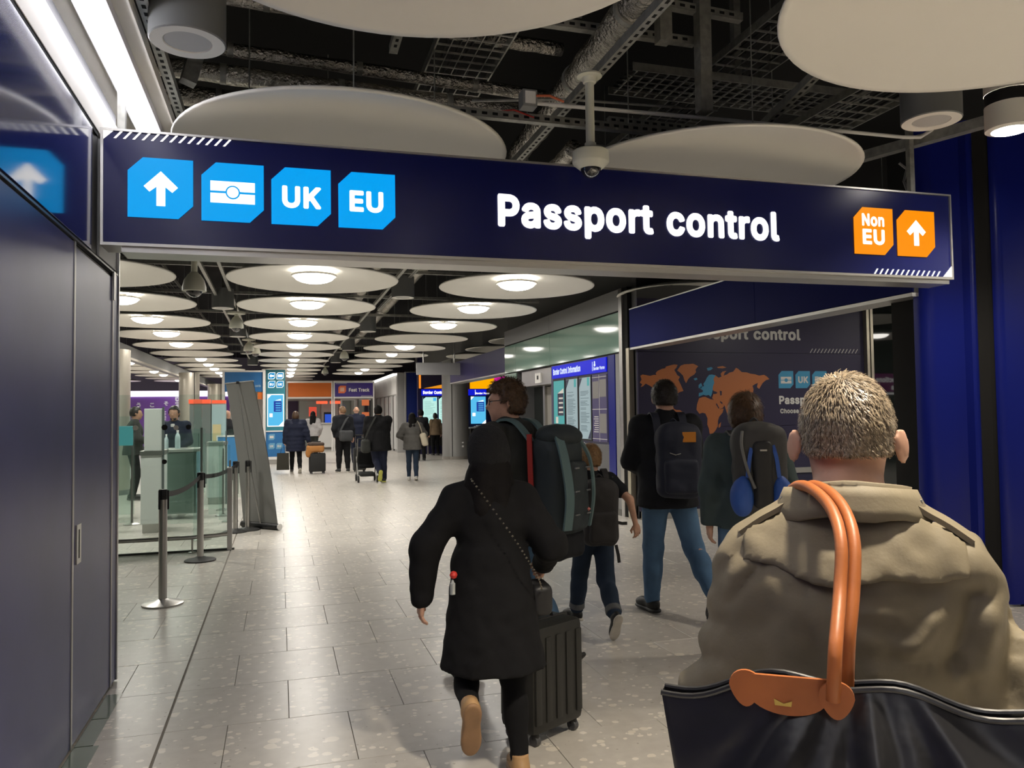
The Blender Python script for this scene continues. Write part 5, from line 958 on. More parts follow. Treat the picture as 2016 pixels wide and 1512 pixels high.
# ================================================================== PEOPLE: implicit-surface toolkit
_rng = np.random.RandomState(5); _NT = _rng.rand(33, 33, 33).astype(np.float32)
_NT[32] = _NT[0]; _NT[:, 32] = _NT[:, 0]; _NT[:, :, 32] = _NT[:, :, 0]
def vnoise(X, Y, Z, f, o=0.0):
    """smooth value noise in -1 .. 1"""
    def s(a): a = (a * f + o) % 32.0; i = np.floor(a).astype(np.int32); t = (a - i).astype(np.float32); return np.minimum(i, 31), t * t * (3 - 2 * t)
    i, u = s(X); j, v = s(Y); k, w_ = s(Z); T = _NT
    c = lambda a, b, d: T[i + a, j + b, k + d]
    x0 = (c(0, 0, 0) * (1 - u) + c(1, 0, 0) * u) * (1 - v) + (c(0, 1, 0) * (1 - u) + c(1, 1, 0) * u) * v
    x1 = (c(0, 0, 1) * (1 - u) + c(1, 0, 1) * u) * (1 - v) + (c(0, 1, 1) * (1 - u) + c(1, 1, 1) * u) * v
    return (x0 * (1 - w_) + x1 * w_) * 2 - 1
def V3(*a): return np.array(a, np.float32)
def rotz(a): c, s = math.cos(a), math.sin(a); return np.array([[c, -s, 0], [s, c, 0], [0, 0, 1]], np.float32)
def rotx(a): c, s = math.cos(a), math.sin(a); return np.array([[1, 0, 0], [0, c, -s], [0, s, c]], np.float32)
def roty(a): c, s = math.cos(a), math.sin(a); return np.array([[c, 0, s], [0, 1, 0], [-s, 0, c]], np.float32)
def C(a, b, ra, rb): return ('c', np.asarray(a, np.float32), np.asarray(b, np.float32), ra, rb)
def E(c, r, R=None): return ('e', np.asarray(c, np.float32), np.asarray(r, np.float32), R)
def B(c, h, rd, R=None): return ('b', np.asarray(c, np.float32), np.asarray(h, np.float32), rd, R)
def Fr(c0, c1, r0, r1): return ('f', np.asarray(c0, np.float32), np.asarray(c1, np.float32), r0, r1)   # elliptic frustum, c0 below c1
def pdist(p, X, Y, Z):
    if p[0] == 'c':
        a, b, ra, rb = p[1:]; d = b - a; L = float(d @ d) + 1e-9
        x, y, z = X - a[0], Y - a[1], Z - a[2]; t = np.clip((x * d[0] + y * d[1] + z * d[2]) / L, 0, 1)
        return np.sqrt((x - t * d[0]) ** 2 + (y - t * d[1]) ** 2 + (z - t * d[2]) ** 2) - (ra + (rb - ra) * t)
    if p[0] == 'f':
        a, b, r0, r1 = p[1:]; t = np.clip((Z - a[2]) / (b[2] - a[2]), 0, 1); cx = a[0] + (b[0] - a[0]) * t; cy = a[1] + (b[1] - a[1]) * t
        rx = r0[0] + (r1[0] - r0[0]) * t; ry = r0[1] + (r1[1] - r0[1]) * t
        q = np.sqrt(((X - cx) / rx) ** 2 + ((Y - cy) / ry) ** 2); d = (q - 1) * np.minimum(rx, ry)
        return np.maximum(np.maximum(d, Z - b[2]), a[2] - Z)
    c, r = p[1], p[2]; x, y, z = X - c[0], Y - c[1], Z - c[2]; R = p[-1]
    if R is not None:
        x, y, z = R[0, 0] * x + R[1, 0] * y + R[2, 0] * z, R[0, 1] * x + R[1, 1] * y + R[2, 1] * z, R[0, 2] * x + R[1, 2] * y + R[2, 2] * z
    if p[0] == 'e':
        k0 = np.sqrt((x / r[0]) ** 2 + (y / r[1]) ** 2 + (z / r[2]) ** 2) + 1e-6
        k1 = np.sqrt((x / r[0] ** 2) ** 2 + (y / r[1] ** 2) ** 2 + (z / r[2] ** 2) ** 2) + 1e-6
        return k0 * (k0 - 1) / k1
    rd = p[3]; qx, qy, qz = np.abs(x) - r[0] + rd, np.abs(y) - r[1] + rd, np.abs(z) - r[2] + rd
    return np.sqrt(np.maximum(qx, 0) ** 2 + np.maximum(qy, 0) ** 2 + np.maximum(qz, 0) ** 2) + np.minimum(np.maximum(qx, np.maximum(qy, qz)), 0) - rd
def pbound(p):
    if p[0] == 'c': m = max(p[3], p[4]); return np.minimum(p[1], p[2]) - m, np.maximum(p[1], p[2]) + m
    if p[0] == 'f': m = np.array([max(p[3][0], p[4][0]), max(p[3][1], p[4][1]), 0]); return np.minimum(p[1], p[2]) - m, np.maximum(p[1], p[2]) + m
    m = float(np.max(p[2])) if p[0] == 'e' else float(np.linalg.norm(p[2])); return p[1] - m, p[1] + m
def smin(a, b, k):
    h = np.clip(.5 + .5 * (b - a) / k, 0, 1); return b + (a - b) * h - k * h * (1 - h)
def nets(Fv, lo, h):
    S = Fv < 0; nx, ny, nz = S.shape
    c = np.zeros((nx - 1, ny - 1, nz - 1), np.int8)
    for a in (0, 1):
        for b in (0, 1):
            for d in (0, 1): c += S[a:nx - 1 + a, b:ny - 1 + b, d:nz - 1 + d]
    act = (c > 0) & (c < 8); ids = np.argwhere(act); idx = -np.ones(act.shape, np.int64); idx[act] = np.arange(len(ids))
    acc = np.zeros((len(ids), 3)); cnt = np.zeros(len(ids))
    cor = [(a, b, d) for a in (0, 1) for b in (0, 1) for d in (0, 1)]
    for p in cor:
        for ax in range(3):
            if p[ax]: continue
            q = list(p); q[ax] = 1
            fa = Fv[ids[:, 0] + p[0], ids[:, 1] + p[1], ids[:, 2] + p[2]]; fb = Fv[ids[:, 0] + q[0], ids[:, 1] + q[1], ids[:, 2] + q[2]]
            m = (fa < 0) != (fb < 0); t = np.zeros(len(ids)); t[m] = fa[m] / (fa[m] - fb[m])
            e = np.array(p, float)[None].repeat(len(ids), 0); e[:, ax] = t; acc[m] += e[m]; cnt[m] += 1
    Vv = np.asarray(lo) + h * (ids + acc / cnt[:, None]); faces = []
    for ax in range(3):
        o1, o2 = [k for k in range(3) if k != ax]
        sl = [slice(None)] * 3; sl[ax] = slice(0, -1); sh = [slice(None)] * 3; sh[ax] = slice(1, None)
        A, Bq = S[tuple(sl)], S[tuple(sh)]; m = A != Bq
        for k in (o1, o2):
            z = [slice(None)] * 3; z[k] = 0; m[tuple(z)] = False; z[k] = -1; m[tuple(z)] = False
        e = np.argwhere(m)
        if not len(e): continue
        def cell(d1, d2): g = e.copy(); g[:, o1] -= d1; g[:, o2] -= d2; return idx[g[:, 0], g[:, 1], g[:, 2]]
        Q = np.stack([cell(0, 0), cell(1, 0), cell(1, 1), cell(0, 1)], 1); ins = A[e[:, 0], e[:, 1], e[:, 2]]
        flip = ins if ax != 1 else ~ins
        Q[~flip] = Q[~flip][:, ::-1]; faces.append(Q)
    return Vv, np.concatenate(faces)
def sdf(prims, h, k=.03, post=None, smooth=1, pad=.03):
    lo = np.min([pbound(p)[0] for p in prims], 0) - pad; hi = np.max([pbound(p)[1] for p in prims], 0) + pad
    n = np.ceil((hi - lo) / h).astype(int) + 1
    X, Y, Z = np.meshgrid(*[(lo[i] + np.arange(n[i]) * h).astype(np.float32) for i in range(3)], indexing='ij')
    D = np.full(X.shape, 9.0, np.float32)
    for p in prims:      # evaluate each piece only around itself
        a, b = pbound(p); m = .09 + k; i0 = np.maximum(np.floor((a - m - lo) / h).astype(int), 0); i1 = np.minimum(np.ceil((b + m - lo) / h).astype(int) + 1, n)
        s = tuple(slice(i0[q], i1[q]) for q in range(3)); d = pdist(p, X[s], Y[s], Z[s]); D[s] = np.where(D[s] > 8, d, smin(D[s], d, k))
    if post is not None: D = post(D, X, Y, Z)
    v, f = nets(D, lo, h)
    for _ in range(smooth):
        acc = np.zeros_like(v); cnt = np.zeros(len(v))
        for a, b in ((0, 1), (1, 2), (2, 3), (3, 0)):
            np.add.at(acc, f[:, a], v[f[:, b]]); np.add.at(cnt, f[:, a], 1); np.add.at(acc, f[:, b], v[f[:, a]]); np.add.at(cnt, f[:, b], 1)
        v = .5 * v + .5 * acc / np.maximum(cnt, 1)[:, None]
    return v, f
def npmesh(name, v, f, mat, flat=False):
    me = bpy.data.meshes.new(name); f = np.asarray(f)
    me.vertices.add(len(v)); me.vertices.foreach_set('co', np.asarray(v, np.float32).ravel()); me.loops.add(f.size); me.loops.foreach_set('vertex_index', f.ravel().astype(np.int32))
    w_ = f.shape[1]; me.polygons.add(len(f)); me.polygons.foreach_set('loop_start', np.arange(0, f.size, w_, dtype=np.int32))
    me.update(calc_edges=True); me.validate()
    if not flat: me.polygons.foreach_set('use_smooth', np.ones(len(me.polygons), bool))
    if mat: me.materials.append(mat)
    return me
def cut(*planes):
    """keep points with n.p < d for every (n, d)"""
    def g(D, X, Y, Z):
        for nn, d in planes: D = np.maximum(D, X * nn[0] + Y * nn[1] + Z * nn[2] - d)
        return D
    return g

# ---- hand in its own frame: wrist at 0, fingers along +y, back of the hand +z, thumb on +x
def hand_mesh(curl, h=.0045):
    P = [E((0, .045, 0), (.040, .052, .016)), C((-.022, .02, 0), (-.030, .082, 0), .013, .011), C((.02, .02, 0), (.028, .085, 0), .014, .012), C((0, -.03, 0), (0, .03, 0), .026, .024)]
    v0, f0 = sdf(P, h, .012); V_ = [v0]; F_ = [f0]; n = len(v0)
    for x, L, r in ((.029, .070, .0092), (.010, .078, .0095), (-.009, .072, .0090), (-.027, .056, .0080)):
        p = V3(x, .075, 0); pr = []; a = curl * .35
        for s, q in ((.45, 1.0), (.30, .95), (.25, .85)):
            e = p + V3(x * .12, math.cos(a) * L * s, -math.sin(a) * L * s); pr.append(C(p, e, r * q, r * q * .93)); p = e; a += curl * .75
        v, f = sdf(pr, h, .006); V_.append(v); F_.append(f + n); n += len(v)
    a = V3(.028, .018, -.004); b = V3(.052, .050, -.012 - .012 * curl); c = V3(.056 - .02 * curl, .078, -.018 - .022 * curl)
    v, f = sdf([C(a, b, .0135, .0115), C(b, c, .0112, .009)], h, .008); V_.append(v); F_.append(f + n)
    return np.concatenate(V_), np.concatenate(F_)
HANDS = {'relaxed': hand_mesh(.55), 'fist': hand_mesh(1.75)}
# ---- shoes in their own frame: heel-toe along +y, ankle above the origin, sole at z = 0
def shoe_mesh(shaft, w_=1.0, h=.007):
    up = [E((0, .125, .040), (.044 * w_, .070, .034)), E((0, .05, .052), (.040 * w_, .10, .046)), E((0, -.045, .052), (.036 * w_, .05, .052)), C((0, -.02, .06), (0, -.015, shaft), .044, .043)]
    v, f = sdf(up, h, .03, cut(((0, 0, -1), -.016), ((0, 0, 1), shaft)))
    so = [E((0, .12, .012), (.050 * w_, .082, .022)), E((0, .03, .012), (.042 * w_, .11, .022)), E((0, -.05, .012), (.042 * w_, .055, .022))]
    sv, sf_ = sdf(so, h, .03, cut(((0, 0, 1), .026), ((0, 0, -1), 0.0)))
    return (v, f), (sv, sf_)
SHOES = {'low': shoe_mesh(.085), 'boot': shoe_mesh(.20), 'ankle': shoe_mesh(.13)}

def ik(a, b, l1, l2, hint):
    a = np.asarray(a, float); b = np.asarray(b, float); d = b - a; L = np.linalg.norm(d)
    if L > (l1 + l2) * .998: b = a + d / L * (l1 + l2) * .998; d = b - a; L = np.linalg.norm(d)
    x = (l1 * l1 - l2 * l2 + L * L) / (2 * L); y = math.sqrt(max(l1 * l1 - x * x, 0)); u = d / L
    hh = np.asarray(hint, float); hh = hh - u * (hh @ u); hh /= np.linalg.norm(hh) + 1e-9
    return a + u * x + hh * y, b
SKIN = mat('skin', (.52, .30, .21), .5, bump=(60, .15, .002), var=(18, .10))
SKIN2 = mat('skin_tan', (.36, .20, .13), .5, bump=(60, .15, .002), var=(18, .10))
def fabric(name, col, rough=.85, bscale=120, bs=.25, bd=.002, var=.12): return mat(name, col, rough, spec=.25, bump=(bscale, bs, bd), var=(9, var))

def person(label, loc, heading, H, p):
    """loc on the floor, heading in degrees (0 looks along +Y, positive turns left); p: pose and clothes. Local frame: x right, y forward."""
    s = H / 1.75; g = p.get; res = g('res', .016); bw = g('bw', 1.0)
    root = thing('person', label, 'person', (loc[0], loc[1], 0)); root.rotation_euler.z = math.radians(heading); ROOT[root.name] = Vector((0, 0, 0))
    if g('group'): root['group'] = p['group']
    hipz = g('hipz', .915) * s; lean = g('lean', .03); sk = g('skin', SKIN)
    up = lambda z: V3(g('sway', 0) * (z - .92) * s, lean * (z - .92) * s * 2.0, hipz + (z - .92) * s)
    tw = rotz(g('twist', 0))
    hip = {q: V3(sg * .09 * s, 0, hipz) for q, sg in (('l', -1), ('r', 1))}
    sh = {q: up(g('shz', 1.435)) + tw @ V3(sg * .175 * s * bw * g('shx', 1.0), 0, 0) for q, sg in (('l', -1), ('r', 1))}
    foot = {'l': g('lfoot', (-.1, .0, .09, 0)), 'r': g('rfoot', (.1, 0, .09, 0))}       # ankle x, y, z, heel pitch (degrees, + = heel up)
    knee = {}; ank = {}
    for q in 'lr':
        a = V3(*foot[q][:3]) * V3(1, 1, 1); knee[q], ank[q] = ik(hip[q], a, .425 * s, .415 * s, (0.02, 1, 0))
    elb = {}; wri = {}
    hnd = {'l': g('lhand', None), 'r': g('rhand', None)}
    for q, sg in (('l', -1), ('r', 1)):
        t = hnd[q] if hnd[q] is not None else (sg * .27 * s, .06 * s, .80 * s)
        elb[q], wri[q] = ik(sh[q], V3(*t), .285 * s, .255 * s, g(q + 'elbow', (sg * .5, -1, -.2)))
    # head
    nk = up(1.50); hr = rotz(g('hyaw', 0)) @ rotx(g('hpitch', -.05)) @ roty(g('hroll', 0)); hc = up(1.515) + hr @ V3(0, .015 * s, .125 * s)
    if g('hoff') is not None: hc = hc + V3(*g('hoff'))
    HL = lambda x, y, z: hc + hr @ (V3(x, y, z) * s)
    hs = g('hs', 1.0)
    body = [E(HL(0, -.004, .012), (.077 * s * hs, .096 * s * hs, .104 * s * hs), hr), E(HL(0, .030, -.060), (.056 * s, .062 * s, .058 * s), hr), E(HL(0, .055, -.02), (.050 * s, .045 * s, .06 * s), hr),
            C(nk - V3(0, .0, .03), HL(0, -.018, -.055), .060 * s, .056 * s), C(HL(0, .094, .006), HL(0, .112, -.026), .009 * s, .015 * s),
            E(HL(0, .088, .028), (.045 * s, .016 * s, .010 * s), hr), E(HL(0, .086, -.062), (.024 * s, .014 * s, .010 * s), hr), E(HL(0, .074, -.098), (.024 * s, .022 * s, .018 * s), hr)]
    ears = [E(HL(sg * (.084 * hs + g('earout', .004)), -.012, -.008), (.0075 * s, .021 * s, .033 * s), hr @ rotz(sg * -.6) @ rotx(.15)) for sg in (-1, 1)]
    lower = [E(up(.97), (.160 * s * bw, .115 * s * bw, .12 * s)), E(up(1.10), (.140 * s * bw, .102 * s * bw, .15 * s)), E(up(1.29), (.160 * s * bw, .112 * s * bw, .19 * s)), C(sh['l'], sh['r'], .058 * s, .058 * s), C(up(1.44), nk, .07 * s, .062 * s)]
    for q in 'lr':
        lower += [C(hip[q], knee[q], .080 * s * bw, .054 * s), C(knee[q], ank[q], .054 * s, .036 * s), E(knee[q] * .68 + ank[q] * .32 + V3(0, -.018 * s, 0), (.05 * s, .052 * s, .11 * s)), C(sh[q], elb[q], .050 * s, .040 * s), C(elb[q], wri[q], .040 * s, .026 * s), C(ank[q], ank[q] + V3(0, .02, -.05 * s), .036 * s, .035 * s)]
    v, f = sdf(body + lower, res, .022 * s); Vs = [v]; Fs = [f]; n = len(v)
    hres = g('hres', .009)
    v, f = sdf(body + ears, hres, .012 * s); Vs.append(v); Fs.append(f + n); n += len(v)
    for q, sg in (('l', -1), ('r', 1)):
        if q in g('nohand', ''): continue
        hv, hf = HANDS[g(q + 'pose', 'relaxed')]; d = (wri[q] - elb[q]); d = d / np.linalg.norm(d)
        d = d * (1 - g('droop', .25)) + np.array((0, 0, -1.0)) * g('droop', .25); d /= np.linalg.norm(d)
        back = np.array(g(q + 'back', (sg * 1.0, -.15, .05))); back = back - d * (back @ d); back /= np.linalg.norm(back); x = np.cross(d, back)
        if x[1] < 0 and q + 'back' not in p: x = -x                # thumb side forward
        Rm = np.stack([x, d, back], 1); hv2 = (hv * s) @ Rm.T + wri[q]
        Vs.append(hv2); Fs.append((hf if np.linalg.det(Rm) > 0 else hf[:, ::-1]) + n); n += len(hv2)
    bo = link('body', npmesh('body', np.concatenate(Vs), np.concatenate(Fs), sk), root)
    for sg in (-1, 1):
        ev = MB().lathe([(0, .011 * s)] + [(.011 * s * math.sin(a), .011 * s * math.cos(a)) for a in (.5, 1.0, 1.57, 2.1, 2.6)] + [(0, -.011 * s)], tuple(HL(sg * .031, .083, .008)), 10); ev.build('eye', mat('eye_white', (.55, .52, .5), .2), root, 'all')
        ir = MB().lathe([(0, .005 * s), (.006 * s, 0), (0, -.005 * s)], tuple(HL(sg * .031, .0925, .008)), 8); ir.build('iris', mat('eye_dark', (.03, .02, .015), .2), root, 'all')
    amp = g('fold', .006); fr = g('foldf', 9.0)
    # ---- trousers / leggings
    tr = g('trousers')
    if tr:
        ti = tr.get('ease', .014) * s; tp = [E(up(.965), (.165 * s * bw + ti, .125 * s * bw + ti, .13 * s)), E(up(1.04), (.15 * s * bw + ti, .11 * s * bw + ti, .10 * s))]
        for q in 'lr':
            k2 = knee[q]; a2 = ank[q] + (k2 - ank[q]) * tr.get('up', .02)
            tp += [C(hip[q] + V3(0, 0, 0), k2, .088 * s * bw + ti, .060 * s + ti), C(k2, a2, .060 * s + ti, tr.get('cuff', .052) * s + ti * .6), E(k2 * .62 + ank[q] * .38 + V3(0, -.016 * s, 0), (.058 * s + ti * .7, .06 * s + ti * .7, .12 * s))]
        def post(D, X, Y, Z):
            w_ = vnoise(X, Y, Z * 1.6, 14, 3) * .5 + vnoise(X, Y, Z * 2.2, 27, 7) * .3; e = np.exp(-((Z - .16 * s) / (.13 * s)) ** 2) + .6 * np.exp(-((Z - .50 * s) / (.10 * s)) ** 2) + .25
            return D + w_ * tr.get('fold', .008) * e
        v, f = sdf(tp, res, .035 * s, post); link('trousers', npmesh('trousers', v, f, tr['mat']), root)
        if tr.get('rolled'):
            for q in 'lr':
                d = (knee[q] - ank[q]); a = ank[q] + d * (tr['up'] - .02); b = ank[q] + d * (tr['up'] + .12); cr = (tr.get('cuff', .052) + .016) * s
                MB().tube([tuple(a), tuple(a.astype(float) * .9 + b * .1), tuple(b)], [cr * .96, cr * 1.04, cr], 18).build('turn_up', tr['rolled'], root, True)
    # ---- coat, jacket or jumper
    jk = g('jacket')
    if jk:
        e = jk.get('ease', .028) * s; hemline = jk.get('hemline', .84) * s; fl = jk.get('flare', 1.0); Rw = .160 * s * bw + e; Rd = .118 * s * bw + e
        jp = [E(up(1.10), (Rw * 1.0, Rd * 1.05, .20 * s)), E(up(1.29), (Rw * 1.05, Rd * 1.08, .20 * s)), C(sh['l'] - V3(0, 0, .01), sh['r'] - V3(0, 0, .01), .066 * s + e * .55, .066 * s + e * .55), C(up(1.42), up(1.485), (.085 * s + e * .5) * jk.get('neck', 1), (.070 * s + e * .3) * jk.get('neck', 1))]
        if jk.get('slope'): jp += [C(up(1.475) + V3(sg * .045 * s, -.01, -.01), sh[q] + V3(0, 0, .012), jk['slope'] * s, .074 * s) for q, sg in (('l', -1), ('r', 1))]
        lo_ = V3(*(up(.97)[:2]), hemline)
        if jk.get('hemoff'): lo_ = lo_ + V3(jk['hemoff'][0], jk['hemoff'][1], 0)
        jp.append(Fr(lo_, up(1.15), (Rw * 1.12 * fl, Rd * 1.22 * fl), (Rw * .98, Rd * 1.02)))
        sl = jk.get('sleeve', 1.0)
        for q in 'lr':
            ra, rb = .058 * s + e * .75, .050 * s + e * .7; w2 = elb[q] + (wri[q] - elb[q]) * 1.0
            if sl < .5: jp.append(C(sh[q], sh[q] + (elb[q] - sh[q]) * sl * 1.4, ra, ra * .95))
            else: jp += [C(sh[q], elb[q], ra, rb), C(elb[q], w2, rb, jk.get('cuff', .040) * s + e * .5)]
        if jk.get('hood'): hz = jk.get('hoodz', 1.475); jp += [E(up(hz) + V3(0, -.085 * s, 0), (.115 * s, .062 * s, .075 * s)), C(up(hz) + V3(-.085 * s, -.02 * s, .01), up(hz) + V3(.085 * s, -.02 * s, .01), .05 * s, .05 * s)]
        if jk.get('collar'): jp.append(C(up(1.47), up(1.47 + jk['collar']) + V3(0, .012 * s, 0), .088 * s, .080 * s))
        qz = jk.get('quilt')
        def post(D, X, Y, Z):
            if qz: D = D - .010 * np.abs(np.sin(Z * PI / qz)) + .004
            w_ = vnoise(X, Y, Z, fr, 1) * .6 + vnoise(X * 1.5 + Z * .8, Y, Z * .8, fr * 1.9, 5) * .4 + .35 * vnoise(X, Y, Z, fr * 4, 9) + .55 * (2 * np.abs(vnoise(X * .8 + Z * .5, Y, Z * 1.3 - X * .4, fr * 1.15, 13)) - .6)
            D = D + w_ * amp
            for x0, z0, x1, z1, dep, wid in jk.get('crease', ()):
                t = np.clip(((X - x0) * (x1 - x0) + (Z - z0) * (z1 - z0)) / ((x1 - x0) ** 2 + (z1 - z0) ** 2), 0, 1); d2 = (X - x0 - t * (x1 - x0)) ** 2 + (Z - z0 - t * (z1 - z0)) ** 2
                D = D + np.where(Y < .03, dep * np.exp(-d2 / wid ** 2) * (1.0 - .6 * np.abs(t - .5)), 0)
            return np.maximum(D, hemline - Z + .008 * vnoise(X, Y, Z * 0, 7, 2))
        v, f = sdf(jp, jk.get('res', res), .04 * s, post); jo = link(jk.get('name', 'jacket'), npmesh('jacket', v, f, jk['mat']), root)
    # ---- shoes
    for q, sg in (('l', -1), ('r', 1)):
        st_ = g('shoes', ('low', 'shoe_black', 'sole_black')); (uv, uf), (sv, sf_) = SHOES[st_[0]]
        pit = math.radians(foot[q][3]); R = rotz(math.radians(foot[q][4]) if len(foot[q]) > 4 else 0) @ rotx(-pit); base = ank[q] - R @ V3(0, -.01, .075 * s)
        xf = lambda vv: (vv * s) @ R.T + base
        so = link('shoe', npmesh('shoe', xf(uv), uf, MATS[st_[1]]), root); link('sole', npmesh('sole', xf(sv), sf_, MATS[st_[2]]), so)
    # ---- hair
    hrs = g('hair')
    if hrs:
        th = hrs.get('t', .014); k = hrs.get('kind', 'short'); sd = hrs.get('seed', 1)
        hp = [E(HL(0, -.008, .018), ((.078 * hs + th) * s, (.098 * hs + th) * s, (.105 * hs + th * 1.2) * s), hr)]
        if k in ('short', 'crop'): hp.append(E(HL(0, -.045, -.045), ((.064 + th * .7) * s, (.052 + th * .6) * s, .060 * s), hr))
        if k == 'bob': hp += [E(HL(0, -.03, -.03), ((.092 + th * .6) * s, .095 * s, .095 * s), hr)]
        if k == 'long': hp += [E(HL(0, -.05, -.05), (.095 * s, .075 * s, .11 * s), hr), C(HL(-.02, -.07, -.08), HL(-.05, -.12, -.30), .085 * s, .06 * s), C(HL(.03, -.07, -.08), HL(.04, -.12, -.27), .08 * s, .055 * s), C(HL(-.05, -.12, -.28), HL(-.06, -.13, -.30 - hrs.get('len', .08)), .06 * s, .02 * s)]
        if hrs.get('wide'): hp += [C(HL(-.05, -.05, -.10), HL(-.135, -.06, -.27), .070 * s, .045 * s), C(HL(.05, -.05, -.10), HL(.12, -.06, -.25), .065 * s, .04 * s)]
        Ri = hr
        zc = hrs.get('nape', {'short': -.075, 'crop': -.055, 'bob': -.105, 'long': -9}[k])
        def post(D, X, Y, Z):
            x, y, z = X - hc[0], Y - hc[1], Z - hc[2]
            lx = (Ri[0, 0] * x + Ri[1, 0] * y + Ri[2, 0] * z) / s; ly = (Ri[0, 1] * x + Ri[1, 1] * y + Ri[2, 1] * z) / s; lz = (Ri[0, 2] * x + Ri[1, 2] * y + Ri[2, 2] * z) / s
            fz = hrs.get('front', .035); face = np.maximum(fz - ly, lz - .068 + np.maximum(0, .04 - ly) * .5)          # clear the face
            side = np.maximum(np.maximum(np.maximum(-.008 - ly, lz - .0), .050 - np.abs(lx)), -9) if k in ('short', 'crop') else D * 0 + 1
            D = np.maximum(D, -face * s); D = np.maximum(D, -side * s); D = np.maximum(D, (zc - lz + .25 * np.maximum(0, np.abs(lx) - .045)) * s)
            return D + (vnoise(X, Y, Z, 60 / s, sd) * .0032 + vnoise(X * 1.7, Y, Z * .7, 130 / s, sd + 3) * .0022) * hrs.get('rough', 1.0)
        v, f = sdf(hp, g('hairres', hres), .02 * s, post); link('hair', npmesh('hair', v, f, hrs['mat']), root)
    info = dict(root=root, up=up, sh=sh, elb=elb, wri=wri, hip=hip, knee=knee, ank=ank, hc=hc, hr=hr, HL=HL, s=s, loc=loc, heading=heading)
    return info
def strands(P, n, length, width, m, fl=(0, -.2, -.9), seed=3, spread=.18, lift=.003):
    """short hairs rooted on the hair cap, combed from the crown"""
    hv = [c for c in P['root'].children if c.name.startswith('hair')][0].data; k = len(hv.polygons); cen = np.empty(k * 3, np.float32); nor = np.empty(k * 3, np.float32)
    hv.polygons.foreach_get('center', cen); hv.polygons.foreach_get('normal', nor); cen = cen.reshape(-1, 3); nor = nor.reshape(-1, 3)
    rg = np.random.RandomState(seed); pick = rg.randint(0, k, n); P0 = cen[pick] + rg.normal(0, .0015, (n, 3)); Nn = nor[pick]
    dn = P0 - P['HL'](0, -.06, .10); dn = dn / (np.linalg.norm(dn, axis=1, keepdims=True) + 1e-6); f = dn * .7 + V3(*fl) + rg.normal(0, spread, (n, 3)); f -= Nn * np.sum(f * Nn, 1, keepdims=True); f /= np.linalg.norm(f, axis=1, keepdims=True) + 1e-6
    z = np.clip((P0[:, 2] - (P['hc'][2] - .07)) / .15, .2, 1)[:, None]; L = rg.uniform(.45, 1, (n, 1)) * length * z; sd = np.cross(f, Nn) * width
    A = P0 - Nn * .001; M1 = P0 + f * L * .55 + Nn * (.6 + z) * lift; E1 = P0 + f * L + Nn * (.3 + z) * lift
    v = np.stack([A - sd, A + sd, M1 + sd, M1 - sd, E1 + sd * .3, E1 - sd * .3], 1).reshape(-1, 3); ix = np.arange(n)[:, None] * 6
    return tag(link('hair_strands', npmesh('hair_strands', v, np.concatenate([ix + np.array([[0, 1, 2, 3]]), ix + np.array([[3, 2, 4, 5]])]), m), P['root']), kind='stuff')
def worn(P, name, label, cat, group=None):
    """a thing carried by person P, modelled in the person's own frame"""
    o = thing(name, label, cat, (P['loc'][0], P['loc'][1], 0), group); o.rotation_euler.z = math.radians(P['heading']); ROOT[o.name] = Vector((0, 0, 0)); return o
def part(name, prims, h, m, parent, k=.02, post=None, smooth=1):
    v, f = sdf(prims, h, k, post, smooth); return link(name, npmesh(name, v, f, m), parent)
def strap(name, pts, wd, th, m, parent, nrm):
    """flat band through pts; nrm(i) gives its outward side"""
    P = [Vector(q) for q in pts]; n = len(P); a = []; 
    for i, q in enumerate(P):
        d = (P[min(i + 1, n - 1)] - P[max(i - 1, 0)]).normalized(); o = Vector(nrm[i] if isinstance(nrm, list) else nrm); o = (o - d * o.dot(d)).normalized(); sd = d.cross(o)
        a += [q + sd * wd / 2, q + sd * wd / 2 + o * th, q - sd * wd / 2 + o * th, q - sd * wd / 2]
    f = [(4 * i + j, 4 * i + (j + 1) % 4, 4 * i + 4 + (j + 1) % 4, 4 * i + 4 + j) for i in range(n - 1) for j in range(4)] + [(0, 1, 2, 3), (4 * n - 1, 4 * n - 2, 4 * n - 3, 4 * n - 4)]
    return MB().add(a, f).build(name, m, parent, True)
def smoothpts(pts, n=6):
    P = [Vector(q) for q in pts]; out = []
    for i in range(len(P) - 1):
        p0, p1, p2, p3 = P[max(i - 1, 0)], P[i], P[i + 1], P[min(i + 2, len(P) - 1)]
        for k in range(n):
            t = k / n; out.append(.5 * ((2 * p1) + (p2 - p0) * t + (2 * p0 - 5 * p1 + 4 * p2 - p3) * t * t + (3 * p1 - p0 - 3 * p2 + p3) * t ** 3))
    return out + [P[-1]]
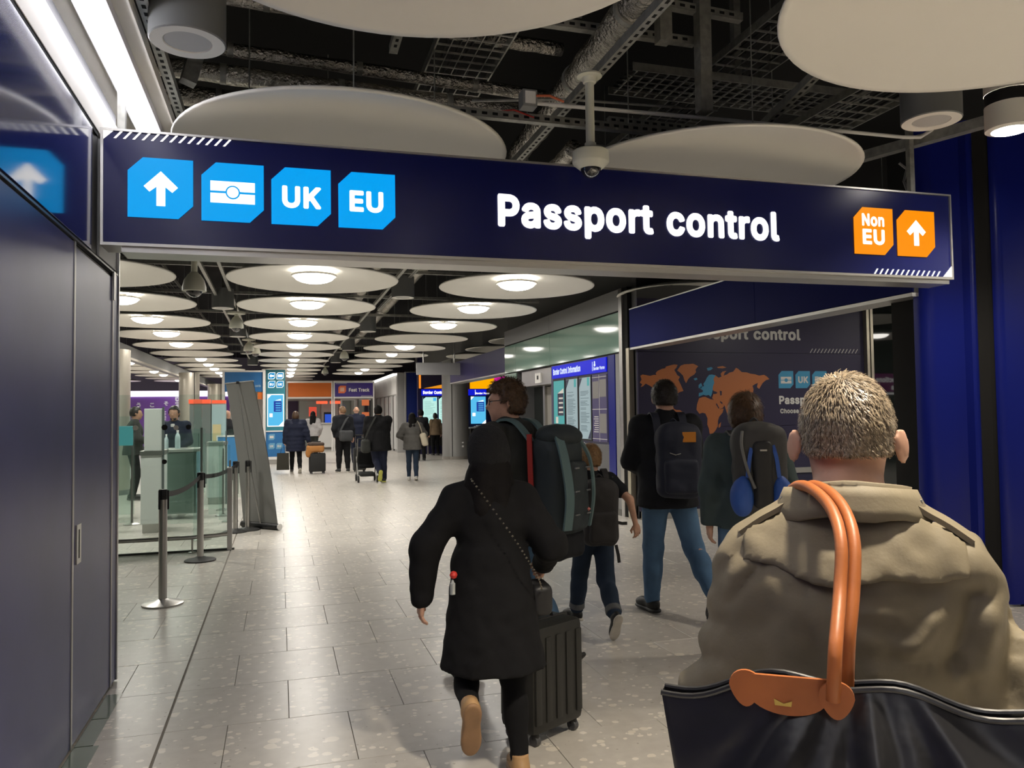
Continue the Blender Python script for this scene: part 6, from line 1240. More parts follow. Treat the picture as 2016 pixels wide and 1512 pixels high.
def suitcase(label, loc, heading, w_, d, h, m, handle=.35, ribs=6, group=None):
    o = thing('suitcase', label, 'suitcase', (loc[0], loc[1], 0), group); o.rotation_euler.z = math.radians(heading); ROOT[o.name] = Vector((0, 0, 0)); z0 = .055
    MB().bbox(-w_ / 2, w_ / 2, -d / 2, d / 2, z0, z0 + h, .035).build('shell', m, o, True)
    for i in range(ribs):
        x = -w_ / 2 + w_ * (i + .5) / ribs
        MB().bbox(x - w_ / ribs * .28, x + w_ / ribs * .28, -d / 2 - .007, d / 2 + .007, z0 + .05, z0 + h - .05, .006).build('rib', m, o, True)
    MB().bbox(-w_ / 2 - .004, w_ / 2 + .004, -.012, .012, z0 - .004, z0 + h + .004, .006).build('zip_band', mat('zip_dark', (.02, .02, .02), .6), o, True)
    for sx in (-1, 1):
        for sy in (-1, 1):
            x, y = sx * (w_ / 2 - .045), sy * (d / 2 - .035)
            MB().lathe([(.02, z0 + .005), (.022, .035), (.01, .03)], (x, y, 0), 12).build('caster', M_BLACK, o, True)
            q = MB().tube([(x - .014, y, .026), (x + .014, y, .026)], .026, 16); q.build('wheel', mat('wheel_grey', (.06, .06, .065), .4), o, True)
    if handle:
        for sx in (-.09, .09): MB().tube([(sx, d / 2 - .04, z0 + h - .02), (sx, d / 2 - .04, z0 + h + handle)], .008, 8).build('handle_tube', M_STEEL, o, True)
        MB().bbox(-.115, .115, d / 2 - .06, d / 2 - .02, z0 + h + handle - .01, z0 + h + handle + .025, .01).build('grip', M_BLACK, o, True)
    MB().tube([(-.08, 0, z0 + h), (-.07, 0, z0 + h + .025), (.07, 0, z0 + h + .025), (.08, 0, z0 + h)], .010, 8).build('carry_handle', M_BLACK, o, True)
    return o

# ================================================================== PEOPLE
M_JEANS = fabric('denim_blue', (.075, .145, .25), bscale=200); M_JEANSD = fabric('denim_dark', (.022, .035, .06), bscale=200)
M_BLKCLOTH = fabric('cloth_black', (.0065, .0065, .0075), .9, var=.2); M_BLKJKT = fabric('jacket_black', (.010, .011, .014), .8); M_NAVYJ = fabric('cloth_navy', (.010, .013, .030), .75)
M_CHAR = fabric('cloth_charcoal', (.028, .029, .027), .85); M_TEAL = fabric('cloth_teal', (.042, .060, .062), .85); M_GREYJ = fabric('cloth_grey', (.10, .095, .09), .85); M_GREYS = fabric('cloth_pale_grey', (.38, .36, .36), .85)
M_OLIVE = mat('cloth_olive', (.225, .190, .128), .62, spec=.35, bump=(170, .25, .0015), var=(7, .16))
M_BROWNH = mat('hair_brown', (.055, .026, .010), .45, var=(90, .5), bump=(220, .5, .003)); M_DARKH = mat('hair_dark', (.012, .008, .006), .45, var=(90, .5), bump=(220, .5, .003)); M_BLONDH = mat('hair_blond', (.21, .115, .045), .5, var=(90, .35), bump=(220, .5, .003)); M_BLACKH = mat('hair_black', (.006, .005, .005), .7, spec=.15, bump=(220, .5, .003)); M_FAIRH = mat('hair_fair', (.20, .11, .055), .5, var=(90, .35), bump=(220, .5, .003))
M_GREYH = mat('hair_grey', (.20, .155, .105), .42, var=(140, .55, (1, 1, .5)), bump=(260, .6, .003))
for nm, c in (('shoe_black', (.012, .012, .012)), ('sole_black', (.02, .02, .02)), ('sole_white', (.55, .52, .46)), ('sole_lime', (.50, .50, .10)), ('shoe_white', (.5, .49, .46)), ('boot_tan', (.40, .24, .11)), ('sole_tan', (.28, .16, .08)), ('shoe_grey', (.05, .045, .04)), ('sole_dark_green', (.025, .032, .022))): mat(nm, c, .55, var=(12, .15))
def pack(P, label, c, hx, hy, hz, m, straps=True, pocket=None, res=.012, top=None, group='backpacks'):
    o = worn(P, 'backpack', label, 'backpack', group); s = P['s']; c = V3(*c)
    wr = lambda D, X, Y, Z: D + .006 * vnoise(X, Y, Z, 14, 4) + .003 * vnoise(X, Y, Z, 33, 8)
    part('main_bag', [B(c, (hx, hy, hz), min(hx, hy) * .75), E(c + V3(0, 0, hz * .65), (hx * .92, hy * 1.0, hz * .45))], res, m, o, .05, wr)
    if pocket: part('front_pocket', [B(c + V3(0, -hy * .85, -hz * .38), (hx * .78, hy * .45, hz * .48), hy * .35)], res, pocket, o, .02, wr)
    if straps:
        for sg in (-1, 1):
            x = sg * hx * .62; t = P['up'](1.50)
            pts = smoothpts([(x, c[1] + hy * .8, c[2] + hz * .75), (x, t[1] - .10 * s, t[2] + .005), (x * 1.05, t[1] - .0, t[2] + .02), (x * 1.1, t[1] + .12 * s, t[2] - .06), (x * 1.15, t[1] + .155 * s, t[2] - .20), (x * 1.35, t[1] + .06 * s, c[2] - hz * .5)], 5)
            strap('shoulder_strap', pts, .055 * s, .012, m, o, [(0, -.6, 1)] * 6 + [(0, .3, 1)] * 6 + [(0, 1, .4)] * (len(pts) - 12))
    pts = smoothpts([(-.04, c[1] + hy * .3, c[2] + hz * .98), (0, c[1] + hy * .2, c[2] + hz + .045), (.04, c[1] + hy * .3, c[2] + hz * .98)], 5); MB().tube([tuple(q) for q in pts], .008, 6).build('grab_loop', m, o, True)
    return o

# ---- woman in a long black coat, walking, with suitcase
W = person('woman in long black coat and black knitted hat striding past the suitcase', (.90, 3.40), -6, 1.50, dict(res=.012, hres=.009, lean=.05, hipz=.90,
    rfoot=(.10, -.10, .064, 0), lfoot=(-.13, -.24, .36, 68), lhand=(-.31, .0, .775), rhand=(.27, .15, .87), lelbow=(-1, -.4, .0), relbow=(.3, -1, 0), rpose='fist', bw=.94, shz=1.395,
    jacket=dict(mat=M_BLKCLOTH, hemline=.54, flare=1.26, ease=.042, name='coat', collar=.03, slope=.075, hemoff=(0, -.03)), trousers=dict(mat=M_BLKCLOTH, ease=.004, up=.04, cuff=.044), shoes=('ankle', 'boot_tan', 'sole_tan'), fold=.008, hair=dict(kind='long', mat=M_BLACKH, t=.012, len=.26, wide=1)))
part('knitted_hat', [E(W['HL'](0, -.015, .035), (.104 * .9, .118 * .9, .118 * .9), W['hr']), E(W['HL'](0, -.06, -.03), (.10 * .9, .085 * .9, .10 * .9), W['hr'])], .009, mat('knit_black', (.006, .006, .007), .95, bump=(150, .8, .004)), W['root'], .04, lambda D, X, Y, Z: D + .003 * np.sin(np.arctan2(X - W['hc'][0], Y - W['hc'][1]) * 40))
o = worn(W, 'crossbody_bag', 'chain strap bag with a red charm worn across the black coat', 'bag')
cp = smoothpts([(-.10, -.11, 1.29), (-.04, -.165, 1.20), (.05, -.195, 1.07), (.12, -.20, .96), (.175, -.17, .87), (.21, -.08, .80)], 7)
ch = MB()
for i, q in enumerate(cp):
    a = .006 if i % 2 else .0045; ch.lathe([(0, a), (a, 0), (0, -a)], tuple(q), 8)
tag(ch.build('chain', mat('chain_pale', (.55, .50, .40), .3, .9), o, True), kind='stuff')
part('pouch', [B(V3(.22, .03, .74), V3(.05, .09, .07), .03)], .012, M_BLACK, o)
MB().lathe([(0, .017), (.012, .012), (.017, 0), (.012, -.012), (0, -.017)], (-.185, -.155, .895), 14).build('red_charm', mat('charm_red', (.55, .03, .02), .5), o, True)
MB().lathe([(.004, .03), (.007, .02), (.012, .015), (.012, -.03), (0, -.032)], (-.19, -.158, .845), 12).build('gel_bottle', mat('gel_clear', (.30, .32, .32), .15, spec=.8), o, True)
sc_ = suitcase('black ribbed cabin suitcase standing beside the woman in the long coat', (1.235, 3.72), 28, .36, .23, .50, mat('case_black', (.016, .016, .014), .42, bump=(90, .2, .002)), .36, 5)

# ---- man with glasses and a trekking backpack
G = person('man with glasses in dark jacket looking left, wearing a trekking pack', (1.36, 4.52), 38, 1.755, dict(res=.013, hres=.008, lean=.04, hyaw=.70, hpitch=-.04, rfoot=(.10, -.28, .17, 42), lfoot=(-.10, .30, .075, 0), lhand=(-.26, .16, .92), rhand=(.25, .18, .95), bw=1.12, skin=SKIN,
    jacket=dict(mat=M_CHAR, hemline=.84, ease=.036, hood=1, hoodz=1.462, collar=.03), trousers=dict(mat=M_JEANS, ease=.02), fold=.010, hair=dict(kind='short', mat=M_BROWNH, t=.022, rough=2.2)))
for sg in (-1, 1):
    MB().tube([tuple(G['HL'](sg * .033 + .024 * math.cos(a), .103, .006 + .018 * math.sin(a))) for a in np.linspace(0, 2 * PI, 15)], .0022, 5).build('glasses_rim', M_BLACK, G['root']); MB().tube([tuple(G['HL'](sg * .057, .10, .010)), tuple(G['HL'](sg * .083, .04, .012)), tuple(G['HL'](sg * .086, -.012, .008))], .0025, 5).build('glasses_arm', M_BLACK, G['root'])
MB().tube([tuple(G['HL'](-.010, .104, .010)), tuple(G['HL'](.010, .104, .010))], .0022, 5).build('glasses_bridge', M_BLACK, G['root'])
o = worn(G, 'backpack', 'tall dark trekking backpack with pale teal straps and red trim', 'backpack', 'backpacks'); mk = mat('pack_slate', (.018, .026, .030), .7, bump=(130, .3, .002)); mt_ = mat('pack_teal', (.085, .14, .145), .7, bump=(130, .3, .002)); mr_ = mat('pack_red', (.28, .018, .012), .6)
wr = lambda D, X, Y, Z: D + .008 * vnoise(X, Y, Z, 12, 4) + .004 * vnoise(X, Y, Z, 30, 8)
part('main_bag', [B(V3(.0, -.29, 1.13), V3(.145, .115, .30), .08), E(V3(0, -.27, 1.37), (.14, .12, .10))], .012, mk, o, .05, wr)
part('lower_bag', [B(V3(.0, -.29, .83), V3(.14, .12, .09), .06)], .013, M_BLKJKT, o, .03, wr)
part('front_pocket', [B(V3(.0, -.405, 1.10), V3(.10, .045, .20), .035)], .012, mk, o, .03, wr)
for sg in (-1, 1):
    strap('side_strap', smoothpts([(sg * .10, -.36, 1.43), (sg * .135, -.42, 1.30), (sg * .13, -.445, 1.10), (sg * .12, -.42, .92)], 6), .055, .014, mt_, o, (sg * .4, -1, 0))
    strap('red_trim', smoothpts([(sg * .135, -.19, 1.45), (sg * .158, -.21, 1.25), (sg * .160, -.22, 1.05), (sg * .15, -.22, .92)], 6), .030, .010, mr_, o, (sg, -.2, 0))
    strap('shoulder_strap', smoothpts([(sg * .09, -.17, 1.40), (sg * .10, -.06, 1.515), (sg * .105, .05, 1.51), (sg * .12, .15, 1.36), (sg * .15, .13, 1.15), (sg * .17, -.05, 1.0)], 6), .06, .014, mt_, o, [(0, -.5, 1)] * 9 + [(0, .3, 1)] * 6 + [(0, 1, .2)] * 20)
    for z in (1.0, 1.13, 1.26): MB().bbox(sg * .06 - .022, sg * .06 + .022, -.462, -.452, z - .004, z + .004, .002).build('buckle', M_STEEL, o)
part('lid', [E(V3(0, -.30, 1.44), (.15, .13, .07))], .012, mk, o, .03, wr); MB().lathe([(0, .015), (.015, 0), (0, -.015)], (.07, -.45, 1.02), 10).build('pink_tag', mat('tag_pink', (.6, .2, .18), .5), o, True)

# ---- boy
K = person('fair-haired boy in short sleeves and rolled-up jeans striding with a backpack', (2.17, 5.30), -8, 1.32, dict(res=.012, hres=.008, lean=.03, hs=1.12, hyaw=.15, hpitch=-.12, lfoot=(-.09, .22, .060, 0, 24), rfoot=(.07, -.28, .165, 60, 8), rhand=(.295, -.06, .765), lhand=(-.20, .12, .62), relbow=(.6, -1, -.2), bw=.95, droop=.1, rback=(.3, -1, .2),
    jacket=dict(mat=M_BLKJKT, hemline=.86, ease=.022, sleeve=.40, name='tshirt'), trousers=dict(mat=M_JEANSD, ease=.022, up=.14, cuff=.058, rolled=mat('denim_inside', (.11, .115, .12), .85)), shoes=('low', 'shoe_black', 'sole_white'), hair=dict(kind='short', mat=M_BLONDH, t=.016, rough=1.4)))
o = pack(K, 'charcoal school backpack on the boy', (.0, -.185, .865), .125, .085, .225, mat('pack_charcoal', (.026, .024, .025), .75, bump=(130, .3, .002)), True, MATS['pack_charcoal'])
strap('loose_strap', [(.115, -.17, .64), (.125, -.19, .57), (.13, -.19, .52)], .022, .006, M_BLACK, o, (0, -1, 0)); strap('loose_strap', [(.115, -.17, .80), (.16, -.18, .79), (.195, -.18, .79)], .022, .006, M_BLACK, o, (0, -1, 0))

# ---- man in black jacket and jeans before the map
N_ = person('man in black jacket and blue jeans walking toward the world map', (2.87, 5.50), -15, 1.79, dict(res=.013, hres=.008, lean=.02, lfoot=(-.11, .137, .077, 0, 22), rfoot=(.27, -.27, .215, 55, 8), lhand=(-.10, .27, 1.08), rhand=(.10, .27, 1.05), lelbow=(-1, -.6, -.3), relbow=(1, -.6, -.3), nohand='', bw=1.06,
    jacket=dict(mat=M_BLKJKT, hemline=.82, ease=.038, collar=.035), trousers=dict(mat=M_JEANS, ease=.016, up=.06), shoes=('low', 'shoe_black', 'sole_black'), hair=dict(kind='crop', mat=M_DARKH, t=.020, rough=1.5)))
o = pack(N_, 'dark navy backpack with two orange tabs on the man before the map', (.03, -.255, 1.20), .165, .10, .27, mat('pack_navy', (.010, .013, .028), .7, bump=(130, .3, .002)), True, MATS['pack_navy'])
mo = mat('tab_orange', (.48, .17, .012), .6)
MB().bbox(.035, .135, -.368, -.350, 1.345, 1.42, .004).build('orange_tab', mo, o); MB().bbox(.13, .20, -.345, -.325, 1.0, 1.03, .004).build('orange_tab', mo, o); MB().tube([(-.06, -.37, 1.27), (-.02, -.38, 1.255), (.02, -.375, 1.265)], .003, 5).build('zip_pull', M_STEEL, o)

# ---- person in a teal hoodie with grey and blue backpack
T = person('person with bobbed brown hair in dark teal hoodie beside the man in olive', (2.80, 4.30), -22, 1.655, dict(res=.013, hres=.008, lean=.02, lhand=(-.235, .03, .865), rhand=(.24, .06, .86), lfoot=(-.12, .18, .07, 0), rfoot=(.10, -.2, .12, 30), bw=1.08, droop=.4, hyaw=-.1,
    jacket=dict(mat=M_TEAL, hemline=.90, ease=.034, hood=1, collar=.03), trousers=dict(mat=M_JEANS, ease=.016), shoes=('boot', 'shoe_black', 'sole_black'), hair=dict(kind='bob', mat=M_BROWNH, t=.026, rough=1.6)))
for q in 'lr': part('tall_boot', [C(T['ank'][q], T['knee'][q] * .95 + T['hip'][q] * .05, .060, .078)], .012, fabric('boot_black', (.012, .012, .012)), T['root'], .02, lambda D, X, Y, Z: D + .005 * vnoise(X, Y, Z * 2, 16, 3))
o = pack(T, 'grey and black backpack with bright blue lower pockets', (.02, -.245, 1.215), .155, .095, .265, mat('pack_grey', (.035, .034, .033), .7, bump=(130, .3, .002)), True, None)
mbp = mat('pack_blue', (.018, .07, .30), .6, bump=(130, .3, .002))
for sg in (-1, 1):
    part('side_pocket', [E(V3(.02 + sg * .115, -.31, 1.06), (.070, .075, .110)), E(V3(.02 + sg * .105, -.31, 1.14), (.035, .05, .06))], .011, mbp, o, .03, lambda D, X, Y, Z: D + .004 * vnoise(X, Y, Z, 20, 3))
    strap('blue_piping', smoothpts([(.02 + sg * .05, -.335, 1.40), (.02 + sg * .075, -.35, 1.30), (.02 + sg * .09, -.348, 1.18)], 5), .022, .006, mbp, o, (0, -1, 0))
part('front_panel', [B(V3(.02, -.335, 1.20), V3(.055, .035, .20), .03)], .011, mat('pack_black', (.012, .012, .012), .6), o, .02, wr)
MB().tube([tuple(q) for q in smoothpts([(-.09, -.33, 1.45), (-.10, -.36, 1.36), (-.07, -.37, 1.22), (-.03, -.365, 1.12)], 6)], .009, 6).build('cord', mat('cord_grey', (.12, .12, .115), .6), o, True); MB().bbox(0, .04, -.375, -.366, 1.335, 1.345, .002).build('buckle', M_STEEL, o)

# ---- man in olive field jacket, close to the camera, carrying a nylon tote
OL = (.90, 1.09)
O = person('grey-haired man in olive field jacket seen from behind in the right foreground', OL, -38, 1.655, dict(res=.010, hres=.0055, hairres=.0045, lean=.015, bw=.90, shx=.84, shz=1.372, hs=.93, earout=.012, hoff=(0, .03, -.030), lhand=(-.225, .02, .80), rhand=(.225, .10, .82), lelbow=(-1, -.5, 0), relbow=(1, -.4, 0), fold=.009, foldf=11.0, lfoot=(-.1, .15, .07, 0), rfoot=(.1, -.18, .12, 30), hpitch=-.08,
    jacket=dict(mat=M_OLIVE, hemline=.80, ease=.040, res=.0078, flare=1.08, collar=.0, neck=.70, slope=.062, crease=(
        (-.088, 1.397, -.055, 1.352, .014, .012), (-.062, 1.360, -.025, 1.335, -.010, .012), (-.06, 1.300, .19, 1.290, .016, .022), (.012, 1.272, .093, 1.285, -.006, .010), (.0, 1.25, .065, 1.238, .012, .012),
        (.130, 1.293, .078, 1.212, -.008, .012), (.167, 1.286, .130, 1.18, .018, .011), (.197, 1.278, .170, 1.145, -.008, .012), (.225, 1.26, .21, 1.13, .020, .016), (-.074, 1.283, -.055, 1.20, .010, .010), (.02, 1.204, .13, 1.19, .014, .014),
        (.064, 1.397, .145, 1.370, .010, .012), (-.13, 1.33, -.19, 1.25, .010, .008), (-.16, 1.35, -.205, 1.30, .008, .008), (-.20, 1.22, -.26, 1.20, .010, .012), (-.21, 1.16, -.27, 1.13, .010, .012), (.20, 1.36, .25, 1.30, .012, .014))), trousers=dict(mat=M_JEANSD, ease=.015), hair=dict(kind='crop', mat=M_GREYH, t=.006, rough=.6, nape=-.030)))
# collar band, storm flap, shoulder tabs
s_ = O['s']; up_ = O['up']
cb = []; nr = 5; na = 26
for j in range(nr):
    for i in range(na):
        a = -PI / 2 + (i / (na - 1) - .5) * 2 * PI * .80; k = j / (nr - 1); c_ = up_(1.464)
        r = .080 + .010 * k - .004 * math.cos(2 * a); zz = .074 * k * (1 - .35 * abs(i / (na - 1) - .5) * 2)
        cb.append((c_[0] + r * math.cos(a) * 1.05, c_[1] + .004 + r * math.sin(a) * .98, c_[2] + .005 + zz))
cf = [(j * na + i, j * na + i + 1, (j + 1) * na + i + 1, (j + 1) * na + i) for j in range(nr - 1) for i in range(na - 1)]
cm = MB().add(cb, cf).build('collar', M_OLIVE, O['root'], 'all'); md = cm.modifiers.new('thick', 'SOLIDIFY'); md.thickness = .010; md.offset = 0
cb2 = []
for j in range(4):
    for i in range(na):
        a = -PI / 2 + (i / (na - 1) - .5) * 2 * PI * .78; k = j / 3; c_ = up_(1.464); r = .092 + .020 * k; zz = .066 * (1 - .35 * abs(i / (na - 1) - .5) * 2) - .050 * k + .004 * math.sin(i * 1.3) * k
        cb2.append((c_[0] + r * math.cos(a) * 1.08, c_[1] + .002 + r * math.sin(a), c_[2] + .006 + zz))
cm = MB().add(cb2, [(j * na + i, j * na + i + 1, (j + 1) * na + i + 1, (j + 1) * na + i) for j in range(3) for i in range(na - 1)]).build('collar_fold', M_OLIVE, O['root'], 'all'); md = cm.modifiers.new('thick', 'SOLIDIFY'); md.thickness = .007; md.offset = 0
Rw = .160 * s_ * .90 + .040 * s_; Rd = .118 * s_ * .90 + .040 * s_; g_ = .009
yk = [E(up_(1.10), (Rw + g_, Rd * 1.05 + g_, .20 * s_)), E(up_(1.29), (Rw * 1.05 + g_, Rd * 1.08 + g_, .20 * s_ + g_)), C(O['sh']['l'] - V3(0, 0, .01), O['sh']['r'] - V3(0, 0, .01), .066 * s_ + .022 * s_ + g_, .066 * s_ + .022 * s_ + g_), C(up_(1.42), up_(1.47), .07 * s_, .06 * s_)] + [C(up_(1.475) + V3(sg * .045 * s_, -.01, -.01), O['sh'][q_] + V3(0, 0, .012), .062 * s_ + g_, .074 * s_ + g_) for q_, sg in (('l', -1), ('r', 1))]
def ypost(D, X, Y, Z):
    w_ = vnoise(X, Y, Z, 11, 1) * .6 + vnoise(X * 1.5 + Z * .8, Y, Z * .8, 11 * 1.9, 5) * .4 + .35 * vnoise(X, Y, Z, 44, 9)
    D = D + w_ * .008; edge = up_(1.395)[2] - .010 * np.cos(X * 14) + .006 * np.sin(X * 37)
    return np.maximum(np.maximum(np.maximum(D, edge - Z), Y + .035), np.abs(X) - .165)
part('storm_flap', yk, .0075, M_OLIVE, O['root'], .04 * s_, ypost)
pts = smoothpts([(-.19, -.185, up_(1.285)[2]), (-.10, -.205, up_(1.275)[2]), (0, -.21, up_(1.285)[2]), (.10, -.205, up_(1.272)[2]), (.19, -.185, up_(1.285)[2])], 6)
for sg in (-1, 1):
    q = [V3(sg * .085, .0, 1.475 * s_ / 1.0 * .985), V3(sg * .13, -.002, 1.462 * s_), V3(sg * .185, -.004, 1.43 * s_)]
    z0 = O['sh']['l'][2]; sp = [(sg * .085, -.006, z0 + .138 * s_), (sg * .11, -.008, z0 + .118 * s_), (sg * .14, -.010, z0 + .099 * s_), (sg * .172, -.012, z0 + .074 * s_)]
    ep = strap('shoulder_tab', smoothpts(sp, 4), .052, .008, M_OLIVE, O['root'], (sg * .15, -.1, 1)); MB().lathe([(0, .005), (.007, .003), (.008, 0)], (sg * .10, -.010, z0 + .137 * s_), 12).build('button', M_STEEL, O['root'], True)
# grey hair strands over the cropped hair
strands(O, 9000, .022, .0007, mat('hair_strand_grey', (.30, .235, .16), .4, var=(160, .6)), (.5, -.1, -.9), 3, .16)
strands(G, 2500, .032, .0011, mat('strand_brown', (.075, .036, .014), .4, var=(120, .5)), (0, -.1, -.3), 4, .35, .008)
strands(K, 2500, .030, .0011, mat('strand_blond', (.27, .155, .065), .45, var=(120, .4)), (0, -.2, -.9), 5, .2)
strands(N_, 2500, .022, .0011, mat('strand_dark', (.018, .012, .008), .4, var=(120, .5)), (0, -.2, -.6), 6, .3, .005)
strands(T, 3000, .055, .0013, mat('strand_chestnut', (.08, .038, .014), .4, var=(120, .5)), (0, -.1, -1.4), 7, .16, .006)
# nylon tote hung from his left shoulder
o = worn(O, 'tote_bag', 'large black nylon tote with orange leather handles and flap in the foreground', 'tote bag')
nyl = mat('nylon_black', (.022, .022, .024), .32, spec=.55, bump=(16, .25, .01)); lea = mat('leather_orange', (.42, .13, .035), .45, bump=(180, .2, .001), var=(14, .15))
BC = V3(.03, -.30, 0); nu, nvv = 72, 44; ztop = 1.215
def tote(side):
    v = []
    for j in range(nvv + 1):
        for i in range(nu + 1):
            u = i / nu * 2 - 1; k = j / nvv; hx = .285 - .05 * k
            dr = -.030 * abs(u + .12) ** 1.5 - .012 * math.sin(u * 5) * abs(u)
            z = ztop + dr * (1 - .6 * k) - .34 * k
            th = .012 + .085 * math.sin(min(1, k * 1.25) * PI / 2) * (1 - abs(u) ** 3.5)
            fan = math.atan2(u + .10, k + .22); fold = (.010 * math.sin(fan * 9 + .6) + .006 * math.sin(fan * 17 + 2 * k)) * min(1, k * 4 + .1) * (1 - abs(u) ** 5)
            v.append((BC[0] + u * hx, BC[1] + side * (th + fold * .9 * (1 if side < 0 else .6)), z + .006 * math.sin(u * 11 + 1) * (1 - k)))
    f = [(j * (nu + 1) + i, j * (nu + 1) + i + 1, (j + 1) * (nu + 1) + i + 1, (j + 1) * (nu + 1) + i) for j in range(nvv) for i in range(nu)]
    return v, f
a = tote(-1); b = tote(1); n0 = len(a[0]); bmv = a[0] + b[0]; bmf = a[1] + [tuple(q + n0 for q in f[::-1]) for f in b[1]]
st_ = nu + 1
for j in range(nvv):
    for i in (0, nu): bmf.append((j * st_ + i, (j + 1) * st_ + i, n0 + (j + 1) * st_ + i, n0 + j * st_ + i))
for i in range(nu): bmf.append((nvv * st_ + i, nvv * st_ + i + 1, n0 + nvv * st_ + i + 1, n0 + nvv * st_ + i))
MB().add(bmv, bmf).build('bag_body', nyl, o, 'all')
def lip(side):
    return [(BC[0] + u * .285, BC[1] + side * .014, ztop - .030 * abs(u + .12) ** 1.5 - .012 * math.sin(u * 5) * abs(u) + .006 * math.sin(u * 11 + 1)) for u in np.linspace(-1, 1, 40)]
MB().tube(lip(-1), .004, 8).build('top_edge', nyl, o, True); MB().tube(lip(1), .004, 8).build('top_edge', nyl, o, True)
fz = ztop + .004
fl = [(-.138, .008), (-.040, .010)] + [(-.089 + .052 * math.cos(a), -.040 * abs(math.sin(a)) ** .75) for a in np.linspace(0, PI, 19)]
MB().prism([(x + .0, z) for x, z in fl], (.0, BC[1] - .030, fz), UX, UZ, (0, -.006, 0)).build('flap', lea, o)
MB().prism([(-.104, -.028), (-.084, -.028), (-.083, -.021), (-.093, -.025), (-.105, -.020)], (0, BC[1] - .0365, fz), UX, UZ, (0, -.001, 0)).build('stamp', mat('stamp_gold', (.7, .5, .12), .35, .6), o)
for x, y in ((-.030, BC[1] - .040), (-.140, BC[1] - .030)): MB().prism([(x + (.021 - .006 * max(0, -math.sin(a))) * math.cos(a), -.008 + (.020 if math.sin(a) > 0 else .027) * math.sin(a)) for a in np.linspace(0, 2 * PI, 25)[:-1]], (0, y, fz), UX, UZ, (0, -.005, 0)).build('handle_patch', lea, o)
zt = up_(1.50)[2] + .015
for dx, dy, ya in ((0, 0, BC[1] - .044), (.017, .014, BC[1] + .01)):
    hp_ = smoothpts([(-.034 + dx, ya, fz - .012), (-.030 + dx, ya + .004, fz + .05), (-.022 + dx, -.268 + dy, 1.325), (-.018 + dx, -.225 + dy, 1.385), (-.028 + dx, -.170 + dy, zt - .006), (-.052 + dx, -.105 + dy, zt + .016), (-.078 + dx, -.03, zt + .016), (-.098 + dx, .05, zt - .015), (-.11 + dx, .095, zt - .10)], 6)
    MB().tube([tuple(q) for q in hp_], .0088, 10).build('handle', lea, o, True)

pw = worn(O, 'folded_paper', 'white folded paper sticking out of the black tote at the right edge', 'paper')
MB().add([(.17, -.300, 1.12), (.36, -.300, 1.10), (.36, -.300, 1.205), (.30, -.298, 1.212), (.245, -.298, 1.238), (.17, -.299, 1.19), (.17, -.294, 1.12), (.36, -.294, 1.10), (.36, -.294, 1.205), (.30, -.292, 1.212), (.245, -.292, 1.238), (.17, -.293, 1.19)], [(0, 1, 2, 3, 4, 5), (11, 10, 9, 8, 7, 6)] + [(i, (i + 1) % 6, (i + 1) % 6 + 6, i + 6) for i in range(6)]).build('sheet', mat('paper_white', (.70, .68, .58), .7), pw)

# ---- distant travellers
far = dict(res=.022, hres=.014)
def q(**k): d = dict(far); d.update(k); return d
A1 = person('woman in navy quilted coat pulling a suitcase near the cyan totem', (.42, 22.6), 2, 1.70, q(bw=1.2, rhand=(.36, -.10, .82), lhand=(-.30, .02, .80), rpose='fist', lpose='fist', lfoot=(-.1, .12, .073, 0), rfoot=(.1, -.22, .14, 35), jacket=dict(mat=M_NAVYJ, hemline=.62, ease=.055, quilt=.11, hood=0, collar=.05), trousers=dict(mat=M_BLKCLOTH, ease=.006), shoes=('low', 'shoe_grey', 'sole_white'), hair=dict(kind='bob', mat=M_BROWNH, t=.014)))
suitcase('black suitcase pulled behind the woman in the navy quilted coat', (.98, 22.2), 8, .42, .28, .50, mat('case_fabric', (.014, .014, .014), .7), .30, 0, 'distant suitcases')
o = thing('travel_bag', 'soft brown and tan bag lying on top of the black suitcase', 'bag', (.95, 22.2, .58)); ROOT[o.name] = Vector((0, 0, 0)); o.location = (.95, 22.2, 0)
part('tan_bag', [B(V3(-.02, -.02, .68), V3(.24, .15, .10), .07), E(V3(-.2, -.08, .56), (.09, .08, .12))], .02, mat('bag_tan', (.36, .15, .035), .6), o, .04, wr); part('brown_jacket', [B(V3(.0, -.02, .80), V3(.22, .14, .055), .05)], .02, mat('bag_brown', (.05, .03, .02), .7), o, .04, wr)
o = thing('carrier_bag', 'dark paper carrier bag hanging from the left hand of the quilted-coat woman', 'bag', (.12, 22.55, .1)); ROOT[o.name] = Vector((0, 0, 0)); o.location = (.08, 22.6, 0)
MB().add([(x, y, z) for z, kx in ((.10, 1), (.56, .92)) for x, y in ((-.17 * kx, -.07), (.17 * kx, -.07), (.17 * kx, .07), (-.17 * kx, .07))], [(0, 1, 5, 4), (1, 2, 6, 5), (2, 3, 7, 6), (3, 0, 4, 7), (3, 2, 1, 0)]).build('paper_body', mat('paper_dark', (.022, .02, .012), .6), o); 
for y in (-.06, .06): MB().tube([(-.06, y, .56), (-.04, y * .5, .72), (.03, y * .5, .72), (.06, y, .56)], .006, 5).build('handle', M_BLACK, o)
person('long-haired woman in pale grey jumper walking toward the counter', (1.08, 27.6), -4, 1.72, q(lfoot=(-.08, .12, .073, 0), rfoot=(.08, -.1, .09, 10), rhand=(.22, .12, .95), jacket=dict(mat=M_GREYS, hemline=.90, ease=.03, name='jumper'), trousers=dict(mat=M_CHAR, ease=.012), hair=dict(kind='long', mat=M_BLACKH, t=.012, len=.14)))
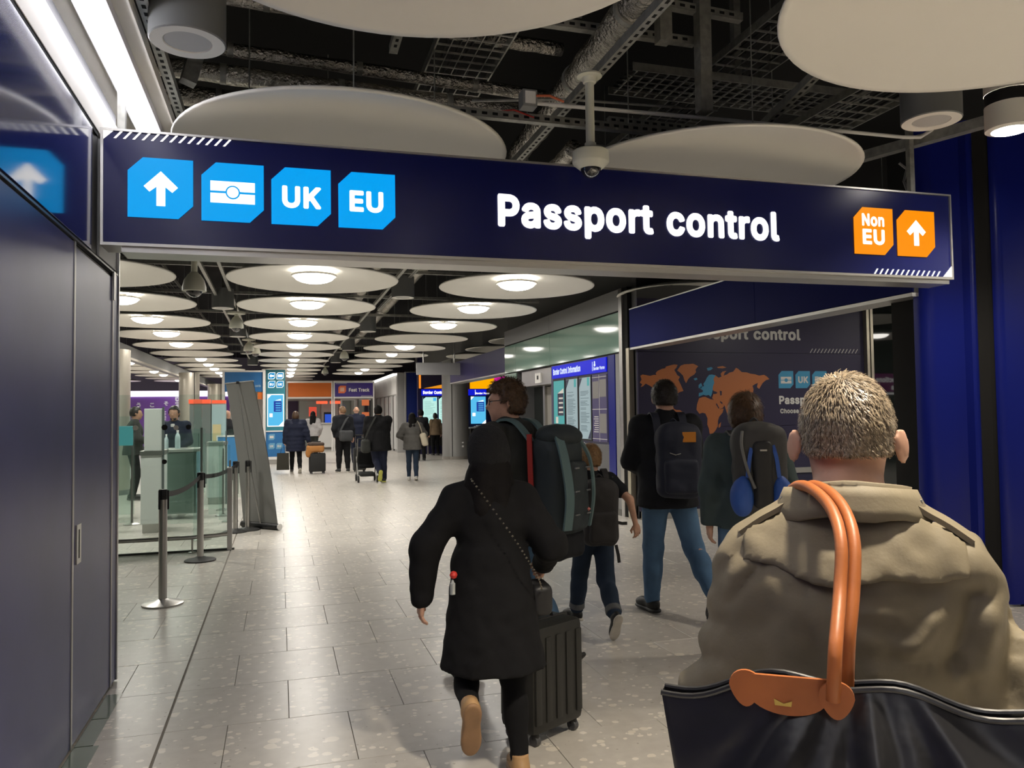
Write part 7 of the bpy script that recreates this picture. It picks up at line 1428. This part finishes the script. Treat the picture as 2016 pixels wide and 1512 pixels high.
A3 = person('short-haired man in black hooded top and joggers with a shoulder pack', (1.68, 22.2), 8, 1.82, q(hyaw=.5, bw=1.05, lhand=(-.20, .10, 1.0), rhand=(.28, -.02, .90), rpose='fist', lfoot=(-.12, .02, .078, 0, 10), rfoot=(.13, .0, .078, 0, -8), jacket=dict(mat=M_BLKJKT, hemline=.92, ease=.04, hood=1), trousers=dict(mat=M_BLKCLOTH, ease=.022, up=.12, cuff=.046), shoes=('ankle', 'shoe_black', 'sole_white'), hair=dict(kind='crop', mat=M_FAIRH, t=.012)))
o = worn(A3, 'backpack', 'dark grey sling pack hanging low on the hooded man', 'backpack', 'backpacks'); part('main_bag', [B(V3(.03, -.24, 1.02), V3(.19, .09, .15), .07)], .02, mat('sling_grey', (.04, .042, .045), .7), o, .03, wr); strap('strap', smoothpts([(-.14, -.20, 1.12), (-.02, -.19, 1.35), (.12, -.05, 1.53), (.15, .08, 1.42)], 5), .05, .012, MATS['sling_grey'], o, (0, -1, .5))
suitcase('black upright suitcase beside the hooded man', (2.13, 22.3), 4, .34, .26, .62, mat('case_black2', (.012, .012, .012), .5), .34, 4, 'distant suitcases')
A4 = person('bald man in navy jacket walking beyond the hooded man', (2.42, 26.3), -5, 1.86, q(bw=1.1, lhand=(-.24, .1, .95), rhand=(.24, .16, 1.0), jacket=dict(mat=M_NAVYJ, hemline=.88, ease=.035, collar=.03), trousers=dict(mat=M_NAVYJ, ease=.016), lfoot=(-.1, .16, .08, 0), rfoot=(.1, -.16, .1, 15)))
suitcase('narrow black suitcase beside the bald man', (2.86, 25.9), 0, .30, .24, .62, MATS['case_black2'], .34, 4, 'distant suitcases')
A5 = person('large man in black coat pushing a small stroller, bright shoe soles showing', (2.22, 18.55), 5, 1.79, q(bw=1.32, hyaw=-.25, lean=.05, lhand=(-.22, .38, 1.0), rhand=(.22, .38, 1.0), lpose='fist', rpose='fist', lelbow=(-1, -.6, -.3), relbow=(1, -.6, -.3), lfoot=(-.03, -.28, .26, 60), rfoot=(.13, .06, .077, 0), jacket=dict(mat=M_BLKCLOTH, hemline=.72, ease=.05, collar=.03), trousers=dict(mat=M_NAVYJ, ease=.025), shoes=('low', 'shoe_black', 'sole_lime'), hair=dict(kind='short', mat=M_BLACKH, t=.018)))
o = worn(A5, 'shoulder_bag', 'black shoulder bag on the left hip of the large man', 'bag'); part('bag_body', [B(V3(-.33, -.12, .86), V3(.10, .16, .16), .07)], .02, M_CHAR, o, .04, wr); strap('strap', smoothpts([(-.36, -.15, 1.0), (-.26, -.17, 1.25), (-.12, -.12, 1.49), (-.05, .05, 1.53)], 5), .04, .01, M_CHAR, o, (-.3, -1, .4))
o = thing('stroller', 'small black folding stroller pushed by the large man', 'stroller', (1.98, 18.9, 0)); ROOT[o.name] = Vector((0, 0, 0))
for sx in (-.22, .22):
    MB().tube([(sx, -.12, 1.02), (sx, .05, .62), (sx, .35, .10)], .013, 8).build('side_tube', M_STEELD, o, True); MB().tube([(sx, .28, .58), (sx, -.20, .08)], .013, 8).build('side_tube', M_STEELD, o, True)
    for y in (-.20, .35): MB().tube([(sx - .02, y, .08), (sx + .02, y, .08)], .08, 18).build('wheel', M_BLACK, o, True)
MB().tube([(-.22, -.12, 1.02), (.22, -.12, 1.02)], .016, 8).build('push_bar', M_BLACK, o, True); part('seat', [B(V3(0, .12, .52), V3(.20, .05, .22), .04, rotx(.35)), B(V3(0, .22, .36), V3(.19, .16, .04), .03)], .018, M_BLKCLOTH, o); part('basket', [B(V3(0, .05, .18), V3(.18, .18, .05), .03)], .02, M_CHAR, o)
A6 = person('woman in grey jacket with beige tote walking toward the boards', (3.05, 18.8), -6, 1.60, q(bw=1.08, lhand=(-.16, .22, .98), rhand=(.15, .22, 1.0), lelbow=(-1, -.5, -.3), relbow=(1, -.5, -.3), lfoot=(-.08, .12, .07, 0), rfoot=(.08, -.12, .09, 15), jacket=dict(mat=M_GREYJ, hemline=.80, ease=.045, quilt=.10, hood=1), trousers=dict(mat=M_JEANSD, ease=.006), shoes=('low', 'shoe_white', 'sole_white'), hair=dict(kind='long', mat=M_BLACKH, t=.018, len=.03)))
o = worn(A6, 'tote_bag', 'beige canvas tote on the shoulder of the woman in the grey jacket', 'tote bag'); part('bag_body', [B(V3(.27, -.08, .98), V3(.075, .15, .155), .05, rotx(.0) @ roty(-.25))], .018, mat('canvas_beige', (.50, .44, .34), .8), o, .03, wr); strap('handle', smoothpts([(.23, -.12, 1.12), (.17, -.10, 1.32), (.12, -.02, 1.42), (.17, .04, 1.30), (.24, -.0, 1.12)], 5), .025, .006, MATS['canvas_beige'], o, (1, -1, 0))
person('person in tan top half hidden behind the steel pillar', (5.72, 29.7), 10, 1.62, q(jacket=dict(mat=fabric('cloth_tan', (.22, .16, .10)), hemline=.85, ease=.03), trousers=dict(mat=M_BLKCLOTH), hair=dict(kind='bob', mat=M_DARKH)))
person('dark-haired person in black behind the woman in the grey jacket', (4.62, 26.6), 0, 1.72, q(jacket=dict(mat=M_BLKJKT, hemline=.85, ease=.035), trousers=dict(mat=M_BLKCLOTH), hair=dict(kind='short', mat=M_BLACKH, t=.03)))
# ---- people at the gates
A9 = person('bearded officer in dark suit with lanyard facing the hall behind the glass desk', (-1.73, 14.6), 172, 1.76, q(hres=.011, bw=1.06, lhand=(-.16, .30, 1.08), rhand=(.16, .30, 1.08), skin=SKIN2, jacket=dict(mat=M_NAVYJ, hemline=.85, ease=.03), trousers=dict(mat=M_NAVYJ), hair=dict(kind='short', mat=M_DARKH, t=.014)))
part('shirt_front', [B(V3(0, .135, 1.36), V3(.035, .02, .11), .015)], .012, mat('shirt_pale', (.45, .45, .44), .7), A9['root']); MB().tube([(-.05, .11, 1.46), (0, .165, 1.25), (.05, .11, 1.46)], .006, 5).build('lanyard', M_BLACK, A9['root']); part('beard', [E(A9['HL'](0, .05, -.085), (.055, .045, .035), A9['hr'])], .012, M_DARKH, A9['root'])
person('traveller in dark jacket standing left of the officer near the blue wall', (-2.72, 16.6), -80, 1.78, q(rhand=(.2, .32, 1.1), jacket=dict(mat=M_CHAR, hemline=.85, ease=.035), trousers=dict(mat=M_BLKCLOTH), skin=SKIN2, hair=dict(kind='crop', mat=M_DARKH)))
person('bald man in black coat left of the leaning banner', (-1.22, 20.6), 40, 1.74, q(jacket=dict(mat=M_BLKJKT, hemline=.70, ease=.04, collar=.03), trousers=dict(mat=M_BLKCLOTH)))
person('person in dark red top near the low desk in the gate hall', (-1.62, 24.6), 20, 1.6, q(jacket=dict(mat=fabric('cloth_red', (.22, .02, .025)), hemline=.85), trousers=dict(mat=M_BLKCLOTH), hair=dict(kind='short', mat=M_DARKH)))
